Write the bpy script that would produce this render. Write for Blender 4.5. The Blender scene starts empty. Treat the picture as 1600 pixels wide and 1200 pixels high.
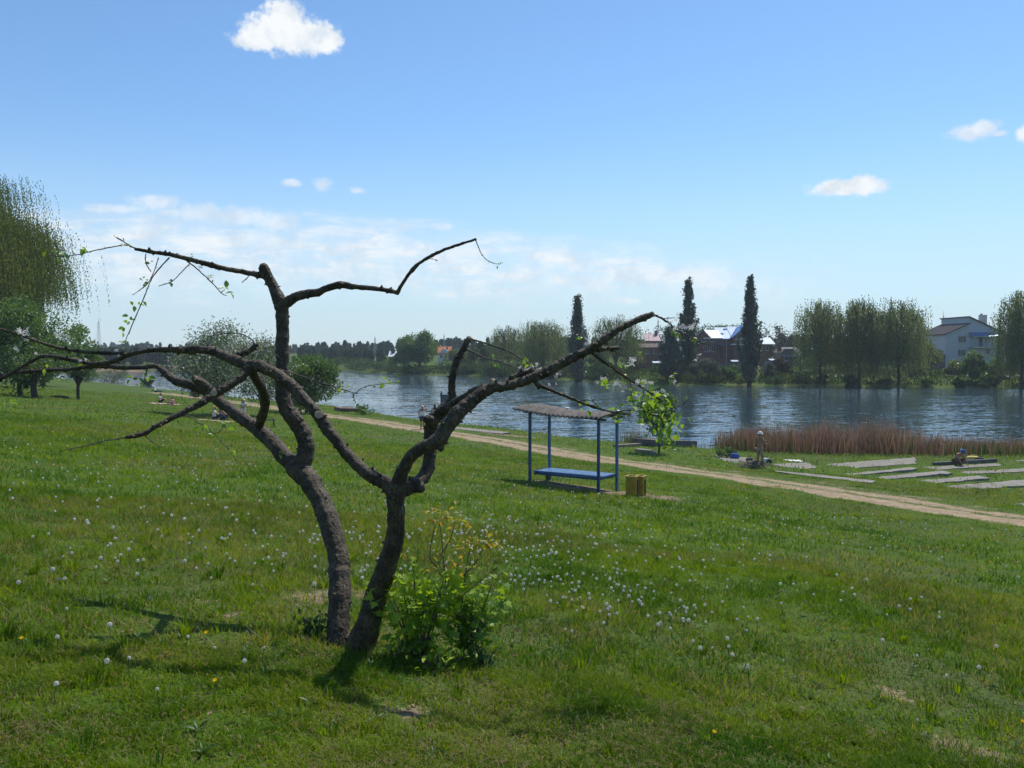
import bpy, bmesh, math, random
import numpy as np
from mathutils import Vector, Matrix

C = bpy.context.scene.collection
R = math.radians
PI = math.pi

# ------------------------------------------------------------------ camera
F_PX, EYE = 1350.0, 6.5           # focal length in pixels of the 1600 wide frame; eye height over the water
PITCH = math.atan((600 - 548) / F_PX)
cam_d = bpy.data.cameras.new('camera')
cam_d.sensor_width = 36.0
cam_d.lens = F_PX / 1600 * 36.0
cam_d.clip_start, cam_d.clip_end = 0.05, 9000
cam = bpy.data.objects.new('camera', cam_d)
C.objects.link(cam)
cam.location = (0, 0, EYE)
cam.rotation_euler = (PI / 2 - PITCH, 0, 0)
bpy.context.scene.camera = cam

sc = bpy.context.scene
sc.view_settings.view_transform = 'Standard'
sc.view_settings.look = 'None'
sc.view_settings.gamma = 1
sc.view_settings.exposure = 0.0
sc.view_settings.use_curve_mapping = False
sc.cycles.max_bounces = 6
sc.cycles.diffuse_bounces = 3
sc.cycles.glossy_bounces = 3
sc.cycles.transmission_bounces = 4
sc.cycles.transparent_max_bounces = 6
sc.cycles.sample_clamp_indirect = 6

# ------------------------------------------------------------------ sun and sky
SUN_EL, SUN_AZ = R(57), R(33)      # azimuth measured from +Y towards +X
SUN_STRENGTH, SKY_STRENGTH = 4.8, 0.117
sd = bpy.data.lights.new('sun', 'SUN')
sd.energy = SUN_STRENGTH
sd.angle = R(0.53)
sd.color = (1.0, 0.95, 0.86)
sun = bpy.data.objects.new('sun', sd)
C.objects.link(sun)
sdir = Vector((math.sin(SUN_AZ) * math.cos(SUN_EL), math.cos(SUN_AZ) * math.cos(SUN_EL), math.sin(SUN_EL)))
sun.rotation_euler = sdir.to_track_quat('Z', 'Y').to_euler()
sun.location = (30, 40, 60)


class NB:
    """small helper that writes node graphs as arithmetic"""
    def __init__(s, tree):
        s.t = tree; s.n = tree.nodes; s.l = tree.links

    def node(s, kind, **kw):
        nd = s.n.new(kind)
        for k, v in kw.items():
            setattr(nd, k, v)
        return nd

    def put(s, sock, v):
        if isinstance(v, bpy.types.NodeSocket):
            s.l.new(v, sock)
        else:
            if hasattr(sock, 'default_value'):
                try:
                    sock.default_value = v
                except Exception:
                    sock.default_value = (v[0], v[1], v[2], 1.0)

    def m(s, op, a, b=0.0, c=0.0, clamp=False):
        nd = s.node('ShaderNodeMath', operation=op, use_clamp=clamp)
        s.put(nd.inputs[0], a); s.put(nd.inputs[1], b); s.put(nd.inputs[2], c)
        return nd.outputs[0]

    def add(s, a, b): return s.m('ADD', a, b)
    def sub(s, a, b): return s.m('SUBTRACT', a, b)
    def mul(s, a, b): return s.m('MULTIPLY', a, b)
    def mad(s, a, b, c): return s.m('MULTIPLY_ADD', a, b, c)

    def step(s, x, lo, hi, a=0.0, b=1.0, kind='SMOOTHSTEP'):
        nd = s.node('ShaderNodeMapRange', interpolation_type=kind)
        s.put(nd.inputs[0], x); s.put(nd.inputs[1], lo); s.put(nd.inputs[2], hi)
        s.put(nd.inputs[3], a); s.put(nd.inputs[4], b)
        return nd.outputs[0]

    def noise(s, vec, scale, detail=4, rough=0.55, dist=0.0):
        nd = s.node('ShaderNodeTexNoise')
        s.put(nd.inputs['Vector'], vec)
        nd.inputs['Scale'].default_value = scale
        nd.inputs['Detail'].default_value = detail
        nd.inputs['Roughness'].default_value = rough
        nd.inputs['Distortion'].default_value = dist
        return nd.outputs[0]

    def mix(s, f, a, b):
        nd = s.node('ShaderNodeMix', data_type='RGBA')
        s.put(nd.inputs[0], f)
        for sock, v in ((nd.inputs[6], a), (nd.inputs[7], b)):
            if isinstance(v, bpy.types.NodeSocket): s.l.new(v, sock)
            else: sock.default_value = (v[0], v[1], v[2], 1)
        return nd.outputs[2]

    def vscale(s, vec, xyz):
        nd = s.node('ShaderNodeVectorMath', operation='MULTIPLY')
        s.put(nd.inputs[0], vec); nd.inputs[1].default_value = xyz
        return nd.outputs[0]

    def bump(s, h, strength=0.4, dist=0.02, normal=None):
        nd = s.node('ShaderNodeBump')
        nd.inputs['Strength'].default_value = strength
        nd.inputs['Distance'].default_value = dist
        s.put(nd.inputs['Height'], h)
        if normal is not None: s.l.new(normal, nd.inputs['Normal'])
        return nd.outputs[0]


def px_dir(px, py):
    """azimuth and elevation (radians) seen at a pixel of the photograph"""
    d = Vector(((px - 800) / F_PX, (600 - py) / F_PX, -1.0))
    d = Matrix.Rotation(PI / 2 - PITCH, 3, 'X') @ d
    d.normalize()
    return math.atan2(d.x, d.y), math.asin(d.z)


world = bpy.data.worlds.new('World')
sc.world = world
world.use_nodes = True
wt = world.node_tree
wt.nodes.clear()
W = NB(wt)
sky = W.node('ShaderNodeTexSky', sky_type='NISHITA')
sky.sun_disc = False
sky.sun_elevation = SUN_EL
sky.sun_rotation = SUN_AZ
sky.altitude = 250
sky.air_density = 1.0
sky.dust_density = 0.25
sky.ozone_density = 1.6
tc = W.node('ShaderNodeTexCoord')
sep = W.node('ShaderNodeSeparateXYZ')
wt.links.new(tc.outputs['Generated'], sep.inputs[0])
az = W.m('ARCTAN2', sep.outputs[0], sep.outputs[1])
el = W.m('ARCSINE', sep.outputs[2])
comb = W.node('ShaderNodeCombineXYZ')
W.put(comb.inputs[0], az); W.put(comb.inputs[1], el)
AE = comb.outputs[0]
n_big = W.noise(AE, 38, 6, 0.62)
n_fine = W.noise(AE, 95, 5, 0.6)
n_soft = W.noise(W.vscale(AE, (1, 4.5, 1)), 7, 7, 0.62, 0.5)
n_band = W.noise(W.vscale(AE, (1, 3.4, 1)), 16, 7, 0.68, 0.4)


def blob_field(ells):
    d = None
    for (px, py, rx, ry) in ells:
        a0, e0 = px_dir(px, py)
        u = W.mul(W.sub(az, a0), F_PX / rx)
        v = W.mul(W.sub(el, e0), F_PX / ry)
        q = W.m('SQRT', W.mad(u, u, W.mul(v, v)))
        d = q if d is None else W.m('SMOOTH_MIN', d, q, 0.25)
    return d


def cloud(ells, rag, soft, dens=1.0):
    d = blob_field(ells)
    d = W.mad(W.sub(n_big, 0.5), rag * 1.5, d)
    d = W.mad(W.sub(n_fine, 0.5), rag * 1.0, d)
    return W.mul(W.step(d, 1.0 + soft * 0.6, 1.0 - soft * 0.6), dens)


def vmax(*a):
    r = a[0]
    for x in a[1:]: r = W.m('MAXIMUM', r, x)
    return r


main_cloud = cloud([(445, 24, 26, 22), (420, 48, 34, 22), (450, 55, 52, 24), (482, 55, 40, 20), (400, 63, 36, 13), (515, 64, 20, 16)], 1.1, 0.55)
right_cloud = cloud([(1322, 293, 46, 10), (1348, 287, 18, 11), (1310, 290, 22, 9)], 1.2, 0.7)
upper_right = cloud([(1520, 206, 28, 9), (1538, 199, 15, 9), (1598, 209, 9, 8), (1565, 208, 10, 4)], 1.3, 0.9, 0.85)
small_a = cloud([(455, 286, 13, 5), (503, 289, 13, 8), (560, 298, 10, 5)], 1.3, 1.0, 0.7)
small_b = cloud([(244, 315, 30, 9), (180, 326, 32, 6), (150, 328, 16, 4), (268, 333, 14, 5)], 1.4, 1.1, 0.6)
small_c = cloud([(312, 333, 30, 12), (368, 338, 70, 11), (430, 348, 30, 14)], 1.5, 1.2, 0.62)
low_c = cloud([(755, 458, 45, 7), (700, 461, 25, 4), (209, 451, 13, 7), (985, 470, 22, 5), (690, 354, 16, 6)], 1.5, 1.1, 0.55)

# the veil of thin cloud over the far bank: a long band that sinks to the right
a_l, e_l = px_dir(40, 395); a_m, e_m = px_dir(600, 405); a_r, e_r = px_dir(1300, 446)
ramp1 = W.step(az, a_l, a_m, e_l, e_m, 'LINEAR')
ramp2 = W.step(az, a_m, a_r, 0.0, e_r - e_m, 'LINEAR')
e_c = W.add(ramp1, ramp2)
half = W.step(az, a_m, a_r, 62 / F_PX, 32 / F_PX, 'LINEAR')
t = W.m('DIVIDE', W.sub(el, e_c), half)
t = W.mad(W.sub(n_soft, 0.5), 1.7, t)
prof = W.mul(W.step(t, 1.25, 0.35), W.step(t, -1.35, -0.1))
ends = W.mul(W.step(az, px_dir(-60, 400)[0], px_dir(60, 400)[0]), W.step(az, px_dir(1400, 440)[0], px_dir(1000, 430)[0]))
veil = W.mul(W.mul(prof, ends), W.step(n_band, 0.34, 0.66, 0.22, 1.0))
veil = W.mul(veil, 0.92)
cov = vmax(main_cloud, right_cloud, upper_right, small_a, small_b, small_c, low_c, veil)
# cloud colour: white, with faint grey shading put in by noise
under = W.step(W.noise(AE, 30, 5, 0.6), 0.34, 0.6, 0.0, 1.0)
ccol = W.mix(under, (6.3, 7.0, 7.7), (8.2, 8.5, 8.7))
gain = W.node('ShaderNodeMix', data_type='RGBA', blend_type='MULTIPLY')
gain.inputs[0].default_value = 1.0
wt.links.new(sky.outputs[0], gain.inputs[6])
gain.inputs[7].default_value = (0.89, 1.13, 1.30, 1)
bg = W.node('ShaderNodeBackground')
bg.inputs['Strength'].default_value = SKY_STRENGTH
skyc = W.mix(W.mul(W.step(el, 0.26, -0.02), 0.75), gain.outputs[2], (5.3, 6.6, 7.6))     # pale blue haze of the lower sky
wt.links.new(W.mix(cov, skyc, ccol), bg.inputs['Color'])
wo = W.node('ShaderNodeOutputWorld')
wt.links.new(bg.outputs[0], wo.inputs[0])

# ------------------------------------------------------------------ numpy noise
_rs = np.random.RandomState(11)
_HT = _rs.rand(256, 256)


def vnoise(x, y, scale=1.0, oct=3, seed=0):
    x = np.asarray(x, float) * scale + seed * 17.3; y = np.asarray(y, float) * scale + seed * 31.7
    out = np.zeros(np.broadcast(x, y).shape); amp, tot = 1.0, 0.0
    for o in range(oct):
        xi = np.floor(x).astype(int); yi = np.floor(y).astype(int)
        fx = x - xi; fy = y - yi
        fx = fx * fx * (3 - 2 * fx); fy = fy * fy * (3 - 2 * fy)
        h = lambda i, j: _HT[(i) & 255, (j) & 255]
        v = (h(xi, yi) * (1 - fx) + h(xi + 1, yi) * fx) * (1 - fy) + (h(xi, yi + 1) * (1 - fx) + h(xi + 1, yi + 1) * fx) * fy
        out = out + amp * v; tot += amp
        amp *= 0.5; x = x * 2.03 + 5.1; y = y * 2.03 + 9.7
    return out / tot


def sstep(x, a, b):
    t = np.clip((np.asarray(x, float) - a) / (b - a), 0, 1)
    return t * t * (3 - 2 * t)


# ------------------------------------------------------------------ terrain
NX, NY = 0.783, 0.622
NEAR_SHORE = [(-420, 498), (-110, 206), (-62, 147), (-35, 115), (-19.6, 98), (-8.7, 78.5), (-4.8, 73.7), (0, 69.6), (2.1, 65.5),
              (4.6, 61.8), (6.8, 58.9), (9.5, 57.5), (12.7, 56.0), (18, 54.6), (23, 54.0), (31, 53.4), (60, 50), (140, 35), (420, -20)]
FAR_SHORE = [(520, 60), (117, 146), (92, 150), (68, 154), (55, 159), (46, 162), (30, 163), (16, 183), (8, 200), (-1.6, 214), (-14, 224), (-26, 231),
             (-38, 250), (-47, 266), (-58, 292), (-80, 296), (-121, 268), (-170, 300), (-420, 540)]
_ut = np.linspace(-120, 140, 2601)
_hz = np.interp(_ut, [-120, -60, -25, -10, 0, 8, 17.5, 29, 34, 39, 42, 46, 140],
                [12.2, 10.0, 7.4, 5.8, 4.76, 3.62, 2.40, 1.38, 1.0, 0.62, 0.45, 0.36, 0.3])
_k = np.exp(-np.linspace(-2, 2, 41) ** 2); _k /= _k.sum()
_hz = np.convolve(np.pad(_hz, 20, mode='edge'), _k, 'valid')


def seg_sd(x, y, line):
    """signed distance to a polyline, positive on the right hand side of its direction"""
    best = np.full(x.shape, 1e9); sgn = np.ones(x.shape)
    for (ax, ay), (bx, by) in zip(line[:-1], line[1:]):
        dx, dy = bx - ax, by - ay; L2 = dx * dx + dy * dy
        t = np.clip(((x - ax) * dx + (y - ay) * dy) / L2, 0, 1)
        d = np.hypot(x - ax - t * dx, y - ay - t * dy)
        cr = dx * (y - ay) - dy * (x - ax)
        m = d < best
        best = np.where(m, d, best); sgn = np.where(m, np.where(cr < 0, 1.0, -1.0), sgn)
    return best * sgn


def shore_sd(x, y):
    x = np.asarray(x, float); y = np.asarray(y, float)
    wob = (vnoise(x, y, 0.35, 2, 4) - 0.5) * 1.6
    return seg_sd(x, y, NEAR_SHORE) + wob, seg_sd(x, y, FAR_SHORE) + wob * 1.5


def terrain(x, y, s1=None, s2=None):
    x = np.asarray(x, float); y = np.asarray(y, float)
    if s1 is None: s1, s2 = shore_sd(x, y)
    u = NX * x + NY * y
    h = np.interp(u, _ut, _hz)
    bumps = (vnoise(x, y, 0.8, 3, 1) - 0.5) * 0.09 + (vnoise(x, y, 0.17, 2, 2) - 0.5) * 0.12
    h = h + bumps * sstep(s1, 0.5, 6)
    near = -0.05 + (h + 0.05) * np.clip(s1 / 2.2, 0, 1) ** 0.7
    far = 1.55 * (1 - np.exp(-np.clip(s2, 0, None) / 5.0)) + 0.026 * np.clip(s2, 0, 95) + 0.0045 * np.clip(s2 - 95, 0, 900)
    far = far + (vnoise(x, y, 0.3, 3, 3) - 0.5) * 0.7 * sstep(s2, 0.5, 5)
    bed = -np.clip(-np.maximum(s1, s2) * 0.22, 0.02, 1.5)
    z = np.where(s1 > 0, near, np.where(s2 > 0, far, bed))
    return z


def tz(x, y):
    return float(terrain(np.array([x]), np.array([y]))[0])


_CR = Matrix.Rotation(PI / 2 - PITCH, 3, 'X')


def ray(px, py):
    return _CR @ Vector(((px - 800) / F_PX, (600 - py) / F_PX, -1.0))


def at(px, py, Y):
    """the point seen at a pixel, at distance Y along the view"""
    d = ray(px, py); k = Y / d.y
    return Vector((d.x * k, Y, EYE + d.z * k))


def ground(px, py, lo=2.0, hi=170):
    """where the ray through a pixel first meets the terrain"""
    d = ray(px, py)
    ys = np.geomspace(lo, hi, 900)
    x = d.x / d.y * ys; zr = EYE + d.z / d.y * ys
    zt = np.maximum(terrain(x, ys), 0.0)
    i = int(np.argmax(zr <= zt)) if (zr <= zt).any() else len(ys) - 1
    return Vector((x[i], ys[i], zt[i]))


def base_at(px, Y):
    d = ray(px, 560); x = d.x / d.y * Y
    return Vector((x, Y, tz(x, Y)))


def zat(py, Y):
    return at(800, py, Y).z


# ------------------------------------------------------------------ mesh helpers
def link_mesh(name, me, mat=None, parent=None, loc=None):
    o = bpy.data.objects.new(name, me)
    C.objects.link(o)
    if mat is not None:
        for mm in (mat if isinstance(mat, (list, tuple)) else [mat]): me.materials.append(mm)
    if parent is not None: o.parent = parent
    if loc is not None: o.location = loc
    return o


def mk(name, V, faces, mat=None, parent=None, smooth=False, tint=None, fmat=None, loc=None, uv=None):
    """mesh from numpy arrays; faces is a list of (M,k) index arrays"""
    V = np.asarray(V, np.float32)
    if isinstance(faces, np.ndarray): faces = [faces]
    faces = [np.asarray(f, np.int32) for f in faces if len(f)]
    me = bpy.data.meshes.new(name)
    nl = sum(f.size for f in faces); nf = sum(len(f) for f in faces)
    me.vertices.add(len(V)); me.vertices.foreach_set('co', V.ravel())
    me.loops.add(nl); me.polygons.add(nf)
    me.loops.foreach_set('vertex_index', np.concatenate([f.ravel() for f in faces]))
    tot = np.concatenate([np.full(len(f), f.shape[1], np.int32) for f in faces])
    st = np.concatenate([[0], np.cumsum(tot)[:-1]]).astype(np.int32)
    me.polygons.foreach_set('loop_start', st)
    try: me.polygons.foreach_set('loop_total', tot)
    except Exception: pass
    if fmat is not None: me.polygons.foreach_set('material_index', np.asarray(fmat, np.int32))
    if tint is not None:
        a = me.attributes.new('tint', 'FLOAT', 'POINT'); a.data.foreach_set('value', np.asarray(tint, np.float32))
    if uv is not None:
        a = me.attributes.new('across', 'FLOAT', 'POINT'); a.data.foreach_set('value', np.asarray(uv, np.float32))
    me.update(calc_edges=True)
    if smooth: me.polygons.foreach_set('use_smooth', np.ones(nf, bool))
    return link_mesh(name, me, mat, parent, loc)


class Geo:
    """collects simple solids, then builds ONE mesh object"""
    def __init__(s): s.v = []; s.f = []; s.n = 0

    def raw(s, V, F):
        s.v.extend([tuple(p) for p in V]); s.f.extend([[i + s.n for i in f] for f in F]); s.n += len(V)
        return s

    def box(s, c, size, rz=0.0, rx=0.0, ry=0.0):
        M = Matrix.Translation(c) @ Matrix.Rotation(rz, 4, 'Z') @ Matrix.Rotation(ry, 4, 'Y') @ Matrix.Rotation(rx, 4, 'X')
        a, b, h = size[0] / 2, size[1] / 2, size[2] / 2
        V = [M @ Vector((i * a, j * b, k * h)) for i in (-1, 1) for j in (-1, 1) for k in (-1, 1)]
        F = [[0, 1, 3, 2], [4, 6, 7, 5], [0, 4, 5, 1], [2, 3, 7, 6], [0, 2, 6, 4], [1, 5, 7, 3]]
        return s.raw(V, F)

    def span(s, lo, hi):
        c = [(a + b) / 2 for a, b in zip(lo, hi)]; z = [abs(b - a) for a, b in zip(lo, hi)]
        return s.box(c, z)

    def tube(s, pts, rad, n=8, cap=True):
        V, F = tube(pts, rad, n, cap)
        return s.raw(V, F)

    def prism(s, poly, vec):
        """polygon (list of 3d points) pushed along vec"""
        k = len(poly); vec = Vector(vec)
        V = [Vector(p) for p in poly] + [Vector(p) + vec for p in poly]
        F = [list(range(k))[::-1], [k + i for i in range(k)]] + [[i, (i + 1) % k, k + (i + 1) % k, k + i] for i in range(k)]
        return s.raw(V, F)

    def build(s, name, mat, parent=None, smooth=False, bevel=0.0, loc=None):
        me = bpy.data.meshes.new(name)
        me.from_pydata(s.v, [], s.f); me.update()
        bm = bmesh.new(); bm.from_mesh(me)
        bmesh.ops.recalc_face_normals(bm, faces=bm.faces)
        if bevel > 0:
            bmesh.ops.bevel(bm, geom=list(bm.edges), offset=bevel, segments=2, profile=0.6, affect='EDGES')
        bm.to_mesh(me); bm.free()
        if smooth:
            for p in me.polygons: p.use_smooth = True
        return link_mesh(name, me, mat, parent, loc)


def tube(pts, rad, n=8, cap=True):
    pts = [Vector(p) for p in pts]
    if not hasattr(rad, '__len__'): rad = [rad] * len(pts)
    V, F = [], []
    up = None
    for i, p in enumerate(pts):
        d = (pts[min(i + 1, len(pts) - 1)] - pts[max(i - 1, 0)])
        d = d.normalized() if d.length > 1e-9 else Vector((0, 0, 1))
        if up is None:
            up = Vector((1, 0, 0)) if abs(d.x) < 0.8 else Vector((0, 1, 0))
        a = (up - d * up.dot(d)).normalized(); up = a
        b = d.cross(a)
        for k in range(n):
            t = 2 * PI * k / n
            V.append(p + (a * math.cos(t) + b * math.sin(t)) * rad[i])
    for i in range(len(pts) - 1):
        for k in range(n):
            F.append([i * n + k, i * n + (k + 1) % n, (i + 1) * n + (k + 1) % n, (i + 1) * n + k])
    if cap:
        F.append(list(range(n))[::-1]); F.append([(len(pts) - 1) * n + k for k in range(n)])
    return V, F


def smooth_path(pts, rad, sub=4, jit=0.0, rng=None):
    """Catmull-Rom through 3d points with radii"""
    P = [np.array(p, float) for p in pts]; out, ro = [], []
    n = len(P)
    for i in range(n - 1):
        p0, p1, p2, p3 = P[max(i - 1, 0)], P[i], P[i + 1], P[min(i + 2, n - 1)]
        for k in range(sub):
            t = k / sub
            q = 0.5 * ((2 * p1) + (-p0 + p2) * t + (2 * p0 - 5 * p1 + 4 * p2 - p3) * t * t + (-p0 + 3 * p1 - 3 * p2 + p3) * t ** 3)
            r = rad[i] * (1 - t) + rad[i + 1] * t
            if jit and rng is not None:
                q = q + rng.normal(0, jit * r, 3); r *= 1 + rng.normal(0, jit * 0.5)
            out.append(Vector(q)); ro.append(r)
    out.append(Vector(P[-1])); ro.append(rad[-1])
    return out, ro


def thing(name, label, cat, loc=(0, 0, 0), rz=0.0, group=None):
    o = bpy.data.objects.new(name, None)
    o.empty_display_size = 0.3
    C.objects.link(o)
    o.location = loc; o.rotation_euler = (0, 0, rz)
    return tag(o, label, cat, group)


def tag(o, label, cat, group=None):
    o['label'] = label; o['category'] = cat; o['kind'] = 'thing'
    if group: o['group'] = group
    return o


def kind(o, k, label=None):
    o['kind'] = k
    if label: o['label'] = label
    return o


# ------------------------------------------------------------------ materials
def new_mat(name):
    m = bpy.data.materials.new(name); m.use_nodes = True
    m.node_tree.nodes.clear()
    nb = NB(m.node_tree)
    out = nb.node('ShaderNodeOutputMaterial')
    return m, nb, out


def surf(name, c1, c2, scale=4.0, rough=0.8, bump=0.3, bscale=None, metal=0.0, bdist=0.01, spec=0.3):
    """two-tone mottled surface with bump"""
    m, nb, out = new_mat(name)
    tc = nb.node('ShaderNodeTexCoord').outputs['Object']
    f = nb.step(nb.noise(tc, scale, 5, 0.6), 0.3, 0.7)
    p = nb.node('ShaderNodeBsdfPrincipled')
    nb.l.new(nb.mix(f, c1, c2), p.inputs['Base Color'])
    p.inputs['Roughness'].default_value = rough
    p.inputs['Metallic'].default_value = metal
    p.inputs['Specular IOR Level'].default_value = spec
    if bump: nb.l.new(nb.bump(nb.noise(tc, bscale or scale * 6, 4, 0.6), bump, bdist), p.inputs['Normal'])
    nb.l.new(p.outputs[0], out.inputs[0])
    return m


def foliage(name, c1, c2, trans=0.35, tcol=None, gloss=0.0, c3=None):
    """leaf surface: colour from the per-leaf 'tint', light passing through"""
    m, nb, out = new_mat(name)
    a = nb.node('ShaderNodeAttribute', attribute_name='tint').outputs['Fac']
    if c3 is None: col = nb.mix(a, c1, c2)
    else:
        col = nb.mix(nb.step(a, 0.0, 0.85, 0, 1, 'LINEAR'), c1, c2)
        col = nb.mix(nb.step(a, 0.88, 0.92), col, c3)
    d = nb.node('ShaderNodeBsdfDiffuse'); nb.l.new(col, d.inputs[0])
    tr = nb.node('ShaderNodeBsdfTranslucent')
    if tcol is None: nb.l.new(col, tr.inputs[0])
    else:
        mm = nb.node('ShaderNodeMix', data_type='RGBA', blend_type='MULTIPLY'); mm.inputs[0].default_value = 1
        nb.l.new(col, mm.inputs[6]); mm.inputs[7].default_value = (*tcol, 1)
        nb.l.new(mm.outputs[2], tr.inputs[0])
    mx = nb.node('ShaderNodeMixShader'); mx.inputs[0].default_value = trans
    nb.l.new(d.outputs[0], mx.inputs[1]); nb.l.new(tr.outputs[0], mx.inputs[2])
    last = mx.outputs[0]
    if gloss > 0:
        g = nb.node('ShaderNodeBsdfGlossy'); g.inputs['Roughness'].default_value = 0.45
        g.inputs[0].default_value = (0.9, 0.95, 1, 1)
        m2 = nb.node('ShaderNodeMixShader'); m2.inputs[0].default_value = gloss
        nb.l.new(last, m2.inputs[1]); nb.l.new(g.outputs[0], m2.inputs[2]); last = m2.outputs[0]
    nb.l.new(last, out.inputs[0])
    return m


M = {}
M['bark'] = surf('bark', (0.07, 0.058, 0.047), (0.17, 0.145, 0.12), 16, 0.9, 0.5)
M['bark_far'] = surf('bark_far', (0.03, 0.026, 0.02), (0.07, 0.06, 0.045), 6, 0.9, 0.2)
M['concrete'] = surf('concrete', (0.165, 0.15, 0.125), (0.25, 0.228, 0.195), 1.6, 0.9, 0.3, 20)
M['concrete_dark'] = surf('concrete_dark', (0.09, 0.085, 0.08), (0.16, 0.15, 0.14), 2.0, 0.9, 0.4, 20)
M['wood_old'] = surf('wood_old', (0.14, 0.11, 0.085), (0.25, 0.2, 0.15), 5, 0.85, 0.4)
M['blue_paint'] = surf('blue_paint', (0.045, 0.12, 0.26), (0.075, 0.18, 0.36), 7, 0.45, 0.25, 60, 0, 0.004, 0.5)
M['blue_dark'] = surf('blue_dark', (0.02, 0.05, 0.13), (0.04, 0.085, 0.19), 7, 0.5, 0.25, 60, 0, 0.004, 0.5)
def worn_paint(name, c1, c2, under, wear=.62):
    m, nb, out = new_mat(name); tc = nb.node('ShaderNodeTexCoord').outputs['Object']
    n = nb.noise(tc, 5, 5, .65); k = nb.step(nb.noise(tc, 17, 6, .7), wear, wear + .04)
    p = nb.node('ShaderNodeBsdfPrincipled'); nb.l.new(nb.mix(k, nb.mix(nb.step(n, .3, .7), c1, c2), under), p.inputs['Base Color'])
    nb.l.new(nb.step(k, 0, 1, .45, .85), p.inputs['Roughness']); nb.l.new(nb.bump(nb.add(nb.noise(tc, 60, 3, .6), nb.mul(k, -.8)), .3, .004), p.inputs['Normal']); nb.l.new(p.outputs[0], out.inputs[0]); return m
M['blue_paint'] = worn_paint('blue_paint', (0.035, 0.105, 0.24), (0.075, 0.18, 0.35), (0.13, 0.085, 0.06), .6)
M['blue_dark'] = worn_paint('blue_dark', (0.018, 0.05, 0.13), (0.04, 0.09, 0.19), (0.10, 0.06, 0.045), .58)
M['yellow_paint'] = worn_paint('yellow_paint', (0.28, 0.18, 0.012), (0.43, 0.29, 0.03), (0.12, 0.07, 0.04), .58)
M['slate'] = surf('slate', (0.10, 0.088, 0.075), (0.20, 0.175, 0.15), 5, 0.9, 0.4, 40)
M['yellow_paint'] = surf('yellow_paint', (0.30, 0.19, 0.012), (0.43, 0.29, 0.03), 6, 0.5, 0.2, 50, 0, 0.004, 0.5)
M['rust'] = surf('rust', (0.08, 0.045, 0.03), (0.2, 0.12, 0.08), 9, 0.8, 0.3)
M['black'] = surf('black', (0.012, 0.012, 0.014), (0.03, 0.03, 0.032), 8, 0.6, 0.1)
M['white_cloth'] = surf('white_cloth', (0.62, 0.6, 0.58), (0.78, 0.77, 0.75), 12, 0.9, 0.2)
M['pale_pink'] = surf('pale_pink', (0.6, 0.38, 0.38), (0.7, 0.48, 0.47), 12, 0.9, 0.2)
M['pink'] = surf('pink', (0.55, 0.2, 0.28), (0.65, 0.28, 0.35), 12, 0.9, 0.2)
M['denim'] = surf('denim', (0.02, 0.035, 0.07), (0.04, 0.06, 0.11), 20, 0.9, 0.2)
M['skin'] = surf('skin', (0.30, 0.15, 0.095), (0.38, 0.20, 0.13), 14, 0.55, 0.1)
M['hair'] = surf('hair', (0.012, 0.009, 0.007), (0.04, 0.028, 0.02), 40, 0.6, 0.4)
M['hair_fair'] = surf('hair_fair', (0.2, 0.13, 0.06), (0.32, 0.22, 0.11), 40, 0.6, 0.4)
M['tan_cloth'] = surf('tan_cloth', (0.3, 0.22, 0.14), (0.4, 0.3, 0.2), 14, 0.9, 0.2)
M['blue_cloth'] = surf('blue_cloth', (0.03, 0.08, 0.26), (0.06, 0.13, 0.36), 14, 0.8, 0.2)
M['yellow_cloth'] = surf('yellow_cloth', (0.6, 0.42, 0.1), (0.72, 0.55, 0.2), 14, 0.8, 0.2)
M['grey_metal'] = surf('grey_metal', (0.25, 0.27, 0.28), (0.38, 0.4, 0.41), 3, 0.5, 0.1)
M['green_panel'] = surf('green_panel', (0.07, 0.11, 0.10), (0.11, 0.155, 0.14), 4, 0.6, 0.1)
M['brick'] = None
# ------------------------------------------------------------------ ground sheet, water, path
# worn or bare spots: (x, y, radius across, strength)
BARE = []
def bare_px(px, py, r, s=1.0):
    g = ground(px, py); BARE.append((g.x, g.y, r, s))
for a in ((490, 935, 0.30, 0.75), (520, 925, 0.22, 0.72), (455, 950, 0.28, 0.45), (560, 930, 0.2, 0.6),
          (1360, 1150, 0.22, 0.66), (1480, 1165, 0.3, 0.68), (1540, 1180, 0.22, 0.62), (1400, 1085, 0.28, 0.6), (1250, 1110, 0.2, 0.5), (905, 1130, 0.2, 0.4),
          (640, 1115, 0.24, 0.6), (880, 1090, 0.2, 0.45), (350, 960, 0.2, 0.5), (690, 1085, 0.2, 0.35), (1180, 1130, 0.22, 0.35), (330, 1010, 0.2, 0.4), (320, 940, 0.15, 0.5),
          (900, 762, 0.9, 1.0), (860, 755, 0.7, 0.9), (945, 768, 0.7, 1.0), (985, 772, 0.8, 1.0), (1035, 778, 0.7, 0.8),
          (720, 672, 2.0, 0.8), (770, 678, 1.6, 0.9), (815, 682, 1.4, 0.8), (560, 652, 1.6, 0.6), (900, 705, 1.6, 0.45), (820, 694, 1.5, 0.55)):
    bare_px(*a)


def bare_f(x, y):
    b = np.zeros(np.asarray(x).shape)
    for (bx, by, r, s) in BARE:
        b = np.maximum(b, s * np.exp(-((x - bx) ** 2 + (y - by) ** 2) / (r * r)))
    return b


_TC = [-60, -10, 10.4, 20.4, 28, 44.8, 62.6, 90, 160, 400]
_UC = [23.5, 25.6, 27.2, 28.2, 27.9, 30.5, 32.6, 33.6, 34.5, 35]
TX, TY = -NY, NX


def path_v(x, y):
    """signed distance from the middle of the dirt track"""
    return NX * x + NY * y - np.interp(TX * x + TY * y, _TC, _UC)


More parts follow.
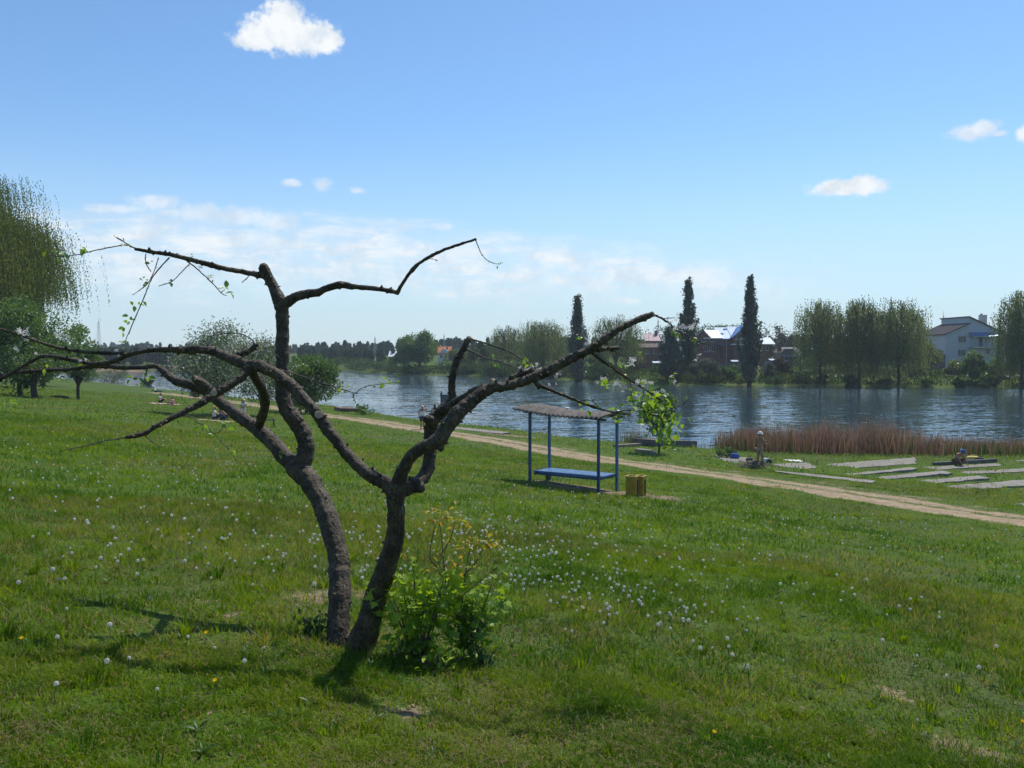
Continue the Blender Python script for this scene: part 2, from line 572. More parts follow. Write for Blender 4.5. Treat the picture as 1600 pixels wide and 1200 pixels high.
def ground_material(name, path=False):
    m, nb, out = new_mat(name)
    pos = nb.node('ShaderNodeNewGeometry').outputs['Position']
    big = nb.noise(pos, 0.22, 4, 0.6)
    mid = nb.noise(pos, 1.3, 5, 0.65)
    fine = nb.noise(pos, 14, 5, 0.7)
    g = nb.mix(nb.step(mid, 0.3, 0.7), (0.042, 0.098, 0.005), (0.09, 0.145, 0.012))
    g = nb.mix(nb.mul(nb.step(big, 0.45, 0.7), 0.6), g, (0.085, 0.098, 0.04))
    g = nb.mix(nb.mul(nb.step(fine, 0.50, 0.62), 0.36), g, (0.115, 0.095, 0.045))
    g = nb.mix(nb.step(nb.noise(pos, 31, 4, 0.7), 0.5, 0.36), g, (0.014, 0.026, 0.007))
    d = nb.mix(nb.step(nb.noise(pos, 3.5, 5, 0.65), 0.3, 0.7), (0.15, 0.108, 0.07), (0.30, 0.225, 0.15)) if not path else nb.mix(nb.step(nb.noise(pos, 3.5, 5, 0.65), 0.3, 0.7), (0.22, 0.16, 0.10), (0.38, 0.295, 0.195))
    d = nb.mix(nb.mul(nb.step(fine, 0.55, 0.8), 0.5), d, (0.13, 0.09, 0.055))
    if path:
        v = nb.node('ShaderNodeAttribute', attribute_name='across').outputs['Fac']
        w1 = nb.sub(nb.noise(pos, 0.55, 4, 0.65), 0.5)
        w2 = nb.sub(nb.noise(pos, 2.6, 5, 0.7), 0.5)
        vv = nb.mad(w1, 2.2, nb.mad(w2, 1.5, v))
        def lane(c, hw, soft): return nb.step(nb.m('ABSOLUTE', nb.sub(vv, c)), hw + soft, hw - soft)
        a = nb.m('MAXIMUM', lane(-0.55, 0.85, 0.22), lane(1.2, 0.5, 0.3))
        scruff = nb.mul(lane(0.9, 2.4, 0.9), nb.step(nb.noise(pos, 1.1, 6, 0.75), 0.5, 0.66, 0, 0.75))
        f = nb.m('MAXIMUM', a, scruff)
        edge = nb.step(nb.m('ABSOLUTE', v), 4.4, 3.4)
        f = nb.mul(f, edge)
    else:
        b = nb.node('ShaderNodeAttribute', attribute_name='tint').outputs['Fac']
        f = nb.step(nb.mad(nb.sub(nb.noise(pos, 8.0, 6, 0.75), 0.5), 2.2, b), 0.36, 0.62)
    col = nb.mix(f, g, d)
    p = nb.node('ShaderNodeBsdfPrincipled')
    nb.l.new(col, p.inputs['Base Color'])
    p.inputs['Roughness'].default_value = 0.95
    p.inputs['Specular IOR Level'].default_value = 0.1
    h = nb.add(nb.mul(nb.noise(pos, 22, 4, 0.7), 0.5), nb.mul(mid, 0.8))
    nb.l.new(nb.bump(h, 0.9, 0.06), p.inputs['Normal'])
    nb.l.new(p.outputs[0], out.inputs[0])
    return m


M['ground'] = ground_material('ground')
M['path'] = ground_material('path', True)

# one polar sheet round the viewer out to the horizon
_ang = np.concatenate([np.linspace(-60, 60, 561), np.linspace(60, 300, 121)[1:-1]])
_rad = np.concatenate([[0.05], np.geomspace(0.7, 130, 430), np.geomspace(130, 880, 120)[1:]])
A_, R_ = np.meshgrid(np.radians(_ang), _rad, indexing='ij')
gx = (R_ * np.sin(A_)).ravel(); gy = (R_ * np.cos(A_)).ravel()
_s1, _s2 = shore_sd(gx, gy)
gz = terrain(gx, gy, _s1, _s2)
sandy = np.exp(-np.clip(_s1, 0, None) / 0.8) * (_s1 > -1) * 0.55
far_sand = ((gx < -78) & (gy > 240) & (_s2 > 0)) * np.exp(-np.clip(_s2, 0, None) / 9.0) * 1.2
far_edge = (_s2 > -1) * np.exp(-np.abs(_s2) / 1.0) * 0.5
tint = np.maximum.reduce([bare_f(gx, gy), sandy * (vnoise(gx, gy, 0.15, 2, 6) > 0.5), far_sand, far_edge])
na, nr = len(_ang), len(_rad)
ia = np.arange(na)[:, None]; ir = np.arange(nr - 1)[None, :]
ia2 = (ia + 1) % na
F = np.stack([ia * nr + ir, ia * nr + ir + 1, ia2 * nr + ir + 1, ia2 * nr + ir], -1).reshape(-1, 4)
F = F[:, ::-1]
g_o = mk('ground', np.stack([gx, gy, gz], 1), F, M['ground'], smooth=True, tint=tint)
kind(g_o, 'structure')

# the dirt track, a strip 4 mm over the sheet
tt = np.arange(-30, 118, 0.22); vv = np.linspace(-4.6, 4.6, 38)
T_, V_ = np.meshgrid(tt, vv, indexing='ij')
uc = np.interp(T_, _TC, _UC) + V_
# invert (u,t) -> (x,y)
det = NX * TY - NY * TX
px_ = (uc * TY - NY * T_) / det; py_ = (NX * T_ - TX * uc) / det
pz_ = terrain(px_, py_) + 0.012 - 0.10 * sstep(np.abs(V_), 4.0, 4.6)
i, j = np.meshgrid(np.arange(len(tt) - 1), np.arange(len(vv) - 1), indexing='ij')
n2 = len(vv)
F = np.stack([i * n2 + j, (i + 1) * n2 + j, (i + 1) * n2 + j + 1, i * n2 + j + 1], -1).reshape(-1, 4)
_cx, _cy = px_[:-1, :-1].ravel(), py_[:-1, :-1].ravel()
keep = (shore_sd(_cx, _cy)[0] > 0.5)
p_o = mk('path', np.stack([px_.ravel(), py_.ravel(), pz_.ravel()], 1), F[keep], M['path'], smooth=True, uv=V_.ravel())
kind(p_o, 'structure')

# water: one still sheet with wind ripples
m, nb, out = new_mat('water')
pos = nb.node('ShaderNodeNewGeometry').outputs['Position']
rp = nb.node('ShaderNodeVectorRotate', rotation_type='Z_AXIS'); nb.l.new(pos, rp.inputs['Vector']); rp.inputs['Angle'].default_value = R(-14)
rv = rp.outputs[0]
def slopes(vec, sc, scale, amp, det=2):
    nd = nb.node('ShaderNodeTexNoise'); nb.l.new(nb.vscale(vec, sc), nd.inputs['Vector']); nd.inputs['Scale'].default_value = scale; nd.inputs['Detail'].default_value = det
    q = nb.node('ShaderNodeVectorMath', operation='SUBTRACT'); nb.l.new(nd.outputs['Color'], q.inputs[0]); q.inputs[1].default_value = (.5, .5, .5)
    return nb.vscale(q.outputs[0], (amp * .55, amp, 0))
def vadd(a, b):
    q = nb.node('ShaderNodeVectorMath', operation='ADD'); nb.l.new(a, q.inputs[0])
    if isinstance(b, tuple): q.inputs[1].default_value = b
    else: nb.l.new(b, q.inputs[1])
    return q.outputs[0]
sl = vadd(vadd(slopes(rv, (.22, 1, 1), .8, .2), slopes(rv, (.3, 1, 1), 2.4, .32)), slopes(pos, (.4, 1, 1), 7.0, .42))
gust = nb.step(nb.noise(nb.vscale(pos, (0.3, 1, 1)), 0.05, 3, 0.6), 0.3, 0.7, 0.55, 1.15)
q = nb.node('ShaderNodeVectorMath', operation='SCALE'); nb.l.new(sl, q.inputs[0]); nb.l.new(gust, q.inputs['Scale'])
q2 = nb.node('ShaderNodeVectorMath', operation='NORMALIZE'); nb.l.new(vadd(q.outputs[0], (0, 0, 1.0)), q2.inputs[0])
p = nb.node('ShaderNodeBsdfPrincipled')
p.inputs['Base Color'].default_value = (0.034, 0.06, 0.076, 1)
p.inputs['Roughness'].default_value = 0.06
p.inputs['IOR'].default_value = 1.333
nb.l.new(q2.outputs[0], p.inputs['Normal'])
nb.l.new(p.outputs[0], out.inputs[0])
M['water'] = m
wx = [(-600, 30), (600, -60), (600, 420), (-600, 620)]
w_o = mk('water', [(x, y, 0.0) for x, y in wx], np.array([[0, 1, 2, 3]]), M['water'])
kind(w_o, 'structure')

# ------------------------------------------------------------------ foliage builders
def unit(a):
    return a / np.maximum(np.linalg.norm(a, axis=-1, keepdims=True), 1e-9)


def leaf_quads(P, length, width, rng, axis=None, spread=1.0, flat=0.0):
    """diamond shaped leaves at points P"""
    n = len(P)
    L = (length * rng.uniform(0.7, 1.3, n))[:, None] if np.isscalar(length) else length[:, None]
    Wd = (width * rng.uniform(0.7, 1.3, n))[:, None] if np.isscalar(width) else width[:, None]
    a = unit(rng.normal(0, 1, (n, 3)))
    if axis is not None: a = unit(np.asarray(axis) + a * spread)
    if flat: a[:, 2] *= (1 - flat); a = unit(a)
    q = rng.normal(0, 1, (n, 3)); b = unit(np.cross(a, q))
    V = np.empty((n, 4, 3))
    V[:, 0] = P - a * L * 0.5; V[:, 1] = P + b * Wd * 0.5 - a * L * 0.05
    V[:, 2] = P + a * L * 0.5; V[:, 3] = P - b * Wd * 0.5 - a * L * 0.05
    F = np.arange(n * 4).reshape(n, 4)
    return V.reshape(-1, 3), F


def wood_mesh(name, tubes, mat, parent):
    g = Geo()
    for pts, rad, n in tubes: g.tube(pts, rad, n)
    me = bpy.data.meshes.new(name); me.from_pydata(g.v, [], g.f); me.update()
    for p in me.polygons: p.use_smooth = True
    return link_mesh(name, me, mat, parent)


def rnd_dir(rng, up=0.3):
    v = rng.normal(0, 1, 3); v[2] = abs(v[2]) * 0.6 + up
    return v / np.linalg.norm(v)


def broad_tree(root, h, r, trunk_h, n, ls, mat, seed, K=26, bark=None, trunk_r=None, fill=0.5, skirt=1.0, asp=0.7, crown='crown', blossom=None, nbl=0, bend=0.0):
    """round leafy crown of many clusters of leaves on limbs"""
    rng = np.random.RandomState(seed)
    cz = (trunk_h + h) / 2; az_ = (h - trunk_h) / 2
    tr = trunk_r or max(0.04, h * 0.02)
    tubes = [smooth_path([(0, 0, -0.3), (rng.normal(0, .02) * h - bend, rng.normal(0, .02) * h, trunk_h * 0.6 + 0.05 * h), (rng.normal(0, .03) * h + bend, rng.normal(0, .03) * h, cz), (0, 0, cz + az_ * 0.5)],
                         [tr * 1.25, tr, tr * 0.7, tr * 0.3], 3) + (7,)]
    P, T = [], []
    d = unit(rng.normal(0, 1, (K, 3)))
    rr = rng.uniform(0.35, 0.9, K) ** 0.6
    cen = d * rr[:, None] * np.array([r, r, az_]) * 0.86 + np.array([0, 0, cz])
    wts = rng.uniform(0.5, 1.4, K); wts /= wts.sum()
    for k in range(K):
        c = cen[k]; cr = r * rng.uniform(0.22, 0.42)
        m = int(n * wts[k])
        q = unit(rng.normal(0, 1, (m, 3))) * (rng.uniform(fill, 1.0, m) ** 0.5)[:, None] * cr * np.array([1, 1, 0.8])
        q = q + rng.normal(0, cr * 0.16, (m, 3))
        P.append(c + q); T.append(np.full(m, rng.uniform(0.1, 0.9)) + rng.normal(0, 0.16, m))
        if k < 16:
            z0 = trunk_h * 0.7 + (c[2] - trunk_h * 0.7) * rng.uniform(0.1, 0.5)
            mid = np.array([c[0] * 0.45, c[1] * 0.45, (z0 + c[2]) / 2 + 0.02 * h])
            tubes.append(smooth_path([(0, 0, z0), mid, c], [tr * 0.5, tr * 0.3, tr * 0.1], 3) + (5,))
    P = np.concatenate(P); T = np.clip(np.concatenate(T), 0, 1)
    P[:, 2] = np.maximum(P[:, 2], ls * 0.3)
    V, F = leaf_quads(P, ls, ls * asp, rng)
    wood_mesh('trunk', tubes, bark or M['bark_far'], root)
    if blossom is not None:
        k = rng.randint(0, len(P), nbl)
        Vb, Fb = leaf_quads(P[k] + rng.normal(0, ls * .5, (nbl, 3)), ls * .85, ls * .8, rng)
        mk('blossom', Vb, Fb, blossom, root, tint=np.repeat(rng.rand(nbl), 4))
    return mk(crown, V, F, mat, root, tint=np.repeat(T, 4))


def poplar(root, h, r, n, ls, mat, seed):
    """tall column of upright branches"""
    rng = np.random.RandomState(seed)
    tubes = [smooth_path([(0, 0, -0.4), (0.05, 0, h * 0.3), (-0.05, 0.04, h * 0.65), (0, 0, h * 0.97)], [h * .022, h * .016, h * .009, .03], 3) + (7,)]
    K = 74; P, T, A = [], [], []
    for k in range(K):
        t = (k + rng.rand()) / K
        z0 = h * (0.04 + 0.84 * t)
        prof = r * (0.62 + 0.42 * math.sin(PI * min(1, t * 1.15 + 0.12))) * (1 - max(0, t - 0.5) * 1.45)
        a = k * 2.399 + rng.normal(0, 0.3)
        rad = prof * rng.uniform(0.35, 0.98)
        ln = h * rng.uniform(0.10, 0.2) * (1 - 0.35 * t)
        b = np.array([math.cos(a) * rad * 0.65, math.sin(a) * rad * 0.65, z0])
        e = np.array([math.cos(a) * rad * 1.02, math.sin(a) * rad * 1.02, z0 + ln])
        m = int(n / K * rng.uniform(0.6, 1.4))
        s = rng.rand(m) ** 0.9
        w = np.sin(PI * (0.12 + 0.8 * s)) * r * rng.uniform(0.16, 0.3)
        q = b + (e - b) * s[:, None] + rng.normal(0, 1, (m, 3)) * w[:, None] * np.array([0.62, 0.62, 0.5])
        P.append(q); T.append(np.full(m, rng.uniform(0.1, 0.9)) + rng.normal(0, 0.15, m))
        tubes.append(smooth_path([(0, 0, z0 - 0.05 * h), b, e], [h * .006, h * .004, .02], 2) + (4,))
    P = np.concatenate(P); T = np.clip(np.concatenate(T), 0, 1)
    P[:, 2] = np.clip(P[:, 2], 0.2, h)
    V, F = leaf_quads(P, ls, ls * 0.7, rng, axis=np.array([0, 0, 0.7]), spread=0.8)
    wood_mesh('trunk', tubes, M['bark_far'], root)
    return mk('crown', V, F, mat, root, tint=np.repeat(T, 4))


def willow(root, h, r, n_str, ls, mat, seed, low=0.12, limbs=15, dens=1.0, trunk_r=None, top=0.62, gap=0.0, edge=1.0):
    """weeping crown: limbs arch out, leafy strands hang from them"""
    rng = np.random.RandomState(seed)
    tr = trunk_r or h * 0.026
    fork = h * rng.uniform(0.16, 0.24)
    tubes = [smooth_path([(0, 0, -0.4), (rng.normal(0, .1), rng.normal(0, .1), fork * 0.6), (0, 0, fork)], [tr * 1.35, tr, tr * 0.95], 3) + (8,)]
    P, A, T = [], [], []
    tips = []
    for k in range(limbs):
        a = k * 2.399 + rng.normal(0, 0.25)
        rf = math.sqrt((k + 0.5) / limbs) * 0.9
        tz_ = h * (top + (0.98 - top) * math.sqrt(max(0, 1 - rf * rf))) * rng.uniform(0.9, 1.02)
        tip = np.array([math.cos(a) * r * rf, math.sin(a) * r * rf, tz_])
        mid = np.array([tip[0] * 0.42, tip[1] * 0.42, fork + (tz_ - fork) * 0.62])
        tubes.append(smooth_path([(0, 0, fork * 0.95), mid, tip], [tr * 0.6, tr * 0.34, tr * 0.12], 4) + (6,))
        for q in range(3):
            e = tip + np.array([rng.normal(0, .2) * r, rng.normal(0, .2) * r, rng.uniform(-0.08, 0.06) * h])
            tubes.append(smooth_path([mid * 0.35 + tip * 0.65, (tip + e) / 2 + np.array([0, 0, 0.03 * h]), e], [tr * .2, tr * .12, tr * .05], 2) + (4,))
            tips.append((e, rng.uniform(0.1, 0.9)))
    per = max(1, int(n_str / len(tips)))
    for e, t0 in tips:
        for s in range(per):
            if rng.rand() < gap: continue
            st = e + np.array([rng.normal(0, .13) * r, rng.normal(0, .13) * r, rng.normal(0, .03) * h]); st[2] = min(st[2], h * 1.0)
            rf = min(1.1, math.hypot(st[0], st[1]) / r)
            bot = h * (low + rng.uniform(0, 0.16)) + (0.0 if rng.rand() < 0.8 else 0.12 * h)
            L = max(0.1 * h, (st[2] - bot) * rng.uniform(0.72, 1.0)) * (edge if rf > .86 else 1.0)
            m = max(3, int(L / (ls * 1.05) * dens))
            u = np.linspace(0, 1, m) + rng.uniform(-.3, .3, m) / m
            out = unit(np.array([[st[0], st[1], 0.0]]))[0] * r * 0.10
            q = st + out * (np.sqrt(np.clip(u, 0, 1)))[:, None] - np.array([0, 0, 1.0]) * (u * L)[:, None]
            q[:, :2] += rng.normal(0, ls * 0.22, (m, 2))
            P.append(q); T.append(np.full(m, t0) + rng.normal(0, 0.18, m))
    P = np.concatenate(P); T = np.clip(np.concatenate(T), 0, 1)
    V, F = leaf_quads(P, ls, ls * 0.42, rng, axis=np.array([0, 0, -1.0]), spread=0.45)
    wood_mesh('trunk', tubes, M['bark_far'], root)
    return mk('crown', V, F, mat, root, tint=np.repeat(T, 4))


def twiggy_tree(root, h, r, trunk_h, n, ls, mat, seed, bark=None, levels=4, blossom=None, nb_=0, trunk_r=None, lean=(0, 0)):
    """open branching tree whose leaves sit along the twigs"""
    rng = np.random.RandomState(seed)
    tr = trunk_r or h * 0.02
    tubes, ends = [], []

    def grow(p, d, L, rad, lev):
        mid = p + d * L * 0.5 + rng.normal(0, 0.06 * L, 3)
        e = p + d * L
        tubes.append(smooth_path([p, mid, e], [rad, rad * 0.8, rad * 0.6], 2) + (6 if lev > 2 else 4,))
        ends.append((mid, lev)); ends.append((e, lev))
        if lev <= 0: return
        for k in range(rng.randint(2, 5)):
            v = d * 0.75 + rng.normal(0, 0.55, 3); v[2] = v[2] * 0.8 + 0.12
            c = e * 1.0; v[0] += (c[0]) * 0.12 / r * rng.rand(); v[1] += c[1] * 0.12 / r
            v /= np.linalg.norm(v)
            grow(e if k else e, v, L * rng.uniform(0.55, 0.85), rad * 0.55, lev - 1)
    top = np.array([lean[0], lean[1], trunk_h])
    tubes.append(smooth_path([(0, 0, -0.25), top * 0.5 + np.array([0.03 * h, 0, 0]), top], [tr * 1.2, tr, tr * 0.9], 3) + (8,))
    for k in range(5):
        a = k * 2 * PI / 5 + rng.normal(0, .3)
        v = np.array([math.cos(a) * 0.75, math.sin(a) * 0.75, 0.75 + rng.uniform(-.3, .4)]); v /= np.linalg.norm(v)
        grow(top, v, (h - trunk_h) * 0.36, tr * 0.6, levels - 1)
    E = np.array([e for e, l in ends if l <= 1])
    # fit the ends into the wanted crown
    lim = np.array([r, r, (h - trunk_h)])
    P = E[rng.randint(0, len(E), n)] + rng.normal(0, 1, (n, 3)) * r * 0.10
    V, F = leaf_quads(P, ls, ls * 0.62, rng)
    T = np.clip(vnoise(P[:, 0] * 2 + 50, P[:, 2] * 2 + 50, 1.0, 2, seed % 7) + rng.normal(0, 0.15, n), 0, 1)
    wood_mesh('trunk', tubes, bark or M['bark_far'], root)
    o = mk('crown', V, F, mat, root, tint=np.repeat(T, 4))
    if blossom is not None:
        P = E[rng.randint(0, len(E), nb_)] + rng.normal(0, 1, (nb_, 3)) * r * 0.10
        V, F = leaf_quads(P, ls * 0.8, ls * 0.75, rng)
        mk('blossom', V, F, blossom, root, tint=np.repeat(rng.rand(nb_), 4))
    return o


M['leaf_poplar'] = foliage('leaf_poplar', (0.042, 0.075, 0.034), (0.095, 0.135, 0.06), 0.38, None, 0.06)
M['leaf_willow'] = foliage('leaf_willow', (0.10, 0.14, 0.042), (0.22, 0.26, 0.09), 0.5)
M['leaf_willow_near'] = foliage('leaf_willow_near', (0.085, 0.13, 0.022), (0.20, 0.235, 0.055), 0.5)
M['leaf_green'] = foliage('leaf_green', (0.06, 0.13, 0.024), (0.15, 0.23, 0.045), 0.47, None, 0.03)
M['leaf_bright'] = foliage('leaf_bright', (0.075, 0.15, 0.03), (0.17, 0.25, 0.05), 0.45, None, 0.04)
M['leaf_bank'] = foliage('leaf_bank', (0.04, 0.075, 0.016), (0.095, 0.125, 0.034), 0.35)
M['leaf_dark'] = foliage('leaf_dark', (0.045, 0.085, 0.024), (0.095, 0.145, 0.045), 0.4)
M['leaf_grey'] = foliage('leaf_grey', (0.09, 0.11, 0.07), (0.16, 0.18, 0.115), 0.35)
M['leaf_brown'] = foliage('leaf_brown', (0.07, 0.06, 0.04), (0.13, 0.11, 0.07), 0.3)
M['leaf_apple_far'] = foliage('leaf_apple_far', (0.07, 0.13, 0.035), (0.17, 0.23, 0.09), 0.42, None, 0.05)
M['blossom_far'] = foliage('blossom_far', (0.45, 0.38, 0.38), (0.62, 0.55, 0.54), 0.35)
# ------------------------------------------------------------------ the pruned apple tree in front
rng = np.random.RandomState(5)
PXM = 1 / F_PX


def limb(pts, sub=5, jit=0.035):
    """pts: (px, py, radius in px, distance); lays out one limb in space"""
    P = [at(a, b, d) for a, b, r, d in pts]
    Rr = [r * .92 * PXM * d for a, b, r, d in pts]
    return smooth_path(P, Rr, sub, jit, rng)


LIMBS = [
    # left trunk, leaning away
    [(527, 1034, 24, 6.17), (528, 1005, 20.5, 6.2), (530, 955, 18.5, 6.28), (531, 905, 19, 6.38), (527, 865, 18, 6.47), (514, 815, 17, 6.57), (499, 778, 17, 6.66), (480, 748, 18, 6.75), (462, 730, 19, 6.82)],
    # long left bough of the left trunk
    [(468, 736, 17, 6.8), (448, 717, 14, 6.82), (429, 695, 13, 6.84), (410, 677, 12.5, 6.82), (391, 662, 11.5, 6.8), (372, 649, 10.5, 6.78), (352, 634, 9.5, 6.76), (334, 620, 9.5, 6.75), (320, 609, 9.5, 6.76), (297, 601, 8.5, 6.8), (274, 595, 7.5, 6.85), (258, 583, 6, 6.9), (243, 572, 4.5, 6.95), (225, 574, 4.2, 7.0), (190, 574, 4, 7.05), (150, 572, 3.6, 7.1), (110, 577, 3.4, 7.14), (70, 579, 3.2, 7.18), (17, 584, 2.2, 7.25), (-30, 596, 1.6, 7.3)],
    # cut stub on that bough
    [(338, 618, 9, 6.74), (325, 606, 8, 6.70), (313, 597, 7.5, 6.68), (305, 592, 6.5, 6.67)],
    # upright stem
    [(462, 732, 17, 6.82), (474, 720, 15.5, 6.82), (478, 700, 14.5, 6.83), (475, 682, 14, 6.85), (463, 660, 14, 6.86), (449, 640, 13.5, 6.87), (442, 615, 12.5, 6.88), (441, 580, 11.5, 6.9), (441, 545, 11.2, 6.92), (441, 505, 11, 6.94), (440, 482, 11.5, 6.95), (435, 466, 11, 6.96), (428, 450, 9.5, 6.97), (420, 435, 9, 6.98), (414, 424, 9.5, 6.98), (412, 418, 8.5, 6.98)],
    # top left branch
    [(414, 431, 6.5, 6.98), (400, 429, 4.8, 6.97), (380, 425, 4.5, 6.95), (358, 421, 4.3, 6.93), (335, 416, 4.2, 6.9), (317, 411, 4.1, 6.88), (295, 405, 4.2, 6.85), (271, 399, 4, 6.82), (240, 394, 3.3, 6.8), (212, 389.5, 2.8, 6.78)],
    # top right branch with its sharp elbow
    [(441, 478, 9, 6.95), (452, 470, 8.5, 6.94), (463, 464, 8, 6.93), (480, 459, 7.5, 6.92), (497, 457, 7, 6.9), (515, 449, 6.2, 6.88), (533, 445, 6.4, 6.86), (552, 448, 5.2, 6.85), (575, 450, 4.5, 6.84), (600, 453, 4.2, 6.83), (620, 457.5, 4.2, 6.82)],
    [(621, 458, 4, 6.82), (627, 446, 3.6, 6.8), (637, 431, 3.4, 6.79), (650, 416, 3.3, 6.77), (668, 403, 3.1, 6.75), (690, 392, 2.9, 6.73), (715, 383, 2.7, 6.7), (743, 374, 2.6, 6.68)],
    # right trunk, leaning nearer
    [(555, 1035, 28, 6.14), (568, 1002, 23, 6.13), (578, 965, 20.5, 6.1), (592, 920, 19, 6.06), (606, 880, 17.5, 6.02), (616, 845, 16.2, 5.98), (619, 810, 15.5, 5.94), (618, 775, 16, 5.9), (617, 762, 14, 5.88)],
    # arm to the left
    [(614, 772, 12, 5.9), (605, 757, 11.5, 5.9), (592, 750, 11, 5.9), (577, 742, 10.5, 5.92), (560, 728, 10.2, 5.94), (543, 710, 10, 5.96), (528, 692, 10, 5.99), (514, 674, 10.5, 6.02), (496, 647, 10.5, 6.06), (483, 632, 10, 6.09), (470, 619, 10, 6.12), (457, 605, 10, 6.15), (444, 594, 10, 6.18), (430, 584, 9.5, 6.2), (415, 577, 9.5, 6.23), (402, 571, 9.5, 6.26), (392, 571, 9.5, 6.28)],
    # bough carrying on to the left
    [(396, 574, 10, 6.28), (382, 569, 9.5, 6.3), (368, 563, 9, 6.33), (352, 557, 8.3, 6.36), (335, 550, 7.8, 6.4), (317, 546, 7, 6.44), (295, 546.5, 6, 6.48), (270, 546.5, 5.3, 6.52), (248, 546.5, 4.8, 6.55), (217, 550, 4.3, 6.6), (192, 558, 4.2, 6.64), (165, 568, 4, 6.68), (142, 568, 3.8, 6.7), (112, 562, 3.5, 6.74), (83, 557, 3.3, 6.78), (65, 557, 3.1, 6.8), (45, 567, 3.1, 6.82), (22, 581, 3, 6.84), (0, 592, 2.9, 6.86), (-40, 612, 2, 6.9)],
    [(240, 546, 3.6, 6.56), (210, 551, 3.2, 6.55), (190, 552, 3.2, 6.54), (167, 552, 3.2, 6.52), (135, 550, 3.1, 6.5), (104, 546, 2.9, 6.48), (78, 540, 2.6, 6.46), (52, 531, 2.3, 6.44), (25, 521, 1.8, 6.42), (0, 514, 1.4, 6.4), (-30, 508, 1, 6.38)],
    # lower left branch in front of everything
    [(393, 571, 8.5, 6.27), (384, 581, 8, 6.24), (376, 591, 7.2, 6.2), (362, 600, 7, 6.16), (346, 610, 6.8, 6.12), (333, 618, 6.8, 6.08), (315, 629, 6.2, 6.03), (295, 640, 5.6, 5.98), (272, 652, 5.2, 5.93), (250, 663, 4.6, 5.88), (228, 676, 4.2, 5.84), (212, 681, 4, 5.82), (199, 683, 3.8, 5.8)],
    # branch dropping back to the left bough
    [(393, 574, 8, 6.3), (398, 589, 7.5, 6.38), (405, 600, 7.5, 6.45), (411, 611, 7.5, 6.52), (414.5, 624, 8, 6.6), (414, 636, 7.5, 6.66), (410, 650, 7.5, 6.73), (405, 664, 8, 6.8), (401, 673, 8, 6.84)],
    # stub pointing up
    [(362, 557, 5, 6.36), (377, 553, 4.6, 6.36), (389, 549, 4.6, 6.37), (396, 543, 4, 6.38), (402, 538, 3.2, 6.39)],
    # right arm, lower and darker
    [(620, 772, 14, 5.9), (623, 755, 13, 5.88), (628, 738, 12.2, 5.85), (639, 719, 11.2, 5.82), (650, 706, 10.5, 5.8), (664, 697, 10.5, 5.78), (678, 692, 12, 5.76), (688, 685, 13, 5.76), (696, 672, 12.5, 5.77), (707, 656, 12.8, 5.78), (720, 641, 12.8, 5.8), (735, 629, 12.2, 5.82), (750, 617, 11, 5.84), (763, 608, 9.8, 5.86), (776, 604, 8.8, 5.87), (790, 604, 8, 5.88), (806, 600, 8, 5.89), (823, 594, 8.2, 5.9), (840, 587, 8.6, 5.9), (856, 580, 8.8, 5.91), (872, 571, 8.4, 5.92), (889, 562, 8.4, 5.93), (905, 554, 8, 5.94), (922, 545, 7.5, 5.95), (936, 535, 7, 5.96), (950, 526, 6.5, 5.97), (963, 517, 6.2, 5.98), (977, 509, 6, 6.0), (991, 502, 5.6, 6.02), (1006, 496, 5.4, 6.04), (1019, 491, 4.8, 6.05)],
    [(684, 690, 11, 5.76), (688, 697, 7.5, 5.75), (689, 702, 5, 5.74)],
    # right arm, upper, behind
    [(622, 770, 13, 5.94), (634, 764, 12.5, 5.97), (645, 758, 12.5, 6.02), (655, 752, 11.5, 6.07), (664, 742, 11, 6.12), (670, 728, 11, 6.16), (672, 712, 11, 6.18), (672, 695, 11.2, 6.2), (672, 678, 11.2, 6.2), (675, 662, 11.5, 6.2), (684, 649, 10.5, 6.2), (694, 638, 9.5, 6.19), (703, 630, 9, 6.18), (710, 623, 8, 6.17)],
    [(650, 758, 12, 5.99), (657, 762, 9, 5.97)], [(676, 660, 11, 6.16), (667, 655, 7.5, 6.12)],
    [(692, 641, 9, 6.17), (705, 634, 8, 6.12), (718, 626, 7.5, 6.06), (732, 617, 7, 6.0), (748, 609, 7, 5.95), (765, 605, 7, 5.9)],
    # short upright cut branch
    [(709, 626, 9, 6.17), (707, 616, 7.3, 6.17), (705.5, 603, 6.6, 6.17), (707, 590, 6.4, 6.17), (710, 576, 6.2, 6.17), (715, 562, 6, 6.17), (722, 548, 5.5, 6.17), (728, 537, 5.2, 6.17), (733, 529, 5, 6.17)],
    # cut knob and broken side branch
    [(782, 606, 8, 5.87), (774, 600, 6.5, 5.85), (769, 597, 6.2, 5.84)],
    [(788, 597, 4, 5.9), (800, 590, 4.2, 5.93), (815, 584, 4.6, 5.95), (830, 580, 4.2, 5.95), (847, 582, 4, 5.92)],
    [(922, 546, 4.5, 5.96), (938, 546, 3.6, 6.0), (952, 545, 3.4, 6.04), (965, 543, 3.8, 6.08)],
    # thin boughs hanging on the right
    [(838, 600, 3.6, 5.9), (855, 607, 3.2, 5.93), (872, 614, 3.2, 5.96), (892, 622, 3, 6.0), (911, 630, 2.9, 6.03), (935, 638, 2.6, 6.06), (957, 644, 2.2, 6.1)],
    [(921, 549, 2.8, 5.96), (938, 562, 2.4, 6.0), (955, 573, 2.3, 6.03), (970, 584, 2.3, 6.06), (982, 592, 2.3, 6.08), (1004, 606, 2.2, 6.1), (1024, 619, 2, 6.12), (1042, 630, 1.8, 6.14), (1057, 639, 1.8, 6.15)],
]
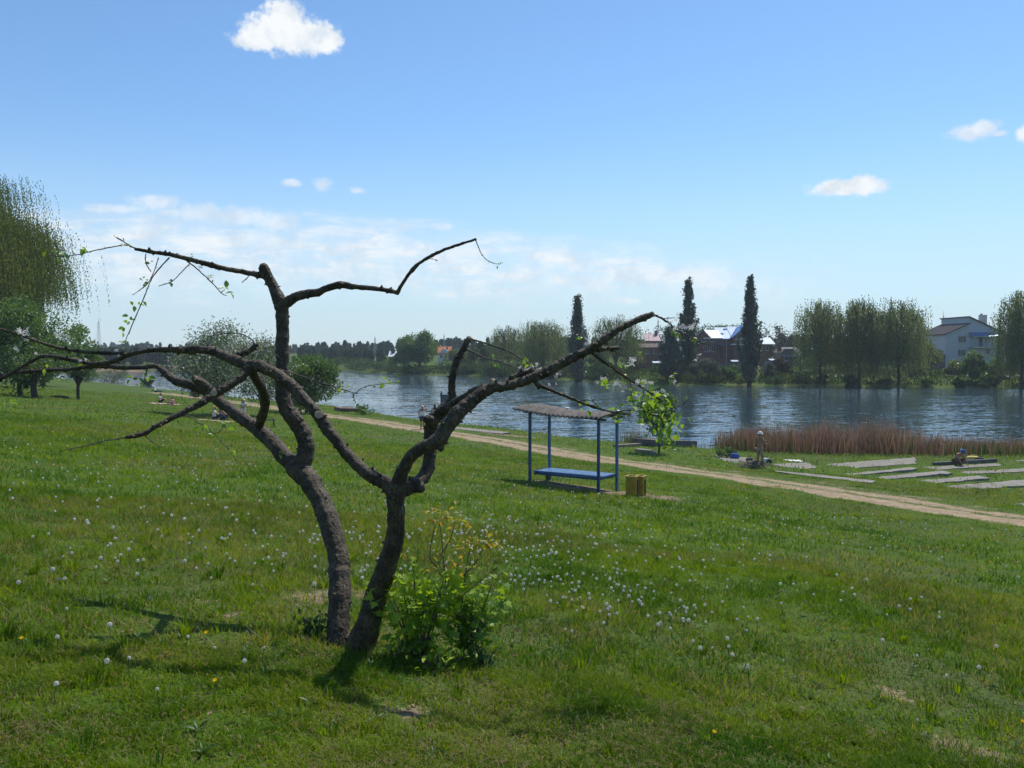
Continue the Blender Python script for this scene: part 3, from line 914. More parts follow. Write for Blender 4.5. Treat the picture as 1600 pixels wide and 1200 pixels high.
TWIGS = [
    [(212, 389, 2, 6.78), (197, 380, 1.5, 6.76), (182, 371, 1.2, 6.74)],
    [(203, 383, 1.4, 6.77), (185, 384, 1.1, 6.74), (170, 387, 1.1, 6.7), (150, 391, 1, 6.66), (130, 396, 1, 6.62), (108, 400, .9, 6.58), (90, 401, .9, 6.55), (72, 397, .8, 6.52), (60, 394, .7, 6.5)],
    [(265, 402, 1.5, 6.82), (250, 418, 1.2, 6.8), (238, 434, 1.2, 6.78), (230, 452, 1.1, 6.75), (222, 472, 1, 6.73), (213, 492, 1, 6.7), (204, 513, .9, 6.68), (198, 528, .8, 6.66), (195, 538, .7, 6.65)],
    [(228, 396, 1, 6.8), (228, 410, .9, 6.8), (236, 425, .8, 6.8)], [(248, 402, 1, 6.8), (240, 425, .8, 6.78), (230, 444, .8, 6.77), (207, 461, .7, 6.75)],
    [(296, 412, 1.2, 6.86), (284, 425, 1, 6.84), (268, 440, .9, 6.82), (248, 447, .8, 6.8)],
    [(290, 406, 1.4, 6.85), (308, 420, 1.1, 6.82), (322, 433, 1, 6.8), (335, 446, .9, 6.78), (346, 458, .8, 6.76), (354, 462, .7, 6.75)],
    [(390, 430, .9, 6.96), (383, 437, .8, 6.95), (378, 441, .7, 6.94)],
    [(743, 375, 1.1, 6.68), (747, 384, .9, 6.66), (752, 396, .8, 6.64), (759, 405, .8, 6.62), (770, 411, .7, 6.6), (781, 413, .6, 6.58)],
    [(199, 683, 2, 5.8), (180, 686, 1.4, 5.77), (160, 690, 1.2, 5.74), (140, 695, 1.1, 5.7), (118, 700, 1, 5.67), (93, 706, .8, 5.63)],
    [(225, 680, 1.2, 5.84), (236, 689, 1, 5.85), (250, 699, .8, 5.87)],
    [(276, 652, 1.1, 5.93), (295, 650, .9, 5.9), (310, 661, .9, 5.88), (325, 668, .8, 5.86), (345, 690, .8, 5.83), (362, 705, .7, 5.8)], [(328, 677, .8, 5.85), (343, 675, .7, 5.84), (350, 664, .6, 5.83)],
    [(400, 539, 1.4, 6.39), (396, 533, 1.2, 6.38), (389, 527, 1.2, 6.37), (375, 522, 1.2, 6.35), (361, 520, 1.1, 6.33), (345, 522, .9, 6.3), (326, 526, .7, 6.28)],
    [(412, 574, 1.5, 6.24), (432, 577, 1.3, 6.26), (455, 583, 1.3, 6.3), (475, 589, 1.2, 6.33), (495, 596, 1.1, 6.36), (520, 604, 1.1, 6.4), (540, 610, 1, 6.43), (558, 615, .9, 6.45)],
    [(557, 615, .9, 6.45), (563, 608, .8, 6.46), (575, 603, .8, 6.48), (590, 601, .7, 6.5), (605, 599, .7, 6.52), (620, 597, .6, 6.54)],
    [(553, 615, .8, 6.45), (553, 624, .7, 6.44), (558, 631, .6, 6.43), (567, 638, .5, 6.42)],
    [(734, 528, 2, 6.17), (743, 532, 1.8, 6.16), (760, 537, 1.7, 6.12), (779, 543, 1.7, 6.08), (793, 548, 1.6, 6.05), (806, 555, 1.5, 6.02), (823, 566, 1.4, 5.98), (845, 581, 1.3, 5.95)],
    [(729, 546, 1.7, 6.17), (745, 553, 1.5, 6.13), (762, 561, 1.4, 6.1), (778, 564, 1.3, 6.06), (792, 569, 1.2, 6.02), (805, 576, 1.1, 5.99), (815, 584, 1, 5.96)],
    [(775, 560, .7, 6.1), (795, 558, .7, 6.14), (812, 565, .6, 6.18)],
    [(957, 644, 1.8, 6.1), (966, 643, 1.5, 6.11), (982, 641, 1.3, 6.12), (996, 643, 1.1, 6.13), (1006, 648, .9, 6.14), (1014, 652, .7, 6.14)],
    [(905, 627, 1, 6.02), (920, 625, .9, 6.02), (932, 632, .8, 6.03)], [(924, 628, .8, 6.02), (931, 622, .7, 6.02)],
    [(926, 548, 1.4, 5.96), (945, 561, 1.2, 5.98), (962, 575, 1.1, 6.0), (985, 586, 1, 6.02)], [(955, 546, 1.2, 6.04), (972, 554, 1.1, 6.06), (985, 561, .9, 6.08)],
    [(985, 595, .8, 6.08), (986, 612, .8, 6.08), (986, 628, .6, 6.08)], [(1005, 607, .9, 6.1), (1007, 622, .8, 6.1), (1010, 632, .7, 6.1)],
    [(1022, 618, 1, 6.12), (1026, 640, .9, 6.1), (1034, 660, .9, 6.09), (1044, 680, .8, 6.08), (1052, 692, .7, 6.07)],
    [(1018, 614, 1, 6.1), (1030, 606, .8, 6.06), (1042, 594, .7, 6.03)], [(1053, 637, .8, 6.15), (1065, 632, .7, 6.17), (1075, 623, .6, 6.18)],
    [(1020, 491, 2.4, 6.05), (1030, 495, 2, 6.05), (1040, 501, 2, 6.06), (1048, 507, 1.9, 6.06), (1055, 516, 1.7, 6.07), (1068, 521, 1.3, 6.08), (1080, 528, 1.3, 6.09), (1092, 534, 1.3, 6.1), (1110, 540, 1.1, 6.11)],
    [(1035, 498, .9, 6.05), (1045, 497, .8, 6.04), (1055, 496, .7, 6.03)], [(1055, 515, .8, 6.07), (1066, 518, .8, 6.05), (1078, 511, .7, 6.03)], [(1084, 530, .7, 6.09), (1094, 543, .6, 6.08), (1106, 549, .6, 6.07)],
    [(52, 531, .9, 6.44), (42, 538, .8, 6.42), (28, 545, .6, 6.4)], [(230, 575, .8, 6.98), (226, 590, .7, 6.95), (222, 602, .6, 6.92)],
    [(440, 562, .7, 6.2), (425, 548, .6, 6.18)], [(668, 404, .8, 6.75), (678, 405, .6, 6.74), (684, 407, .5, 6.73)],
]

# the left trunk and its boughs lean away from the viewer
def _shift(L, f): return [(a, b, r, d + f(a, b)) for a, b, r, d in L]
LIMBS[0] = _shift(LIMBS[0], lambda a, b: np.interp(b, [730, 1010], [.13, 0]))
_fl = lambda a, b: np.interp(a, [-30, 258, 320, 391, 440, 468], [.85, .85, .85, .5, .2, .13])
LIMBS[1] = _shift(LIMBS[1], _fl); LIMBS[2] = _shift(LIMBS[2], lambda a, b: .85)
for q in (3, 4, 5, 6): LIMBS[q] = _shift(LIMBS[q], lambda a, b: .13)
LIMBS = [_shift(L, lambda a, b: np.interp(b, [574, 673], [0, .45])) if L[0][:2] == (393, 574) else L for L in LIMBS]
TWIGS = [_shift(L, lambda a, b: .13) if (L[0][3] > 6.6 and L[0][1] < 470) else (_shift(L, lambda a, b: .85) if L[0][:2] == (230, 575) else L) for L in TWIGS]
# the tree's origin stands between its two trunks
tb = at(545, 1010, 6.22)
TREE0 = Vector((tb.x, tb.y, tz(tb.x, tb.y)))
tree = thing('pruned_apple_tree', 'bare two-trunked apple tree cut back hard, with long crooked limbs, in the foreground grass', 'tree', TREE0)
g = Geo()
limb_paths = []
for L in LIMBS:
    P, Q = limb(L)
    limb_paths.append((P, Q))
    P = [p - TREE0 for p in P]
    # rounded ends
    g.tube(P, Q, 12)
    for e, r in ((P[0], Q[0]), (P[-1], Q[-1])):
        bmv = bmesh.new(); bmesh.ops.create_icosphere(bmv, subdivisions=2, radius=r * 0.98)
        g.raw([v.co + e for v in bmv.verts], [[v.index for v in f.verts] for f in bmv.faces]); bmv.free()
# spurs, knots and buds along the limbs
for P, Q in limb_paths:
    for k in range(2, len(P) - 2):
        if rng.rand() < 0.42 and Q[k] > 0.012:
            d = (P[k + 1] - P[k]).normalized()
            a = Vector(rng.normal(0, 1, 3)); a = (a - d * a.dot(d)).normalized()
            p = P[k] - TREE0; r = Q[k]
            l = r + rng.uniform(0.004, 0.022)
            g.tube([p + a * r * 0.5, p + a * l * 0.92 + d * 0.004, p + a * l + d * 0.007], [0.012, 0.0085, 0.006], 6)
# root flare
for px, py, d in ((512, 1018, 6.24), (536, 1022, 6.22), (578, 1022, 6.08), (556, 1025, 6.03), (526, 1028, 6.17)):
    e = at(px, py, d); e.z = tz(e.x, e.y) - 0.03
    cx, cd = (529, 6.32) if px < 545 else (572, 6.12)
    s = at(cx + (px - cx) * 0.3, 985, cd)
    m_ = s.lerp(e, .6); m_.z -= .01
    g.tube([s - TREE0, m_ - TREE0, e - TREE0], [0.02, 0.045, 0.03], 8)
for a_, b_ in (((530, 975, 6.27), (548, 1018, 6.17)), ((566, 975, 6.16), (548, 1018, 6.16))):
    g.tube([at(*a_) - TREE0, at(*b_) - TREE0, at(b_[0], b_[1] + 20, b_[2]) - TREE0], [.05, .062, .07], 10)
me = bpy.data.meshes.new('trunk_raw'); me.from_pydata(g.v, [], g.f); me.update()
tmp = bpy.data.objects.new('tmp', me); C.objects.link(tmp)
md = tmp.modifiers.new('r', 'REMESH'); md.mode = 'VOXEL'; md.voxel_size = 0.0055; md.use_smooth_shade = True
md = tmp.modifiers.new('s', 'SMOOTH'); md.iterations = 3; md.factor = 0.5
tx = bpy.data.textures.new('bark_lumps', 'CLOUDS'); tx.noise_scale = 0.06; tx.noise_depth = 3
md = tmp.modifiers.new('d', 'DISPLACE'); md.texture = tx; md.strength = 0.010; md.mid_level = 0.5
tx3 = bpy.data.textures.new('bark_swell', 'CLOUDS'); tx3.noise_scale = 0.16; tx3.noise_depth = 2
md = tmp.modifiers.new('d3', 'DISPLACE'); md.texture = tx3; md.strength = 0.013; md.mid_level = 0.5
tx2 = bpy.data.textures.new('bark_grain', 'CLOUDS'); tx2.noise_scale = 0.014; tx2.noise_depth = 2
md = tmp.modifiers.new('d2', 'DISPLACE'); md.texture = tx2; md.strength = 0.006; md.mid_level = 0.5
dg = bpy.context.evaluated_depsgraph_get()
me2 = bpy.data.meshes.new_from_object(tmp.evaluated_get(dg)); me2.name = 'trunk'
bpy.data.objects.remove(tmp)

m, nb, out = new_mat('apple_bark')
tcx = nb.node('ShaderNodeTexCoord').outputs['Object']
n1 = nb.noise(tcx, 9, 5, 0.65); n2 = nb.noise(nb.vscale(tcx, (1, 1, 0.35)), 55, 5, 0.7, 0.6); n3 = nb.noise(tcx, 3.0, 3, 0.6)
col = nb.mix(nb.step(n1, 0.32, 0.68), (0.036, 0.025, 0.015), (0.118, 0.090, 0.057))
col = nb.mix(nb.step(n2, 0.44, 0.3), col, (0.014, 0.010, 0.007))
col = nb.mix(nb.mul(nb.step(n2, 0.55, 0.72), 0.6), col, (0.29, 0.24, 0.175))  # pale speckles: lit highlights put into the bark colour
col = nb.mix(nb.mul(nb.step(n3, 0.55, 0.75), 0.4), col, (0.13, 0.08, 0.045))
p = nb.node('ShaderNodeBsdfPrincipled'); nb.l.new(col, p.inputs['Base Color']); p.inputs['Roughness'].default_value = 0.6
p.inputs['Specular IOR Level'].default_value = 0.25
vo = nb.node('ShaderNodeTexVoronoi', feature='DISTANCE_TO_EDGE'); vo.inputs['Scale'].default_value = 34
wv = nb.node('ShaderNodeVectorMath', operation='ADD'); nb.l.new(nb.vscale(tcx, (1, 1, .42)), wv.inputs[0])
nn = nb.node('ShaderNodeTexNoise'); nb.l.new(tcx, nn.inputs['Vector']); nn.inputs['Scale'].default_value = 18; nb.l.new(nb.vscale(nn.outputs['Color'], (.05, .05, .05)), wv.inputs[1])
nb.l.new(wv.outputs[0], vo.inputs['Vector'])
crack = nb.step(vo.outputs['Distance'], 0.0, .11)
col = nb.mix(nb.step(crack, 0, 1, .45, 1.0), (0.016, 0.011, 0.008), col)
nb.l.new(col, p.inputs['Base Color'])
hh_ = nb.add(nb.add(n2, nb.mul(nb.noise(tcx, 150, 3, 0.6), 0.4)), nb.mul(crack, .3))
nb.l.new(nb.bump(hh_, 0.85, 0.008), p.inputs['Normal'])
nb.l.new(p.outputs[0], out.inputs[0])
M['apple_bark'] = m
link_mesh('trunk', me2, M['apple_bark'], tree)

M['twig'] = surf('twig', (0.06, 0.045, 0.036), (0.13, 0.1, 0.08), 30, 0.7, 0.3)
for L in TWIGS:
    P, Q = limb(L, 4, 0.25)
    g = Geo()
    g.tube([p - TREE0 for p in P], [q * 0.92 for q in Q], 6)
    for k in range(1, len(P) - 1):
        if rng.rand() < 0.5:
            a = Vector(rng.normal(0, 1, 3)).normalized(); q = P[k] - TREE0
            g.tube([q, q + a * rng.uniform(0.006, 0.016)], [0.0032, 0.002], 5)
    g.build('twig', M['twig'], tree, smooth=True)

# sawn ends
M['cut'] = surf('cut', (0.34, 0.26, 0.17), (0.46, 0.36, 0.25), 40, 0.8, 0.3)
def sawn(px, py, d, r, n):
    c = at(px, py, d) - TREE0; n = Vector(n).normalized()
    Geo().tube([c - n * 0.012, c + n * 0.0045, c + n * 0.006], [r, r * 0.97, r * 0.9], 14).build('pruning_cut', M['cut'], tree)
sawn(768, 595.5, 5.835, 0.026, (-.5, -.35, .75))
sawn(1021, 490.5, 6.05, 0.02, (.8, -.2, .45))
sawn(733.5, 527.5, 6.17, 0.021, (.3, -.2, .9))
sawn(387, 576, 6.235, 0.02, (.1, -1, .1))
sawn(334, 614, 6.045, 0.022, (.35, -.9, .2))
sawn(304.5, 591.5, 7.51, 0.026, (-.7, -.3, .7))
sawn(498, 648, 5.995, 0.026, (.6, -.8, .1))
sawn(411, 417, 7.105, 0.032, (-.1, -.15, 1))


def leaf_shape(L, w):
    """pointed oval leaf folded on its midrib, tip along +y"""
    prof = [(0, 0.02), (0.18, 0.62), (0.42, 1.0), (0.68, 0.8), (0.88, 0.36), (1.0, 0.0)]
    V, F = [], []
    for t, s in prof:
        x = s * w / 2; z = 0.09 * L * math.sin(PI * t) * 0.8
        V += [(-x, t * L, z + abs(x) * 0.45), (0, t * L, z), (x, t * L, z + abs(x) * 0.45)]
    for i in range(len(prof) - 1):
        a = i * 3
        F += [(a, a + 1, a + 4, a + 3), (a + 1, a + 2, a + 5, a + 4)]
    return np.array(V), np.array(F)


def place(shape, mats, tints):
    V0, F0 = shape; Vs, Fs, Ts = [], [], []
    for k, (Mx, t) in enumerate(zip(mats, tints)):
        A = np.array(Mx); Vs.append(V0 @ A[:3, :3].T + A[:3, 3]); Fs.append(F0 + k * len(V0)); Ts.append(np.full(len(V0), t))
    return np.concatenate(Vs), np.concatenate(Fs), np.concatenate(Ts)


def rmat(p, d, roll, s):
    d = Vector(d).normalized()
    q = d.to_track_quat('Y', 'Z')
    return Matrix.Translation(p) @ q.to_matrix().to_4x4() @ Matrix.Rotation(roll, 4, 'Y') @ Matrix.Scale(s, 4)


# leaf clusters: (px, py, distance, count, size in metres)
LC = [(128, 390, 6.62, 4, .035), (95, 398, 6.55, 3, .03), (75, 393, 6.5, 2, .035), (197, 376, 6.75, 3, .03), (183, 371, 6.74, 2, .02),
      (236, 414, 6.8, 3, .028), (226, 436, 6.78, 3, .03), (228, 445, 6.75, 3, .028), (223, 472, 6.72, 3, .03), (210, 477, 6.72, 3, .032), (203, 497, 6.7, 4, .032), (200, 504, 6.69, 2, .035),
      (190, 516, 6.68, 3, .03), (195, 536, 6.65, 5, .03), (267, 441, 6.82, 3, .028), (330, 432, 6.8, 3, .028), (352, 455, 6.75, 4, .04), (349, 447, 6.76, 2, .04), (300, 402, 6.86, 3, .02),
      (780, 412, 6.58, 3, .02), (600, 598, 6.5, 5, .028), (612, 598, 6.53, 5, .028), (620, 597, 6.54, 3, .025), (590, 601, 6.49, 3, .025), (538, 608, 6.42, 3, .028), (530, 606, 6.4, 2, .028), (555, 625, 6.43, 3, .022), (565, 637, 6.42, 3, .025),
      (361, 704, 5.8, 6, .028), (330, 678, 5.85, 3, .028), (320, 668, 5.85, 4, .03), (352, 663, 5.83, 3, .035), (26, 628, 5.6, 3, .032), (12, 630, 5.6, 2, .03),
      (222, 600, 6.92, 5, .04), (232, 585, 6.95, 3, .045), (205, 594, 6.95, 4, .035), (73, 577, 6.8, 3, .03), (118, 570, 6.72, 2, .035),
      (420, 574, 6.2, 3, .025), (500, 567, 6.3, 1, .02),
      (823, 568, 5.97, 4, .035), (822, 560, 5.97, 2, .035), (800, 590, 5.93, 2, .03), (775, 570, 6.05, 2, .025), (770, 565, 6.05, 2, .025),
      (911, 637, 6.02, 4, .03), (906, 633, 6.02, 3, .03), (934, 633, 6.02, 3, .025), (926, 621, 6.02, 2, .02), (962, 640, 6.1, 6, .035), (960, 655, 6.1, 4, .035), (968, 648, 6.1, 4, .03),
      (948, 603, 6.03, 4, .035), (972, 591, 6.06, 3, .035), (977, 573, 6.06, 3, .032), (985, 620, 6.08, 4, .03), (988, 630, 6.08, 5, .035), (1000, 560, 6.08, 2, .03), (908, 530, 5.95, 3, .025),
      (1048, 592, 6.03, 4, .035), (1052, 515, 6.07, 3, .025), (1056, 524, 6.07, 4, .028), (1062, 527, 6.07, 3, .025), (1075, 516, 6.05, 3, .02), (1085, 530, 6.09, 3, .02), (1075, 622, 6.18, 3, .018), (1008, 652, 6.13, 3, .035),
      (440, 710, 6.7, 4, .025), (450, 700, 6.7, 2, .02)]
mats, tints = [], []
for px, py, d, n, s in LC:
    if py < 470 and d > 6.45 or py in (710, 700) or 470 <= py < 540 and px < 240: d += .13
    if (px, py) in ((222, 600), (232, 585), (205, 594)): d += .85
    for k in range(n):
        p = at(px + rng.normal(0, 3.0), py + rng.normal(0, 3.0), d + rng.normal(0, 0.015)) - TREE0
        v = rng.normal(0, 1, 3); v[2] -= 0.15
        mats.append(rmat(p, v, rng.uniform(-1.2, 1.2), s * rng.uniform(1.0, 1.75))); tints.append(rng.rand())
# the dense spray of young leaves at the right end
for k in range(150):
    t = rng.rand()
    cx = 1012 + 34 * t; cy = 612 + 76 * t
    wd = 15 + 14 * math.sin(PI * min(1, t * 1.1))
    p = at(cx + rng.normal(0, wd * 0.62), cy + rng.normal(0, 11), 6.1 + rng.normal(0, 0.07)) - TREE0
    v = rng.normal(0, 1, 3) * 0.8; v[2] -= 0.7
    mats.append(rmat(p, v, rng.uniform(-1.3, 1.3), rng.uniform(0.036, 0.064))); tints.append(rng.rand())
V, F, T = place(leaf_shape(1.0, 0.62), mats, tints)
M['leaf_apple'] = foliage('leaf_apple', (0.11, 0.23, 0.025), (0.29, 0.42, 0.05), 0.52, (1.25, 1.2, 0.45), 0.06)
mk('leaves', V, F, M['leaf_apple'], tree, smooth=True, tint=T)

# blossom: five cupped petals
pv, pf = [], []
for k in range(5):
    a = k * 2 * PI / 5
    def P_(r, da, z): return (r * math.cos(a + da), r * math.sin(a + da), z)
    b = len(pv)
    pv += [P_(.08, 0, 0), P_(.6, -.42, .10), P_(1.0, -.22, .28), P_(1.0, .22, .28), P_(.6, .42, .10)]
    pf.append((b, b + 1, b + 2, b + 3, b + 4))
flower = (np.array(pv), np.array(pf))
BL = [(28, 518, 6.42, 7), (40, 520, 6.42, 6), (88, 523, 6.46, 9), (102, 527, 6.47, 5), (38, 530, 6.42, 5), (30, 545, 6.4, 3), (60, 553, 6.8, 3), (185, 553, 6.5, 4), (130, 560, 6.55, 3),
      (292, 402, 6.84, 3), (315, 415, 6.86, 3), (328, 432, 6.8, 4), (940, 590, 6.0, 6), (965, 600, 6.03, 9), (986, 563, 6.08, 5), (988, 570, 6.08, 5), (972, 606, 6.03, 5), (874, 586, 5.93, 5), (862, 600, 5.93, 3),
      (1005, 601, 6.08, 8), (1015, 598, 6.07, 6), (1050, 596, 6.02, 5), (1052, 500, 6.03, 4), (1056, 496, 6.03, 3), (1078, 511, 6.03, 5), (1060, 512, 6.05, 3), (828, 575, 5.95, 6), (838, 572, 5.95, 4), (815, 578, 5.95, 4), (915, 535, 5.95, 4),
      (1000, 620, 6.06, 3), (1024, 614, 6.06, 4), (1038, 610, 6.06, 3), (1060, 668, 6.07, 3), (1030, 640, 6.05, 3), (535, 610, 6.42, 3), (510, 668, 6.02, 2), (516, 678, 6.02, 2), (925, 541, 5.95, 3), (1105, 550, 6.07, 2), (992, 622, 6.06, 3)]
mats, tints = [], []
for px, py, d, n in BL:
    if py < 440: d += .13
    for k in range(n):
        p = at(px + rng.normal(0, 4.2), py + rng.normal(0, 3.2), d + rng.normal(0, 0.02)) - TREE0
        mats.append(Matrix.Translation(p) @ Vector(rng.normal(0, 1, 3)).to_track_quat('Z', 'Y').to_matrix().to_4x4() @ Matrix.Scale(rng.uniform(0.011, 0.019), 4)); tints.append(rng.rand())
V, F, T = place(flower, mats, tints)
M['petal'] = foliage('petal', (0.72, 0.62, 0.62), (0.85, 0.82, 0.80), 0.35)
mk('blossom', V, F, M['petal'], tree, tint=T)

# ------------------------------------------------------------------ shrubs at the foot of the tree
def maple_shape():
    pts = [(0, 0), (.22, .05), (.5, .0), (.34, .22), (.72, .42), (.36, .46), (.22, .52), (.30, .72), (.12, .74), (0, 1.0),
           (-.12, .74), (-.30, .72), (-.22, .52), (-.36, .46), (-.72, .42), (-.34, .22), (-.5, .0), (-.22, .05)]
    V = [(x, y, 0.16 * abs(x) - 0.12 * y * y) for x, y in pts] + [(0, .4, 0)]
    F = [(len(pts), i, (i + 1) % len(pts)) for i in range(len(pts))]
    return np.array(V), np.array(F)


def shrub(name, label, cat, cx, cy, d, W_, H_, n, leaf, size, shape, mat, seed, nstem=9, depth=0.5, low=0.1, group=None):
    rg = np.random.RandomState(seed)
    b = at(cx, cy, d); b.z = tz(b.x, b.y)
    root = thing(name, label, cat, b, group=group)
    gg = Geo(); mats, tints = [], []
    ends = []
    for k in range(nstem):
        a = rg.uniform(0, 2 * PI); q = rg.uniform(0.25, 1)
        e = Vector((math.cos(a) * W_ * q, math.sin(a) * W_ * depth * q, H_ * rg.uniform(0.6, 1.0)))
        P, Q = smooth_path([(e.x * .12, e.y * .12, -0.03), (e.x * 0.55, e.y * 0.55, e.z * 0.55), e], [0.008, 0.006, 0.003], 4, .3, rg)
        gg.tube(P, Q, 6); ends.append(P)
    for k in range(n):
        P = ends[rg.randint(nstem)]; t = rg.uniform(low, 1) ** 0.7
        p = P[min(len(P) - 1, int(t * len(P)))] + Vector(rg.normal(0, 1, 3) * np.array([.09, .07, .06]) * (W_ / 0.3))
        p.z = max(p.z, 0.03)
        v = rg.normal(0, 1, 3); v[2] -= 0.2; v[0] += p.x * 1.2; v[1] -= 0.35
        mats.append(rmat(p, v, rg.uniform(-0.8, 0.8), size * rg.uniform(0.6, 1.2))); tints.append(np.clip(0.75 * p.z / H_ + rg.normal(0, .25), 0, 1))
    gg.build('stems', M['twig'], root, smooth=True)
    V, F, T = place(shape, mats, tints)
    mk(leaf, V, F, mat, root, tint=T)
    return root


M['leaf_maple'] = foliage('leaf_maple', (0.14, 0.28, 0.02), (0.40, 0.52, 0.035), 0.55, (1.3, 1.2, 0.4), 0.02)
M['leaf_maple_shaded'] = foliage('leaf_maple_shaded', (0.085, 0.20, 0.02), (0.26, 0.39, 0.035), 0.5, (1.2, 1.1, 0.5), 0.02)  # darker copy of the maple leaf, shadow on the right shrub put into its colour
M['leaf_red'] = foliage('leaf_red', (0.26, 0.33, 0.035), (0.36, 0.25, 0.055), 0.5, (1.3, 1.1, 0.5), 0.03)
M['leaf_weed'] = foliage('leaf_weed', (0.05, 0.12, 0.02), (0.11, 0.18, 0.03), 0.42, None, 0.02)
mp = maple_shape()
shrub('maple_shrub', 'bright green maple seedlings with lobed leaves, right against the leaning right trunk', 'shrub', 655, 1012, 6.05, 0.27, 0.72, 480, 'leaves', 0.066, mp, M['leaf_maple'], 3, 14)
shrub('maple_shrub', 'round maple seedling with shade in its colour, right one of the shrubs beside the trunks', 'shrub', 732, 992, 6.25, 0.25, 0.62, 420, 'leaves', 0.064, mp, M['leaf_maple_shaded'], 8, 14)
shrub('ground_elder', 'low clump of small pale leaves at the foot of the darker shrub', 'weed', 757, 990, 6.05, 0.11, 0.17, 70, 'leaves', 0.04, leaf_shape(1, .55), M['leaf_weed'], 14, 8)
shrub('nettle_clump', 'small leafy weed clump at the left foot of the tree', 'weed', 493, 1000, 6.25, 0.12, 0.16, 110, 'leaves', 0.05, leaf_shape(1, .55), M['leaf_weed'], 15, 8)
shrub('nettle_clump', 'yellow green weeds growing in front of the bright shrub', 'weed', 690, 1035, 5.85, 0.2, 0.13, 110, 'leaves', 0.05, leaf_shape(1, .5), M['leaf_maple'], 17, 9)
shrub('nettle_clump', 'dark weeds at the right foot of the tree in its shade', 'weed', 618, 1030, 5.95, 0.17, 0.16, 110, 'leaves', 0.05, leaf_shape(1, .5), M['leaf_maple_shaded'], 19, 9)
# rose with reddish young shoots rising out of the shrubs
rb = at(705, 985, 6.25); rb.z = tz(rb.x, rb.y)
rose = thing('rose_shoots', 'thin dark rose shoots with reddish yellow young leaves above the shrubs', 'shrub', rb)
g = Geo(); mats, tints = [], []
SH = [([(700, 960), (690, 900), (672, 870), (680, 820)], 0), ([(700, 960), (693, 870), (690, 840), (684, 805)], 1), ([(690, 865), (702, 845), (710, 822)], 1), ([(720, 960), (728, 890), (735, 852)], 1), ([(725, 900), (748, 872), (757, 850)], 1), ([(712, 960), (712, 900), (716, 880)], 0), ([(700, 950), (760, 900), (778, 885)], 0)]
for pts, lf in SH:
    P, Q = smooth_path([at(a, b, 6.2) - rb for a, b in pts], [.006] + [.004] * (len(pts) - 2) + [.0025], 4, .3, rng)
    g.tube(P, Q, 5)
for px, py, n, s in ((684, 803, 26, 14), (700, 808, 26, 14), (712, 812, 8, 6), (668, 800, 6, 5), (730, 822, 8, 7), (728, 848, 26, 12), (748, 846, 30, 14), (764, 847, 14, 8), (778, 855, 6, 5), (690, 870, 14, 14), (705, 890, 14, 18), (720, 880, 8, 15)):
    for k in range(n):
        p = at(px + rng.normal(0, s), py + rng.normal(0, 5 if s < 13 else 9), 6.2 + rng.normal(0, .05)) - rb
        v = rng.normal(0, 1, 3); v[2] -= 0.4
        mats.append(rmat(p, v, rng.uniform(-1, 1), rng.uniform(.034, .056))); tints.append(rng.rand())
g.build('stems', M['twig'], rose, smooth=True)
V, F, T = place(leaf_shape(1, .55), mats, tints)
mk('leaves', V, F, M['leaf_red'], rose, tint=T)

# ------------------------------------------------------------------ grass
def mown_mask(x, y):
    s1, s2 = shore_sd(x, y)
    b = bare_f(x, y)
    pv_ = path_v(x, y)
    nz = (vnoise(x, y, 0.55, 3, 8) - .5) * 2.2
    lane = (np.abs(pv_ + nz * 0.6 + 0.55) < 0.9) | (np.abs(pv_ + nz * 0.6 - 1.15) < 0.5)
    edge = np.abs(pv_ - 0.6) < 2.4
    dens = np.where(lane, 0.02, np.where(edge, 0.35, 1.0)) * (s1 > 0.15)
    dens = dens * np.clip(1 - 1.15 * b, 0.04, 1)
    patch = vnoise(x, y, 1.6, 3, 9)
    tuft = vnoise(x, y, 5.0, 2, 33)
    dens = dens * np.clip(0.75 + (patch - 0.45) * 2.4, 0.5, 1.0) * np.clip(0.55 + (tuft - 0.38) * 2.6, 0.38, 1)
    return dens, patch, s1


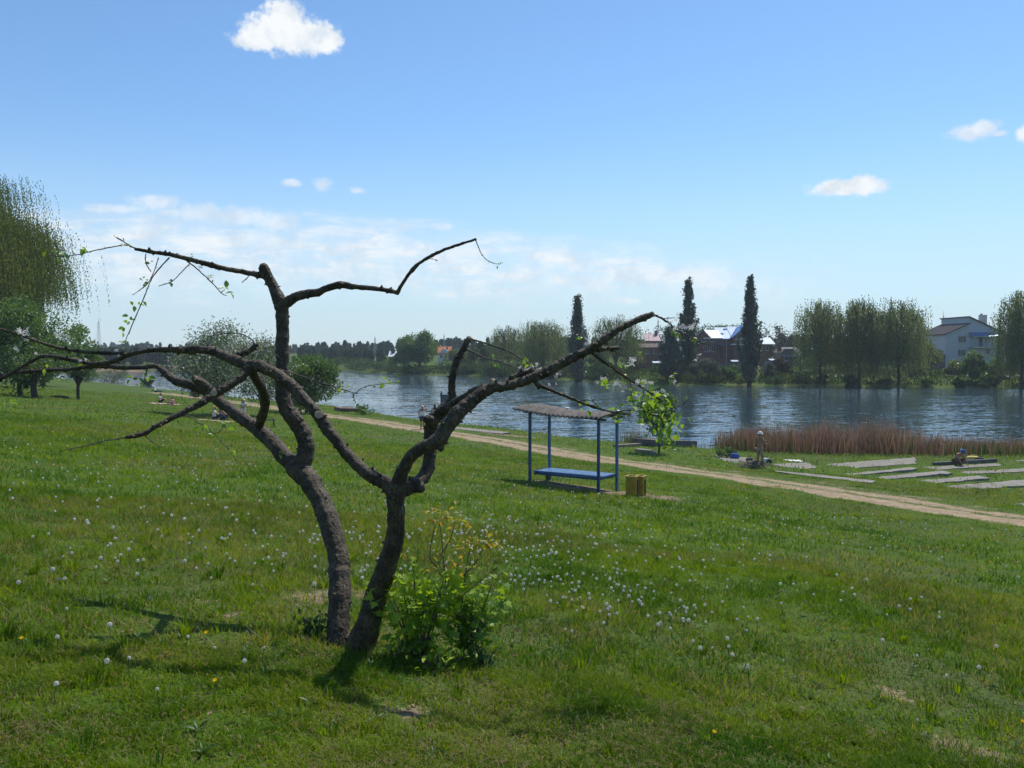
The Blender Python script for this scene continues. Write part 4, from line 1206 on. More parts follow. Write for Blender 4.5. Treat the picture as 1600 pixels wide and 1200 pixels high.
def blades(n, r0, r1, hgt, wid, segs, seed, ang=42):
    rg = np.random.RandomState(seed)
    r = np.sqrt(rg.uniform(r0 * r0, r1 * r1, n)); a = np.radians(rg.uniform(-ang, ang, n))
    x = r * np.sin(a); y = r * np.cos(a) - 2.5
    dens, patch, s1 = mown_mask(x, y)
    k = rg.rand(n) < dens
    x, y, patch, s1 = x[k], y[k], patch[k], s1[k]
    n = len(x); z = terrain(x, y) - 0.006
    lush = vnoise(x, y, 0.45, 3, 12)
    tuft = vnoise(x, y, 5.0, 2, 33)
    H = hgt * rg.uniform(0.4, 1.3, n) * (0.45 + 0.9 * np.clip(lush, 0.2, 0.9)) * (0.45 + 1.05 * tuft)
    H = H * np.where(s1 < 2.5, 1.9, 1.0)
    Wd = wid * rg.uniform(0.6, 1.3, n)
    th = rg.uniform(0, 2 * PI, n); lean = rg.uniform(0.2, 1.5, n) * H
    straw = rg.rand(n) < ((0.085 + 0.45 * np.clip(vnoise(x, y, 1.7, 3, 61) - .46, 0, 1) * (y < 9) * 2 + 0.3 * np.clip(0.42 - lush, 0, 1) + 0.1 * np.clip(bare_f(x, y), 0, 1)) * np.where(y > 9, .45, 1))
    lean = np.where(straw, lean * 1.5, lean)
    dx, dy = np.cos(th) * lean, np.sin(th) * lean
    ph = th + PI / 2 + rg.normal(0, .5, n); wx_, wy_ = np.cos(ph) * Wd / 2, np.sin(ph) * Wd / 2
    T = np.clip(1.05 - 1.55 * (vnoise(x, y, 1.1, 3, 41) - 0.08) + .35 * (vnoise(x, y, .2, 2, 43) - .5) + 0.5 * (vnoise(x, y, 7, 2, 42) - 0.5) + rg.normal(0, 0.16, n), 0, 0.84)
    weedy = vnoise(x, y, 0.3, 3, 21)                        # patches of brownish seed heads further down the slope
    browny = (weedy > 0.57) & (rg.rand(n) < 0.3) & (y > 9)
    T = np.where(straw | browny, 0.95, T)
    if segs == 2:
        V = np.empty((n, 5, 3))
        V[:, 0] = np.stack([x - wx_, y - wy_, z], 1); V[:, 1] = np.stack([x + wx_, y + wy_, z], 1)
        mx, my, mz = x + dx * 0.3, y + dy * 0.3, z + H * 0.62
        V[:, 2] = np.stack([mx + wx_ * .75, my + wy_ * .75, mz], 1); V[:, 3] = np.stack([mx - wx_ * .75, my - wy_ * .75, mz], 1)
        V[:, 4] = np.stack([x + dx, y + dy, z + H * np.where(straw, .55, .95)], 1)
        b = np.arange(n)[:, None] * 5
        return V.reshape(-1, 3), [b + np.array([[0, 1, 2, 3]]), b + np.array([[3, 2, 4]])], np.repeat(T, 5)
    V = np.empty((n, 3, 3))
    V[:, 0] = np.stack([x - wx_, y - wy_, z], 1); V[:, 1] = np.stack([x + wx_, y + wy_, z], 1)
    V[:, 2] = np.stack([x + dx * .8, y + dy * .8, z + H], 1)
    return V.reshape(-1, 3), [np.arange(n * 3).reshape(n, 3)], np.repeat(T, 3)


def merge(parts):
    Vs, Fs, Ts, off = [], {}, [], 0
    for V, Fl, T in parts:
        Vs.append(V); Ts.append(T)
        for f in Fl: Fs.setdefault(f.shape[1], []).append(f + off)
        off += len(V)
    return np.concatenate(Vs), [np.concatenate(v) for v in Fs.values()], np.concatenate(Ts)


M['grass'] = foliage('grass', (0.05, 0.138, 0.004), (0.195, 0.282, 0.010), 0.5, (1.22, 1.12, 0.42), 0.008, (0.28, 0.23, 0.12))
parts = [blades(560000, 3.0, 8.5, 0.062, 0.0058, 2, 1), blades(440000, 8.5, 17, 0.08, 0.010, 1, 2),
         blades(380000, 17, 44, 0.095, 0.022, 1, 3), blades(200000, 44, 112, 0.12, 0.06, 1, 4, 44)]
# coarse tufts standing out of the short turf
rg = np.random.RandomState(202)
tc = np.stack([rg.uniform(-8, 8, 260), rg.uniform(2.9, 13, 260)], 1)
tc = tc[(np.abs(tc[:, 0]) < .8 * tc[:, 1]) & (bare_f(tc[:, 0], tc[:, 1]) < .5)]
nb_ = 46; cx = np.repeat(tc[:, 0], nb_); cy = np.repeat(tc[:, 1], nb_); n = len(cx)
rad = np.repeat(rg.uniform(.03, .11, len(tc)), nb_); hh = np.repeat(rg.uniform(.06, .14, len(tc)), nb_) * rg.uniform(.6, 1.15, n)
th = rg.uniform(0, 2 * PI, n); q = rad * np.sqrt(rg.rand(n)); x = cx + np.cos(th) * q; y = cy + np.sin(th) * q; z = terrain(x, y) - .005
ln = hh * rg.uniform(.25, 1.0, n); dx, dy = np.cos(th) * ln, np.sin(th) * ln; wd = rg.uniform(.004, .008, n); wx_, wy_ = -np.sin(th) * wd / 2, np.cos(th) * wd / 2
V = np.empty((n, 5, 3))
V[:, 0] = np.stack([x - wx_, y - wy_, z], 1); V[:, 1] = np.stack([x + wx_, y + wy_, z], 1)
V[:, 2] = np.stack([x + dx * .3 + wx_, y + dy * .3 + wy_, z + hh * .7], 1); V[:, 3] = np.stack([x + dx * .3 - wx_, y + dy * .3 - wy_, z + hh * .7], 1); V[:, 4] = np.stack([x + dx, y + dy, z + hh * .95], 1)
b = np.arange(n)[:, None] * 5
parts.append((V.reshape(-1, 3), [b + np.array([[0, 1, 2, 3]]), b + np.array([[3, 2, 4]])], np.repeat(np.clip(np.repeat(rg.uniform(0, .7, len(tc)), nb_) + rg.normal(0, .12, n), 0, .86), 5)))
V, Fl, T = merge(parts)
go = mk('grass', V, Fl, M['grass'], tint=T)
kind(go, 'stuff')

# broad leaved weeds low in the grass
rg = np.random.RandomState(31)
mats, tints = [], []
for k in range(700):
    r = 3.2 + 9 * rg.rand() ** 0.8; a = R(rg.uniform(-40, 40)); x, y = r * math.sin(a), r * math.cos(a) - 1.5
    if bare_f(np.array([x]), np.array([y]))[0] > 0.7: continue
    z = tz(x, y); n = rg.randint(4, 9); s = rg.uniform(0.03, 0.075); t0 = rg.rand()
    for j in range(n):
        th = j * 2 * PI / n + rg.normal(0, .3)
        mats.append(rmat(Vector((x, y, z + 0.008)), (math.cos(th), math.sin(th), rg.uniform(.15, .8)), rg.normal(0, .3), s * rg.uniform(.7, 1.2))); tints.append(np.clip(t0 * .6 + rg.normal(0, .12), 0, 1))
V, F, T = place(leaf_shape(1, .27), mats, tints)
wo_ = mk('weeds', V, F, M['leaf_weed'], tint=T)
kind(wo_, 'stuff')

# dry leaves and straw lying on the bare soil and in the thin turf
mats, tints = [], []
lx = np.concatenate([rg.uniform(-7, 7, 9000), rg.normal(TREE0.x, .55, 1200)]); ly = np.concatenate([rg.uniform(3.0, 11, 9000), rg.normal(TREE0.y, .55, 1200)])
lm = rg.rand(len(lx)) < np.clip(.12 + .35 * vnoise(lx, ly, 1.1, 3, 51) + bare_f(lx, ly), 0, 1)
lx, ly = lx[lm], ly[lm]; lz = terrain(lx, ly)
for x, y, z in zip(lx, ly, lz):
    a = rg.uniform(0, 6.28)
    mats.append(rmat(Vector((x, y, z + .008)), (math.cos(a), math.sin(a), rg.normal(0, .15)), rg.normal(0, .4), rg.uniform(.02, .05))); tints.append(rg.rand())
V, F, T = place(leaf_shape(1, .4), mats, tints)
M['litter'] = foliage('litter', (0.10, 0.07, 0.045), (0.28, 0.21, 0.14), 0.1)
kind(mk('leaf_litter', V, F, M['litter'], tint=T), 'stuff')

# ------------------------------------------------------------------ dandelions
M['seed'] = foliage('seed', (0.6, 0.6, 0.55), (0.8, 0.79, 0.75), 0.5)
M['stalk'] = foliage('stalk', (0.09, 0.11, 0.04), (0.14, 0.15, 0.06), 0.3)
M['dandelion_yellow'] = foliage('dandelion_yellow', (0.75, 0.42, 0.01), (0.85, 0.55, 0.02), 0.3)
rg = np.random.RandomState(77)
dirs = unit(rg.normal(0, 1, (72, 3)))
hv, hf, ht = [], [], []
for d in dirs:
    q = unit(np.cross(d, rg.normal(0, 1, 3))[None])[0]; w = np.cross(d, q); b = len(hv)
    hv += [d * .1 + q * .02, d * .1 - q * .02, d * .8 - q * .012, d * .8 + q * .012]
    hf.append((b, b + 1, b + 2, b + 3)); b += 4
    hv += [d * .78 + q * .26, d * 1.0 + w * .24, d * .98 - q * .26, d * .86 - w * .24]
    hf.append((b, b + 1, b + 2, b + 3))
bmv = bmesh.new(); bmesh.ops.create_icosphere(bmv, subdivisions=1, radius=0.28)
hb = len(hv); hv += [np.array(v.co) for v in bmv.verts]; h3 = [[v.index + hb for v in f.verts] for f in bmv.faces]; bmv.free()
hv = np.array(hv); hf = np.array(hf); h3 = np.array(h3)


def spot_density():
    out = []
    for (px, py, rx, ry, n) in ((800, 870, 1.0, 1.1, 95), (860, 930, 0.8, 0.8, 70), (960, 960, 0.7, 0.7, 50), (1040, 970, .4, .5, 18), (1160, 1060, .2, .12, 6), (760, 830, .8, 1.2, 40), (930, 860, 1.2, 1.6, 36),
                               (420, 880, 1.2, 1.0, 34), (300, 900, .9, .8, 20), (140, 910, .7, .6, 14), (230, 960, .8, .6, 8), (60, 1000, .5, .5, 5), (180, 1090, .5, .3, 5), (600, 830, 1.0, 1.2, 16), (330, 860, 2.0, 1.5, 34),
                               (480, 860, .6, .8, 12), (1100, 900, 1.6, 1.6, 26), (1300, 940, 1.6, 1.4, 14), (1440, 960, .25, .2, 5), (1500, 1040, .6, .6, 5), (1180, 830, 3, 2.5, 40), (1300, 815, 1.6, .7, 34), (1500, 850, 3, 2, 24),
                               (700, 770, 4, 4, 60), (300, 760, 5, 4, 60), (1050, 790, 3, 2.5, 40), (150, 800, 4, 3, 50), (820, 745, 2.5, 3, 30), (200, 690, 8, 8, 60), (500, 720, 5, 6, 40)):
        g_ = ground(px, py)
        for k in range(n):
            out.append((g_.x + rg.normal(0, rx), g_.y + rg.normal(0, ry)))
    out = np.array(out)
    ok = (shore_sd(out[:, 0], out[:, 1])[0] > 1) & (np.abs(path_v(out[:, 0], out[:, 1])) > 2.6) & (out[:, 1] > 2.6) & (bare_f(out[:, 0], out[:, 1]) < .8)
    ok &= np.hypot(out[:, 0] - TREE0.x, out[:, 1] - TREE0.y) > 0.45
    out = out[ok]
    return out[np.argsort(np.hypot(out[:, 0], out[:, 1]))]


spots = spot_density()
inside = np.abs(spots[:, 0]) < 0.64 * spots[:, 1] + 0.3
near = spots[inside][:298]; rest = spots[inside][298:]
stem_me = head_me = None
def dand_label(x, y):
    q = x / y * F_PX + 800
    if y < 4.6: return 'white dandelion clock in the short grass at the very bottom of the picture'
    if q < 545: return 'white dandelion clock in the grass on the left of the two trunks'
    if q < 760: return 'white dandelion clock in the grass behind the trunks and shrubs'
    if q < 1080: return 'white dandelion clock in the dense drift to the right of the shrubs'
    return 'white dandelion clock in the open grass far to the right of the shrubs'
for i, (x, y) in enumerate(near):
    s = rg.uniform(0.0095, 0.0185); h = rg.uniform(0.09, 0.19)
    root = thing('dandelion_clock', dand_label(x, y), 'dandelion', (x, y, tz(x, y)), rg.uniform(0, 6.28), 'white dandelion clocks in the lawn')
    if stem_me is None:
        P, Q = smooth_path([(0, 0, -.02), (.006, .003, .5), (0, 0, 1)], [.0022, .002, .0018], 3)
        VV, FF = tube(P, Q, 5, False)
        so = mk('stem', np.array([tuple(v) for v in VV]), np.array(FF), M['stalk'], root, tint=np.full(len(VV), .5)); stem_me = so.data
        ho = mk('seed_head', hv, [hf, h3], M['seed'], root, tint=rg.rand(len(hv))); head_me = ho.data
    else:
        so = link_mesh('stem', stem_me, None, root); ho = link_mesh('seed_head', head_me, None, root)
    so.scale = (1, 1, h); ho.scale = (s, s, s); ho.location = (0, 0, h + s * 0.15)
    root.rotation_euler = (rg.normal(0, .12), rg.normal(0, .12), rg.uniform(0, 6.28))
# the farther ones run together into a white sprinkle
mats, tints = [], []
bmv = bmesh.new(); bmesh.ops.create_icosphere(bmv, subdivisions=1, radius=1.0)
ico = (np.array([v.co for v in bmv.verts]), np.array([[v.index for v in f.verts] for f in bmv.faces])); bmv.free()
far_d = list(rest)
for k in range(900):
    y = rg.uniform(11, 60); x = rg.uniform(-.66, .66) * y
    if vnoise(np.array([x]), np.array([y]), .25, 2, 15)[0] > .5 and abs(path_v(x, y)) > 2.6 and shore_sd(np.array([x]), np.array([y]))[0][0] > 4: far_d.append((x, y))
for (x, y) in far_d:
    mats.append(Matrix.Translation((x, y, tz(x, y) + rg.uniform(.08, .16))) @ Matrix.Scale(rg.uniform(.013, .022), 4)); tints.append(rg.rand())
V, F, T = place(ico, mats, tints)
kind(mk('dandelion_meadow', V, F, M['seed'], tint=T), 'stuff')
# a few still in flower
yf = []
for k in range(30):
    a = k * 2 * PI / 30; b = len(yf)
    r_ = 1.0 if k % 2 else .75
    yf += [(0, 0, .1), (r_ * math.cos(a - .12), r_ * math.sin(a - .12), .28), (r_ * math.cos(a + .12), r_ * math.sin(a + .12), .28)]
yV = np.array(yf); yF = np.arange(len(yf)).reshape(-1, 3)
for px, py, lb in ((322, 1004, 'yellow dandelion flower in the shadow left of the trunks'), (336, 1082, 'orange yellow dandelion flower in the lower left grass'), (912, 962, 'yellow dandelion flower among the white clocks right of the shrubs'),
                   (1116, 1163, 'yellow dandelion flower near the bottom edge right of the middle'), (1597, 1143, 'yellow dandelion flower at the right edge of the grass'), (34, 1014, 'yellow dandelion flower at the left edge of the grass')):
    gp = ground(px, py)
    root = thing('dandelion_flower', lb, 'dandelion', gp, group='yellow dandelions in the lawn')
    so = link_mesh('stem', stem_me, None, root); so.scale = (1, 1, .07)
    fo = mk('flower_head', yV * .013, yF, M['dandelion_yellow'], root, tint=rg.rand(len(yV))); fo.location = (0, 0, .07); fo.rotation_euler = (.5, .1, 0)
# ------------------------------------------------------------------ trees and bushes
def tree_root(name, label, cat, px, Y, group=None, rz=None):
    return thing(name, label, cat, base_at(px, Y), 0 if rz is None else rz, group)


def ht(top, px, Y):
    return zat(top, Y) - tz(base_at(px, Y).x, Y)


def wid_(w, Y):
    return w / F_PX * Y


def foot(px, py):
    g_ = ground(px, py); return g_


G_POP, G_WIL, G_BUSH = 'tall poplars on the far bank', 'weeping willows on the far bank', 'bushes along the far bank'
for i, (px, top, hw, Y, n, lb) in enumerate((
        (902, 456, 15, 180, 7500, 'dark columnar poplar standing between the two masses of willow on the far bank'),
        (1075, 431, 14, 172, 8500, 'tall slim poplar just left of the brick house with the blue roof'),
        (1171, 429, 15.5, 161, 9500, 'tallest dark poplar rising from the water edge in front of the brick house'),
        (1047, 508, 17, 168, 6000, 'shorter darker poplar beside the left of the two tall slim ones'))):
    r_ = tree_root('poplar_tree', lb, 'tree', px, Y, G_POP)
    poplar(r_, ht(top, px, Y), wid_(hw, Y) * 1.28, int(n * 1.15), 0.36, M['leaf_poplar'], 40 + i)

for i, (px, top, hw, Y, n, low, gap, lb) in enumerate((
        (1282, 468, 35, 160, 640, .03, .1, 'leftmost of the three big willows left of the pale house'),
        (1343, 460, 31, 156, 640, .03, .1, 'middle one of the three big willows left of the pale house'),
        (1404, 466, 42, 155, 780, .03, .1, 'rightmost and widest of the three big willows left of the pale house'),
        (1597, 456, 40, 150, 700, .03, .0, 'big dark willow at the right edge of the picture beside the pale house'),
        (848, 499, 40, 205, 760, .03, .0, 'broad dense willow left of the dark poplar in the middle of the far bank'),
        (795, 509, 30, 222, 420, .06, .0, 'smaller pale willow left of the broad dense one'),
        (962, 493, 38, 192, 520, .08, .15, 'loose willow between the dark poplar and the long low brick building'))):
    r_ = tree_root('willow_tree', lb, 'tree', px, Y, G_WIL)
    willow(r_, ht(top, px, Y), wid_(hw, Y) * .97, int(n * 1.2), 0.40, M['leaf_willow'], 60 + i, low, gap=gap, top=0.5, limbs=22, trunk_r=.27)

BT = [  # px, top, half width, Y, trunk share, leaves, leaf size, material, name, label
    (656, 515, 33, 236, .08, 9000, .5, 'leaf_green', 'broadleaf_tree', 'large bright round tree on the point across the lake, left of the orange roof'),
    (628, 545, 16, 250, .05, 2200, .5, 'leaf_dark', 'broadleaf_tree', 'small dark tree at the left foot of the large bright tree on the point'),
    (722, 545, 28, 245, .05, 4200, .5, 'leaf_willow', 'broadleaf_tree', 'low spreading tree right of the orange roofed house'),
    (755, 535, 26, 232, .05, 3600, .5, 'leaf_dark', 'broadleaf_tree', 'dark tree between the orange roof and the small pale willow'),
    (815, 530, 24, 240, .05, 2600, .5, 'leaf_dark', 'broadleaf_tree', 'dark tree filling the gap between the pale and the broad willow'),
    (930, 528, 22, 205, .05, 3000, .5, 'leaf_green', 'broadleaf_tree', 'green tree right behind the dark middle poplar'),
    (990, 520, 24, 215, .05, 2600, .5, 'leaf_brown', 'broadleaf_tree', 'brownish thin tree in front of the pale pink roof'),
    (1110, 497, 28, 250, .1, 3000, .5, 'leaf_green', 'broadleaf_tree', 'green tree crowns behind the blue roof'),
    (1140, 500, 24, 262, .1, 2500, .5, 'leaf_bright', 'broadleaf_tree', 'lighter tree crown behind the right part of the blue roof'),
    (1450, 528, 24, 172, .05, 3400, .45, 'leaf_willow', 'broadleaf_tree', 'soft green tree between the three willows and the pale house'),
    (1475, 505, 26, 232, .1, 2600, .5, 'leaf_green', 'broadleaf_tree', 'rounded tree behind the pale house, at its left'),
    (1520, 547, 22, 156, .03, 3800, .38, 'leaf_bright', 'broadleaf_tree', 'bright young tree at the water in front of the pale house'),
    (1560, 560, 20, 160, .03, 2400, .4, 'leaf_green', 'broadleaf_tree', 'green bushy tree between the bright young tree and the big dark willow'),
    (1312, 520, 24, 178, .05, 2200, .45, 'leaf_dark', 'broadleaf_tree', 'dark tree behind the gap of the left and the middle willow'),
    (1370, 515, 24, 180, .05, 2200, .45, 'leaf_dark', 'broadleaf_tree', 'dark tree behind the gap of the middle and the right willow'),
]
for i, (px, top, hw, Y, ts, n, ls, mt, nm, lb) in enumerate(BT):
    r_ = tree_root(nm, lb, 'tree', px, Y, 'leafy trees on the far bank')
    h_ = ht(top, px, Y)
    broad_tree(r_, h_, wid_(hw, Y), h_ * ts, n, ls, M[mt], 100 + i, 24)
for i, (px, top, hw, Y, lb) in enumerate(((1218, 490, 25, 228, 'sparse brown tree just coming into leaf behind the white roofed annex'),
                                         (1458, 500, 22, 252, 'sparse brownish tree behind the willows, left of the pale house'),
                                         (1035, 498, 18, 245, 'thin sparse tree behind the shorter dark poplar'))):
    r_ = tree_root('budding_tree', lb, 'tree', px, Y, 'trees just coming into leaf')
    h_ = ht(top, px, Y)
    twiggy_tree(r_, h_, wid_(hw, Y), h_ * .25, 900, .5, M['leaf_brown'], 140 + i)

# bushes, each its own shape
BU = [(1108, 567, 24, 166, 'leaf_grey', 'rounded grey green bush at the water left of the tallest poplar'), (1075, 572, 16, 168, 'leaf_grey', 'grey green bush below the tall slim poplar'),
      (1140, 575, 15, 168, 'leaf_green', 'green bush between the grey bush and the tallest poplar'), (1200, 572, 11, 168, 'leaf_grey', 'small pale bush right of the tallest poplar'),
      (1222, 562, 11, 172, 'leaf_brown', 'brownish bush in front of the small shed'), (1030, 575, 17, 176, 'leaf_dark', 'dark bush at the water below the low brick building'),
      (1000, 556, 22, 200, 'leaf_brown', 'brown green bush left of the low brick building'), (940, 568, 20, 188, 'leaf_green', 'bright green bush right of the middle poplar'),
      (880, 575, 22, 200, 'leaf_dark', 'dark bush under the broad willow'), (770, 568, 26, 214, 'leaf_dark', 'dark bush at the water under the small pale willow'),
      (735, 572, 20, 226, 'leaf_dark', 'dark low bush at the water right of the orange roof'), (698, 568, 13, 238, 'leaf_green', 'green bush below the orange roofed house'),
      (600, 566, 22, 258, 'leaf_dark', 'dark bush on the tip of the point across the lake'), (565, 570, 14, 290, 'leaf_green', 'green bush at the far end of the water'),
      (575, 564, 18, 275, 'leaf_dark', 'dark bush in front of the grey sheds across the lake'), (535, 566, 20, 305, 'leaf_dark', 'dark bush at the left end of the far bank'),
      (630, 572, 14, 240, 'leaf_green', 'low green bush on the shore of the point'), (1485, 568, 18, 166, 'leaf_willow', 'yellow green bush below the pale house'),
      (1250, 575, 16, 172, 'leaf_green', 'green bush by the shed at the left willow'), (1430, 565, 20, 165, 'leaf_willow', 'pale bush under the right one of the three willows'),
      (1265, 568, 14, 176, 'leaf_dark', 'dark bush behind the left willow trunk'), (1500, 592, 8, 152, 'leaf_dark', 'small dark bush at the water left of the bright young tree'),
      (1545, 590, 14, 151, 'leaf_dark', 'dark bush at the water right of the bright young tree'), (1330, 585, 10, 157, 'leaf_dark', 'dark low bush at the foot of the middle willow')]
for i, (px, top, hw, Y, mt, lb) in enumerate(BU):
    r_ = tree_root('bush', lb, 'bush', px, Y, G_BUSH)
    broad_tree(r_, max(1.4, ht(top - 4, px, Y)), wid_(hw, Y) * 1.2, 0.05, 1900 if hw > 15 else 1100, .38, M[mt], 200 + i, 14)

# low growth hanging over the far waterline
rg = np.random.RandomState(57)
fs = np.array(FAR_SHORE); seg = [(i, t_) for i in range(1, 16) for t_ in np.arange(.08, 1, max(.07, 5.5 / max(1, np.hypot(*(fs[i + 1] - fs[i])))))]
for i, (k, t_) in enumerate(seg):
    if rg.rand() < .2: continue
    p_ = fs[k] * (1 - t_) + fs[k + 1] * t_; d_ = fs[k + 1] - fs[k]; d_ = d_ / np.hypot(*d_)
    p_ = p_ + np.array([d_[1], -d_[0]]) * rg.uniform(.6, 2.6)
    if abs(p_[0] / p_[1]) > .68: continue
    big = 1.0 if p_[1] < 190 else 1.8
    r_ = thing('waterside_bush', 'low dark growth overhanging the waterline of the far bank', 'bush', (p_[0], p_[1], tz(p_[0], p_[1])), group='low growth along the far waterline')
    broad_tree(r_, rg.uniform(.9, 1.9) * big, rg.uniform(1.2, 2.6) * big, .02, 420, .3, M[('leaf_dark', 'leaf_bank', 'leaf_dark', 'leaf_green')[i % 4]], 600 + i, 8)

# weeds and tall grass on the far bank
rg = np.random.RandomState(91)
n = 26000
k = rg.randint(1, 12, n); fs = np.array(FAR_SHORE); t = rg.rand(n)
p0, p1 = fs[k], fs[k + 1]
d = (p1 - p0); L = np.hypot(d[:, 0], d[:, 1])
q = p0 + d * t[:, None]; nrm = np.stack([d[:, 1], -d[:, 0]], 1) / L[:, None]
off = rg.uniform(0.1, 1, n) ** 1.5 * 34
q = q + nrm * off[:, None]
s1, s2 = shore_sd(q[:, 0], q[:, 1])
q = q[s2 > .3]; n = len(q)
z = terrain(q[:, 0], q[:, 1])
P = np.stack([q[:, 0], q[:, 1], z + .15], 1)
cl = vnoise(q[:, 0], q[:, 1], .25, 2, 19)
V, F = leaf_quads(P, 0.35 + rg.rand(n) * .6 * cl * 1.6, np.full(n, .26), rg, axis=np.array([0, 0, 1.0]), spread=.55)
kind(mk('bank_weeds', V, F, M['leaf_bank'], tint=np.repeat(np.clip(cl + rg.normal(0, .15, n), 0, 1), 4)), 'stuff')

# far wood along the skyline: one mass
rg = np.random.RandomState(123)
PV, PT = [], []
def wood(px0, px1, top0, top1, Y0, Y1, n, conif, dens=150):
    for i in range(n):
        px = rg.uniform(px0, px1); Y = rg.uniform(Y0, Y1); f = (px - px0) / (px1 - px0)
        b = base_at(px, Y); top = top0 + (top1 - top0) * f + rg.uniform(-1, 1) * 4
        h = max(4, zat(top, Y) - b.z); kind_ = rg.rand() < conif
        m = dens; u = rg.rand(m) ** (1.3 if kind_ else .8)
        r = h * ((.17 * (1 - u) + .015) if kind_ else (.26 * np.sin(PI * np.clip(u * .9 + .08, 0, 1)) ** .7))
        a = rg.uniform(0, 2 * PI, m); rr = r * np.sqrt(rg.uniform(.3, 1, m))
        PV.append(np.stack([b.x + rr * np.cos(a), b.y + rr * np.sin(a), b.z + u * h], 1)); PT.append(np.full(m, rg.rand() * .9))
wood(470, 620, 540, 536, 420, 520, 60, .6)
wood(600, 720, 534, 530, 420, 560, 40, .6)
wood(690, 830, 533, 536, 380, 500, 30, .5)
wood(190, 330, 537, 541, 520, 700, 40, .3)
wood(-60, 200, 536, 538, 600, 800, 40, .3)
wood(300, 480, 543, 541, 560, 700, 40, .3)
wood(430, 560, 556, 556, 320, 380, 26, .2)
wood(520, 640, 553, 553, 310, 360, 26, .2)
wood(760, 1110, 530, 532, 320, 420, 60, .2)
wood(1100, 1480, 525, 528, 320, 440, 60, .2)
wood(1440, 1760, 530, 525, 300, 420, 50, .2)
wood(140, 340, 556, 556, 300, 380, 50, .2)
wood(110, 345, 546, 549, 274, 330, 70, .15, 220)
wood(-150, 60, 530, 545, 500, 620, 40, .2)
P = np.concatenate(PV); T = np.concatenate(PT)
V, F = leaf_quads(P, 1.9, 1.3, rg)
M['leaf_wood'] = foliage('leaf_wood', (0.035, 0.065, 0.03), (0.08, 0.115, 0.05), .3)
kind(mk('distant_wood', V, F, M['leaf_wood'], tint=np.repeat(T, 4)), 'stuff')
# single trees that stand out of the skyline
for i, (px, top, hw, Y, lb) in enumerate(((539, 532, 7, 430, 'tall slim poplar standing out of the far skyline wood, right of the upright stem'), (602, 530, 9, 440, 'taller rounded tree in the far skyline wood left of the large bright tree'), (476, 537, 4, 440, 'small dark conifer alone at the left end of the skyline wood'))):
    r_ = tree_root('distant_tree', lb, 'tree', px, Y, 'trees standing out of the far wood')
    if i != 1: poplar(r_, ht(top, px, Y), wid_(hw, Y), 1500, 1.0, M['leaf_wood'], 300 + i)
    else: broad_tree(r_, ht(top, px, Y), wid_(hw, Y), 1, 1500, 1.0, M['leaf_wood'], 300 + i, 12)

# near side: the big willow at the left edge and the trees of the lawn
r_ = thing('willow_tree', 'huge weeping willow filling the left edge of the picture above the lawn', 'tree', base_at(-98, 84))
Yw = r_.location.y
willow(r_, zat(268, Yw) - r_.location.z, wid_(158, Yw), 15000, 0.23, M['leaf_willow_near'], 77, .05, limbs=60, top=.36, dens=0.95, edge=.6, trunk_r=.2)
r_ = tree_root('broadleaf_tree', 'dense leafy tree in front of the huge willow, at the left edge', 'tree', 40, 62)
broad_tree(r_, ht(440, 40, 62), wid_(82, 62), .3, 16000, .2, M['leaf_green'], 311, 44)
r_ = tree_root('broadleaf_tree', 'small light green tree right of the dense leafy tree at the left', 'tree', 122, 70)
broad_tree(r_, ht(505, 122, 70), wid_(38, 70), 1.0, 3600, .2, M['leaf_bright'], 313, 22, fill=.2)
b_ = foot(56, 622)
r_ = thing('apple_tree', 'small old apple tree with a crooked dark trunk on the left lawn', 'tree', b_)
broad_tree(r_, zat(545, b_.y) - b_.z, wid_(62, b_.y), 1.25, 5000, .14, M['leaf_green'], 321, 26, trunk_r=.2, fill=.1, blossom=M['blossom_far'], nbl=160, bend=.22)
b_ = foot(66, 603)
r_ = thing('apple_tree', 'dark trunked tree standing behind the small old apple tree', 'tree', b_)
broad_tree(r_, zat(530, b_.y) - b_.z, wid_(60, b_.y), 1.0, 4500, .25, M['leaf_dark'], 325, 20, trunk_r=.3)
b_ = base_at(345, 57)
r_ = thing('apple_tree', 'blossoming apple tree with white flowers behind the left bough of the pruned tree', 'tree', b_)
broad_tree(r_, ht(504, 345, 57), wid_(84, 57), .9, 15000, .135, M['leaf_apple_far'], 334, 46, trunk_r=.11, fill=.1, blossom=M['blossom_far'], nbl=3600)
b_ = base_at(408, 62)
r_ = thing('apple_tree', 'second blossoming apple tree hidden partly by the upright stem', 'tree', b_)
broad_tree(r_, ht(522, 412, 62), wid_(58, 62), .9, 9000, .14, M['leaf_apple_far'], 338, 34, trunk_r=.1, fill=.1, blossom=M['blossom_far'], nbl=1500)
b_ = base_at(478, 74)
r_ = thing('broadleaf_tree', 'round green tree at the edge of the lake right of the upright stem', 'tree', b_)
broad_tree(r_, ht(553, 478, 74), wid_(52, 74), .5, 9000, .24, M['leaf_green'], 341, 34, trunk_r=.12)
b_ = base_at(570, 80)
r_ = thing('bush', 'small dark bush on the near shore at the start of the path', 'bush', foot(570, 648))
broad_tree(r_, .9, .9, .02, 700, .14, M['leaf_green'], 345, 9)
b_ = base_at(212, 120)
for i, (px, py, hw, h_, mt, lb) in enumerate(((178, 597, 26, 2.6, 'leaf_dark', 'dark bush at the water left of the far end of the lawn'), (140, 598, 26, 3.2, 'leaf_green', 'green bush behind the small old apple tree'), (318, 624, 22, 1.5, 'leaf_brown', 'low pale bush near the sitting people'), (230, 603, 10, 1.6, 'leaf_dark', 'slim dark bush beside the seated people at the water'))):
    gq = foot(px, py); r_ = thing('bush', lb, 'bush', gq, group='bushes on the near shore')
    broad_tree(r_, h_, wid_(hw, gq.y), .03, 1600, .2, M[mt], 350 + i, 14)
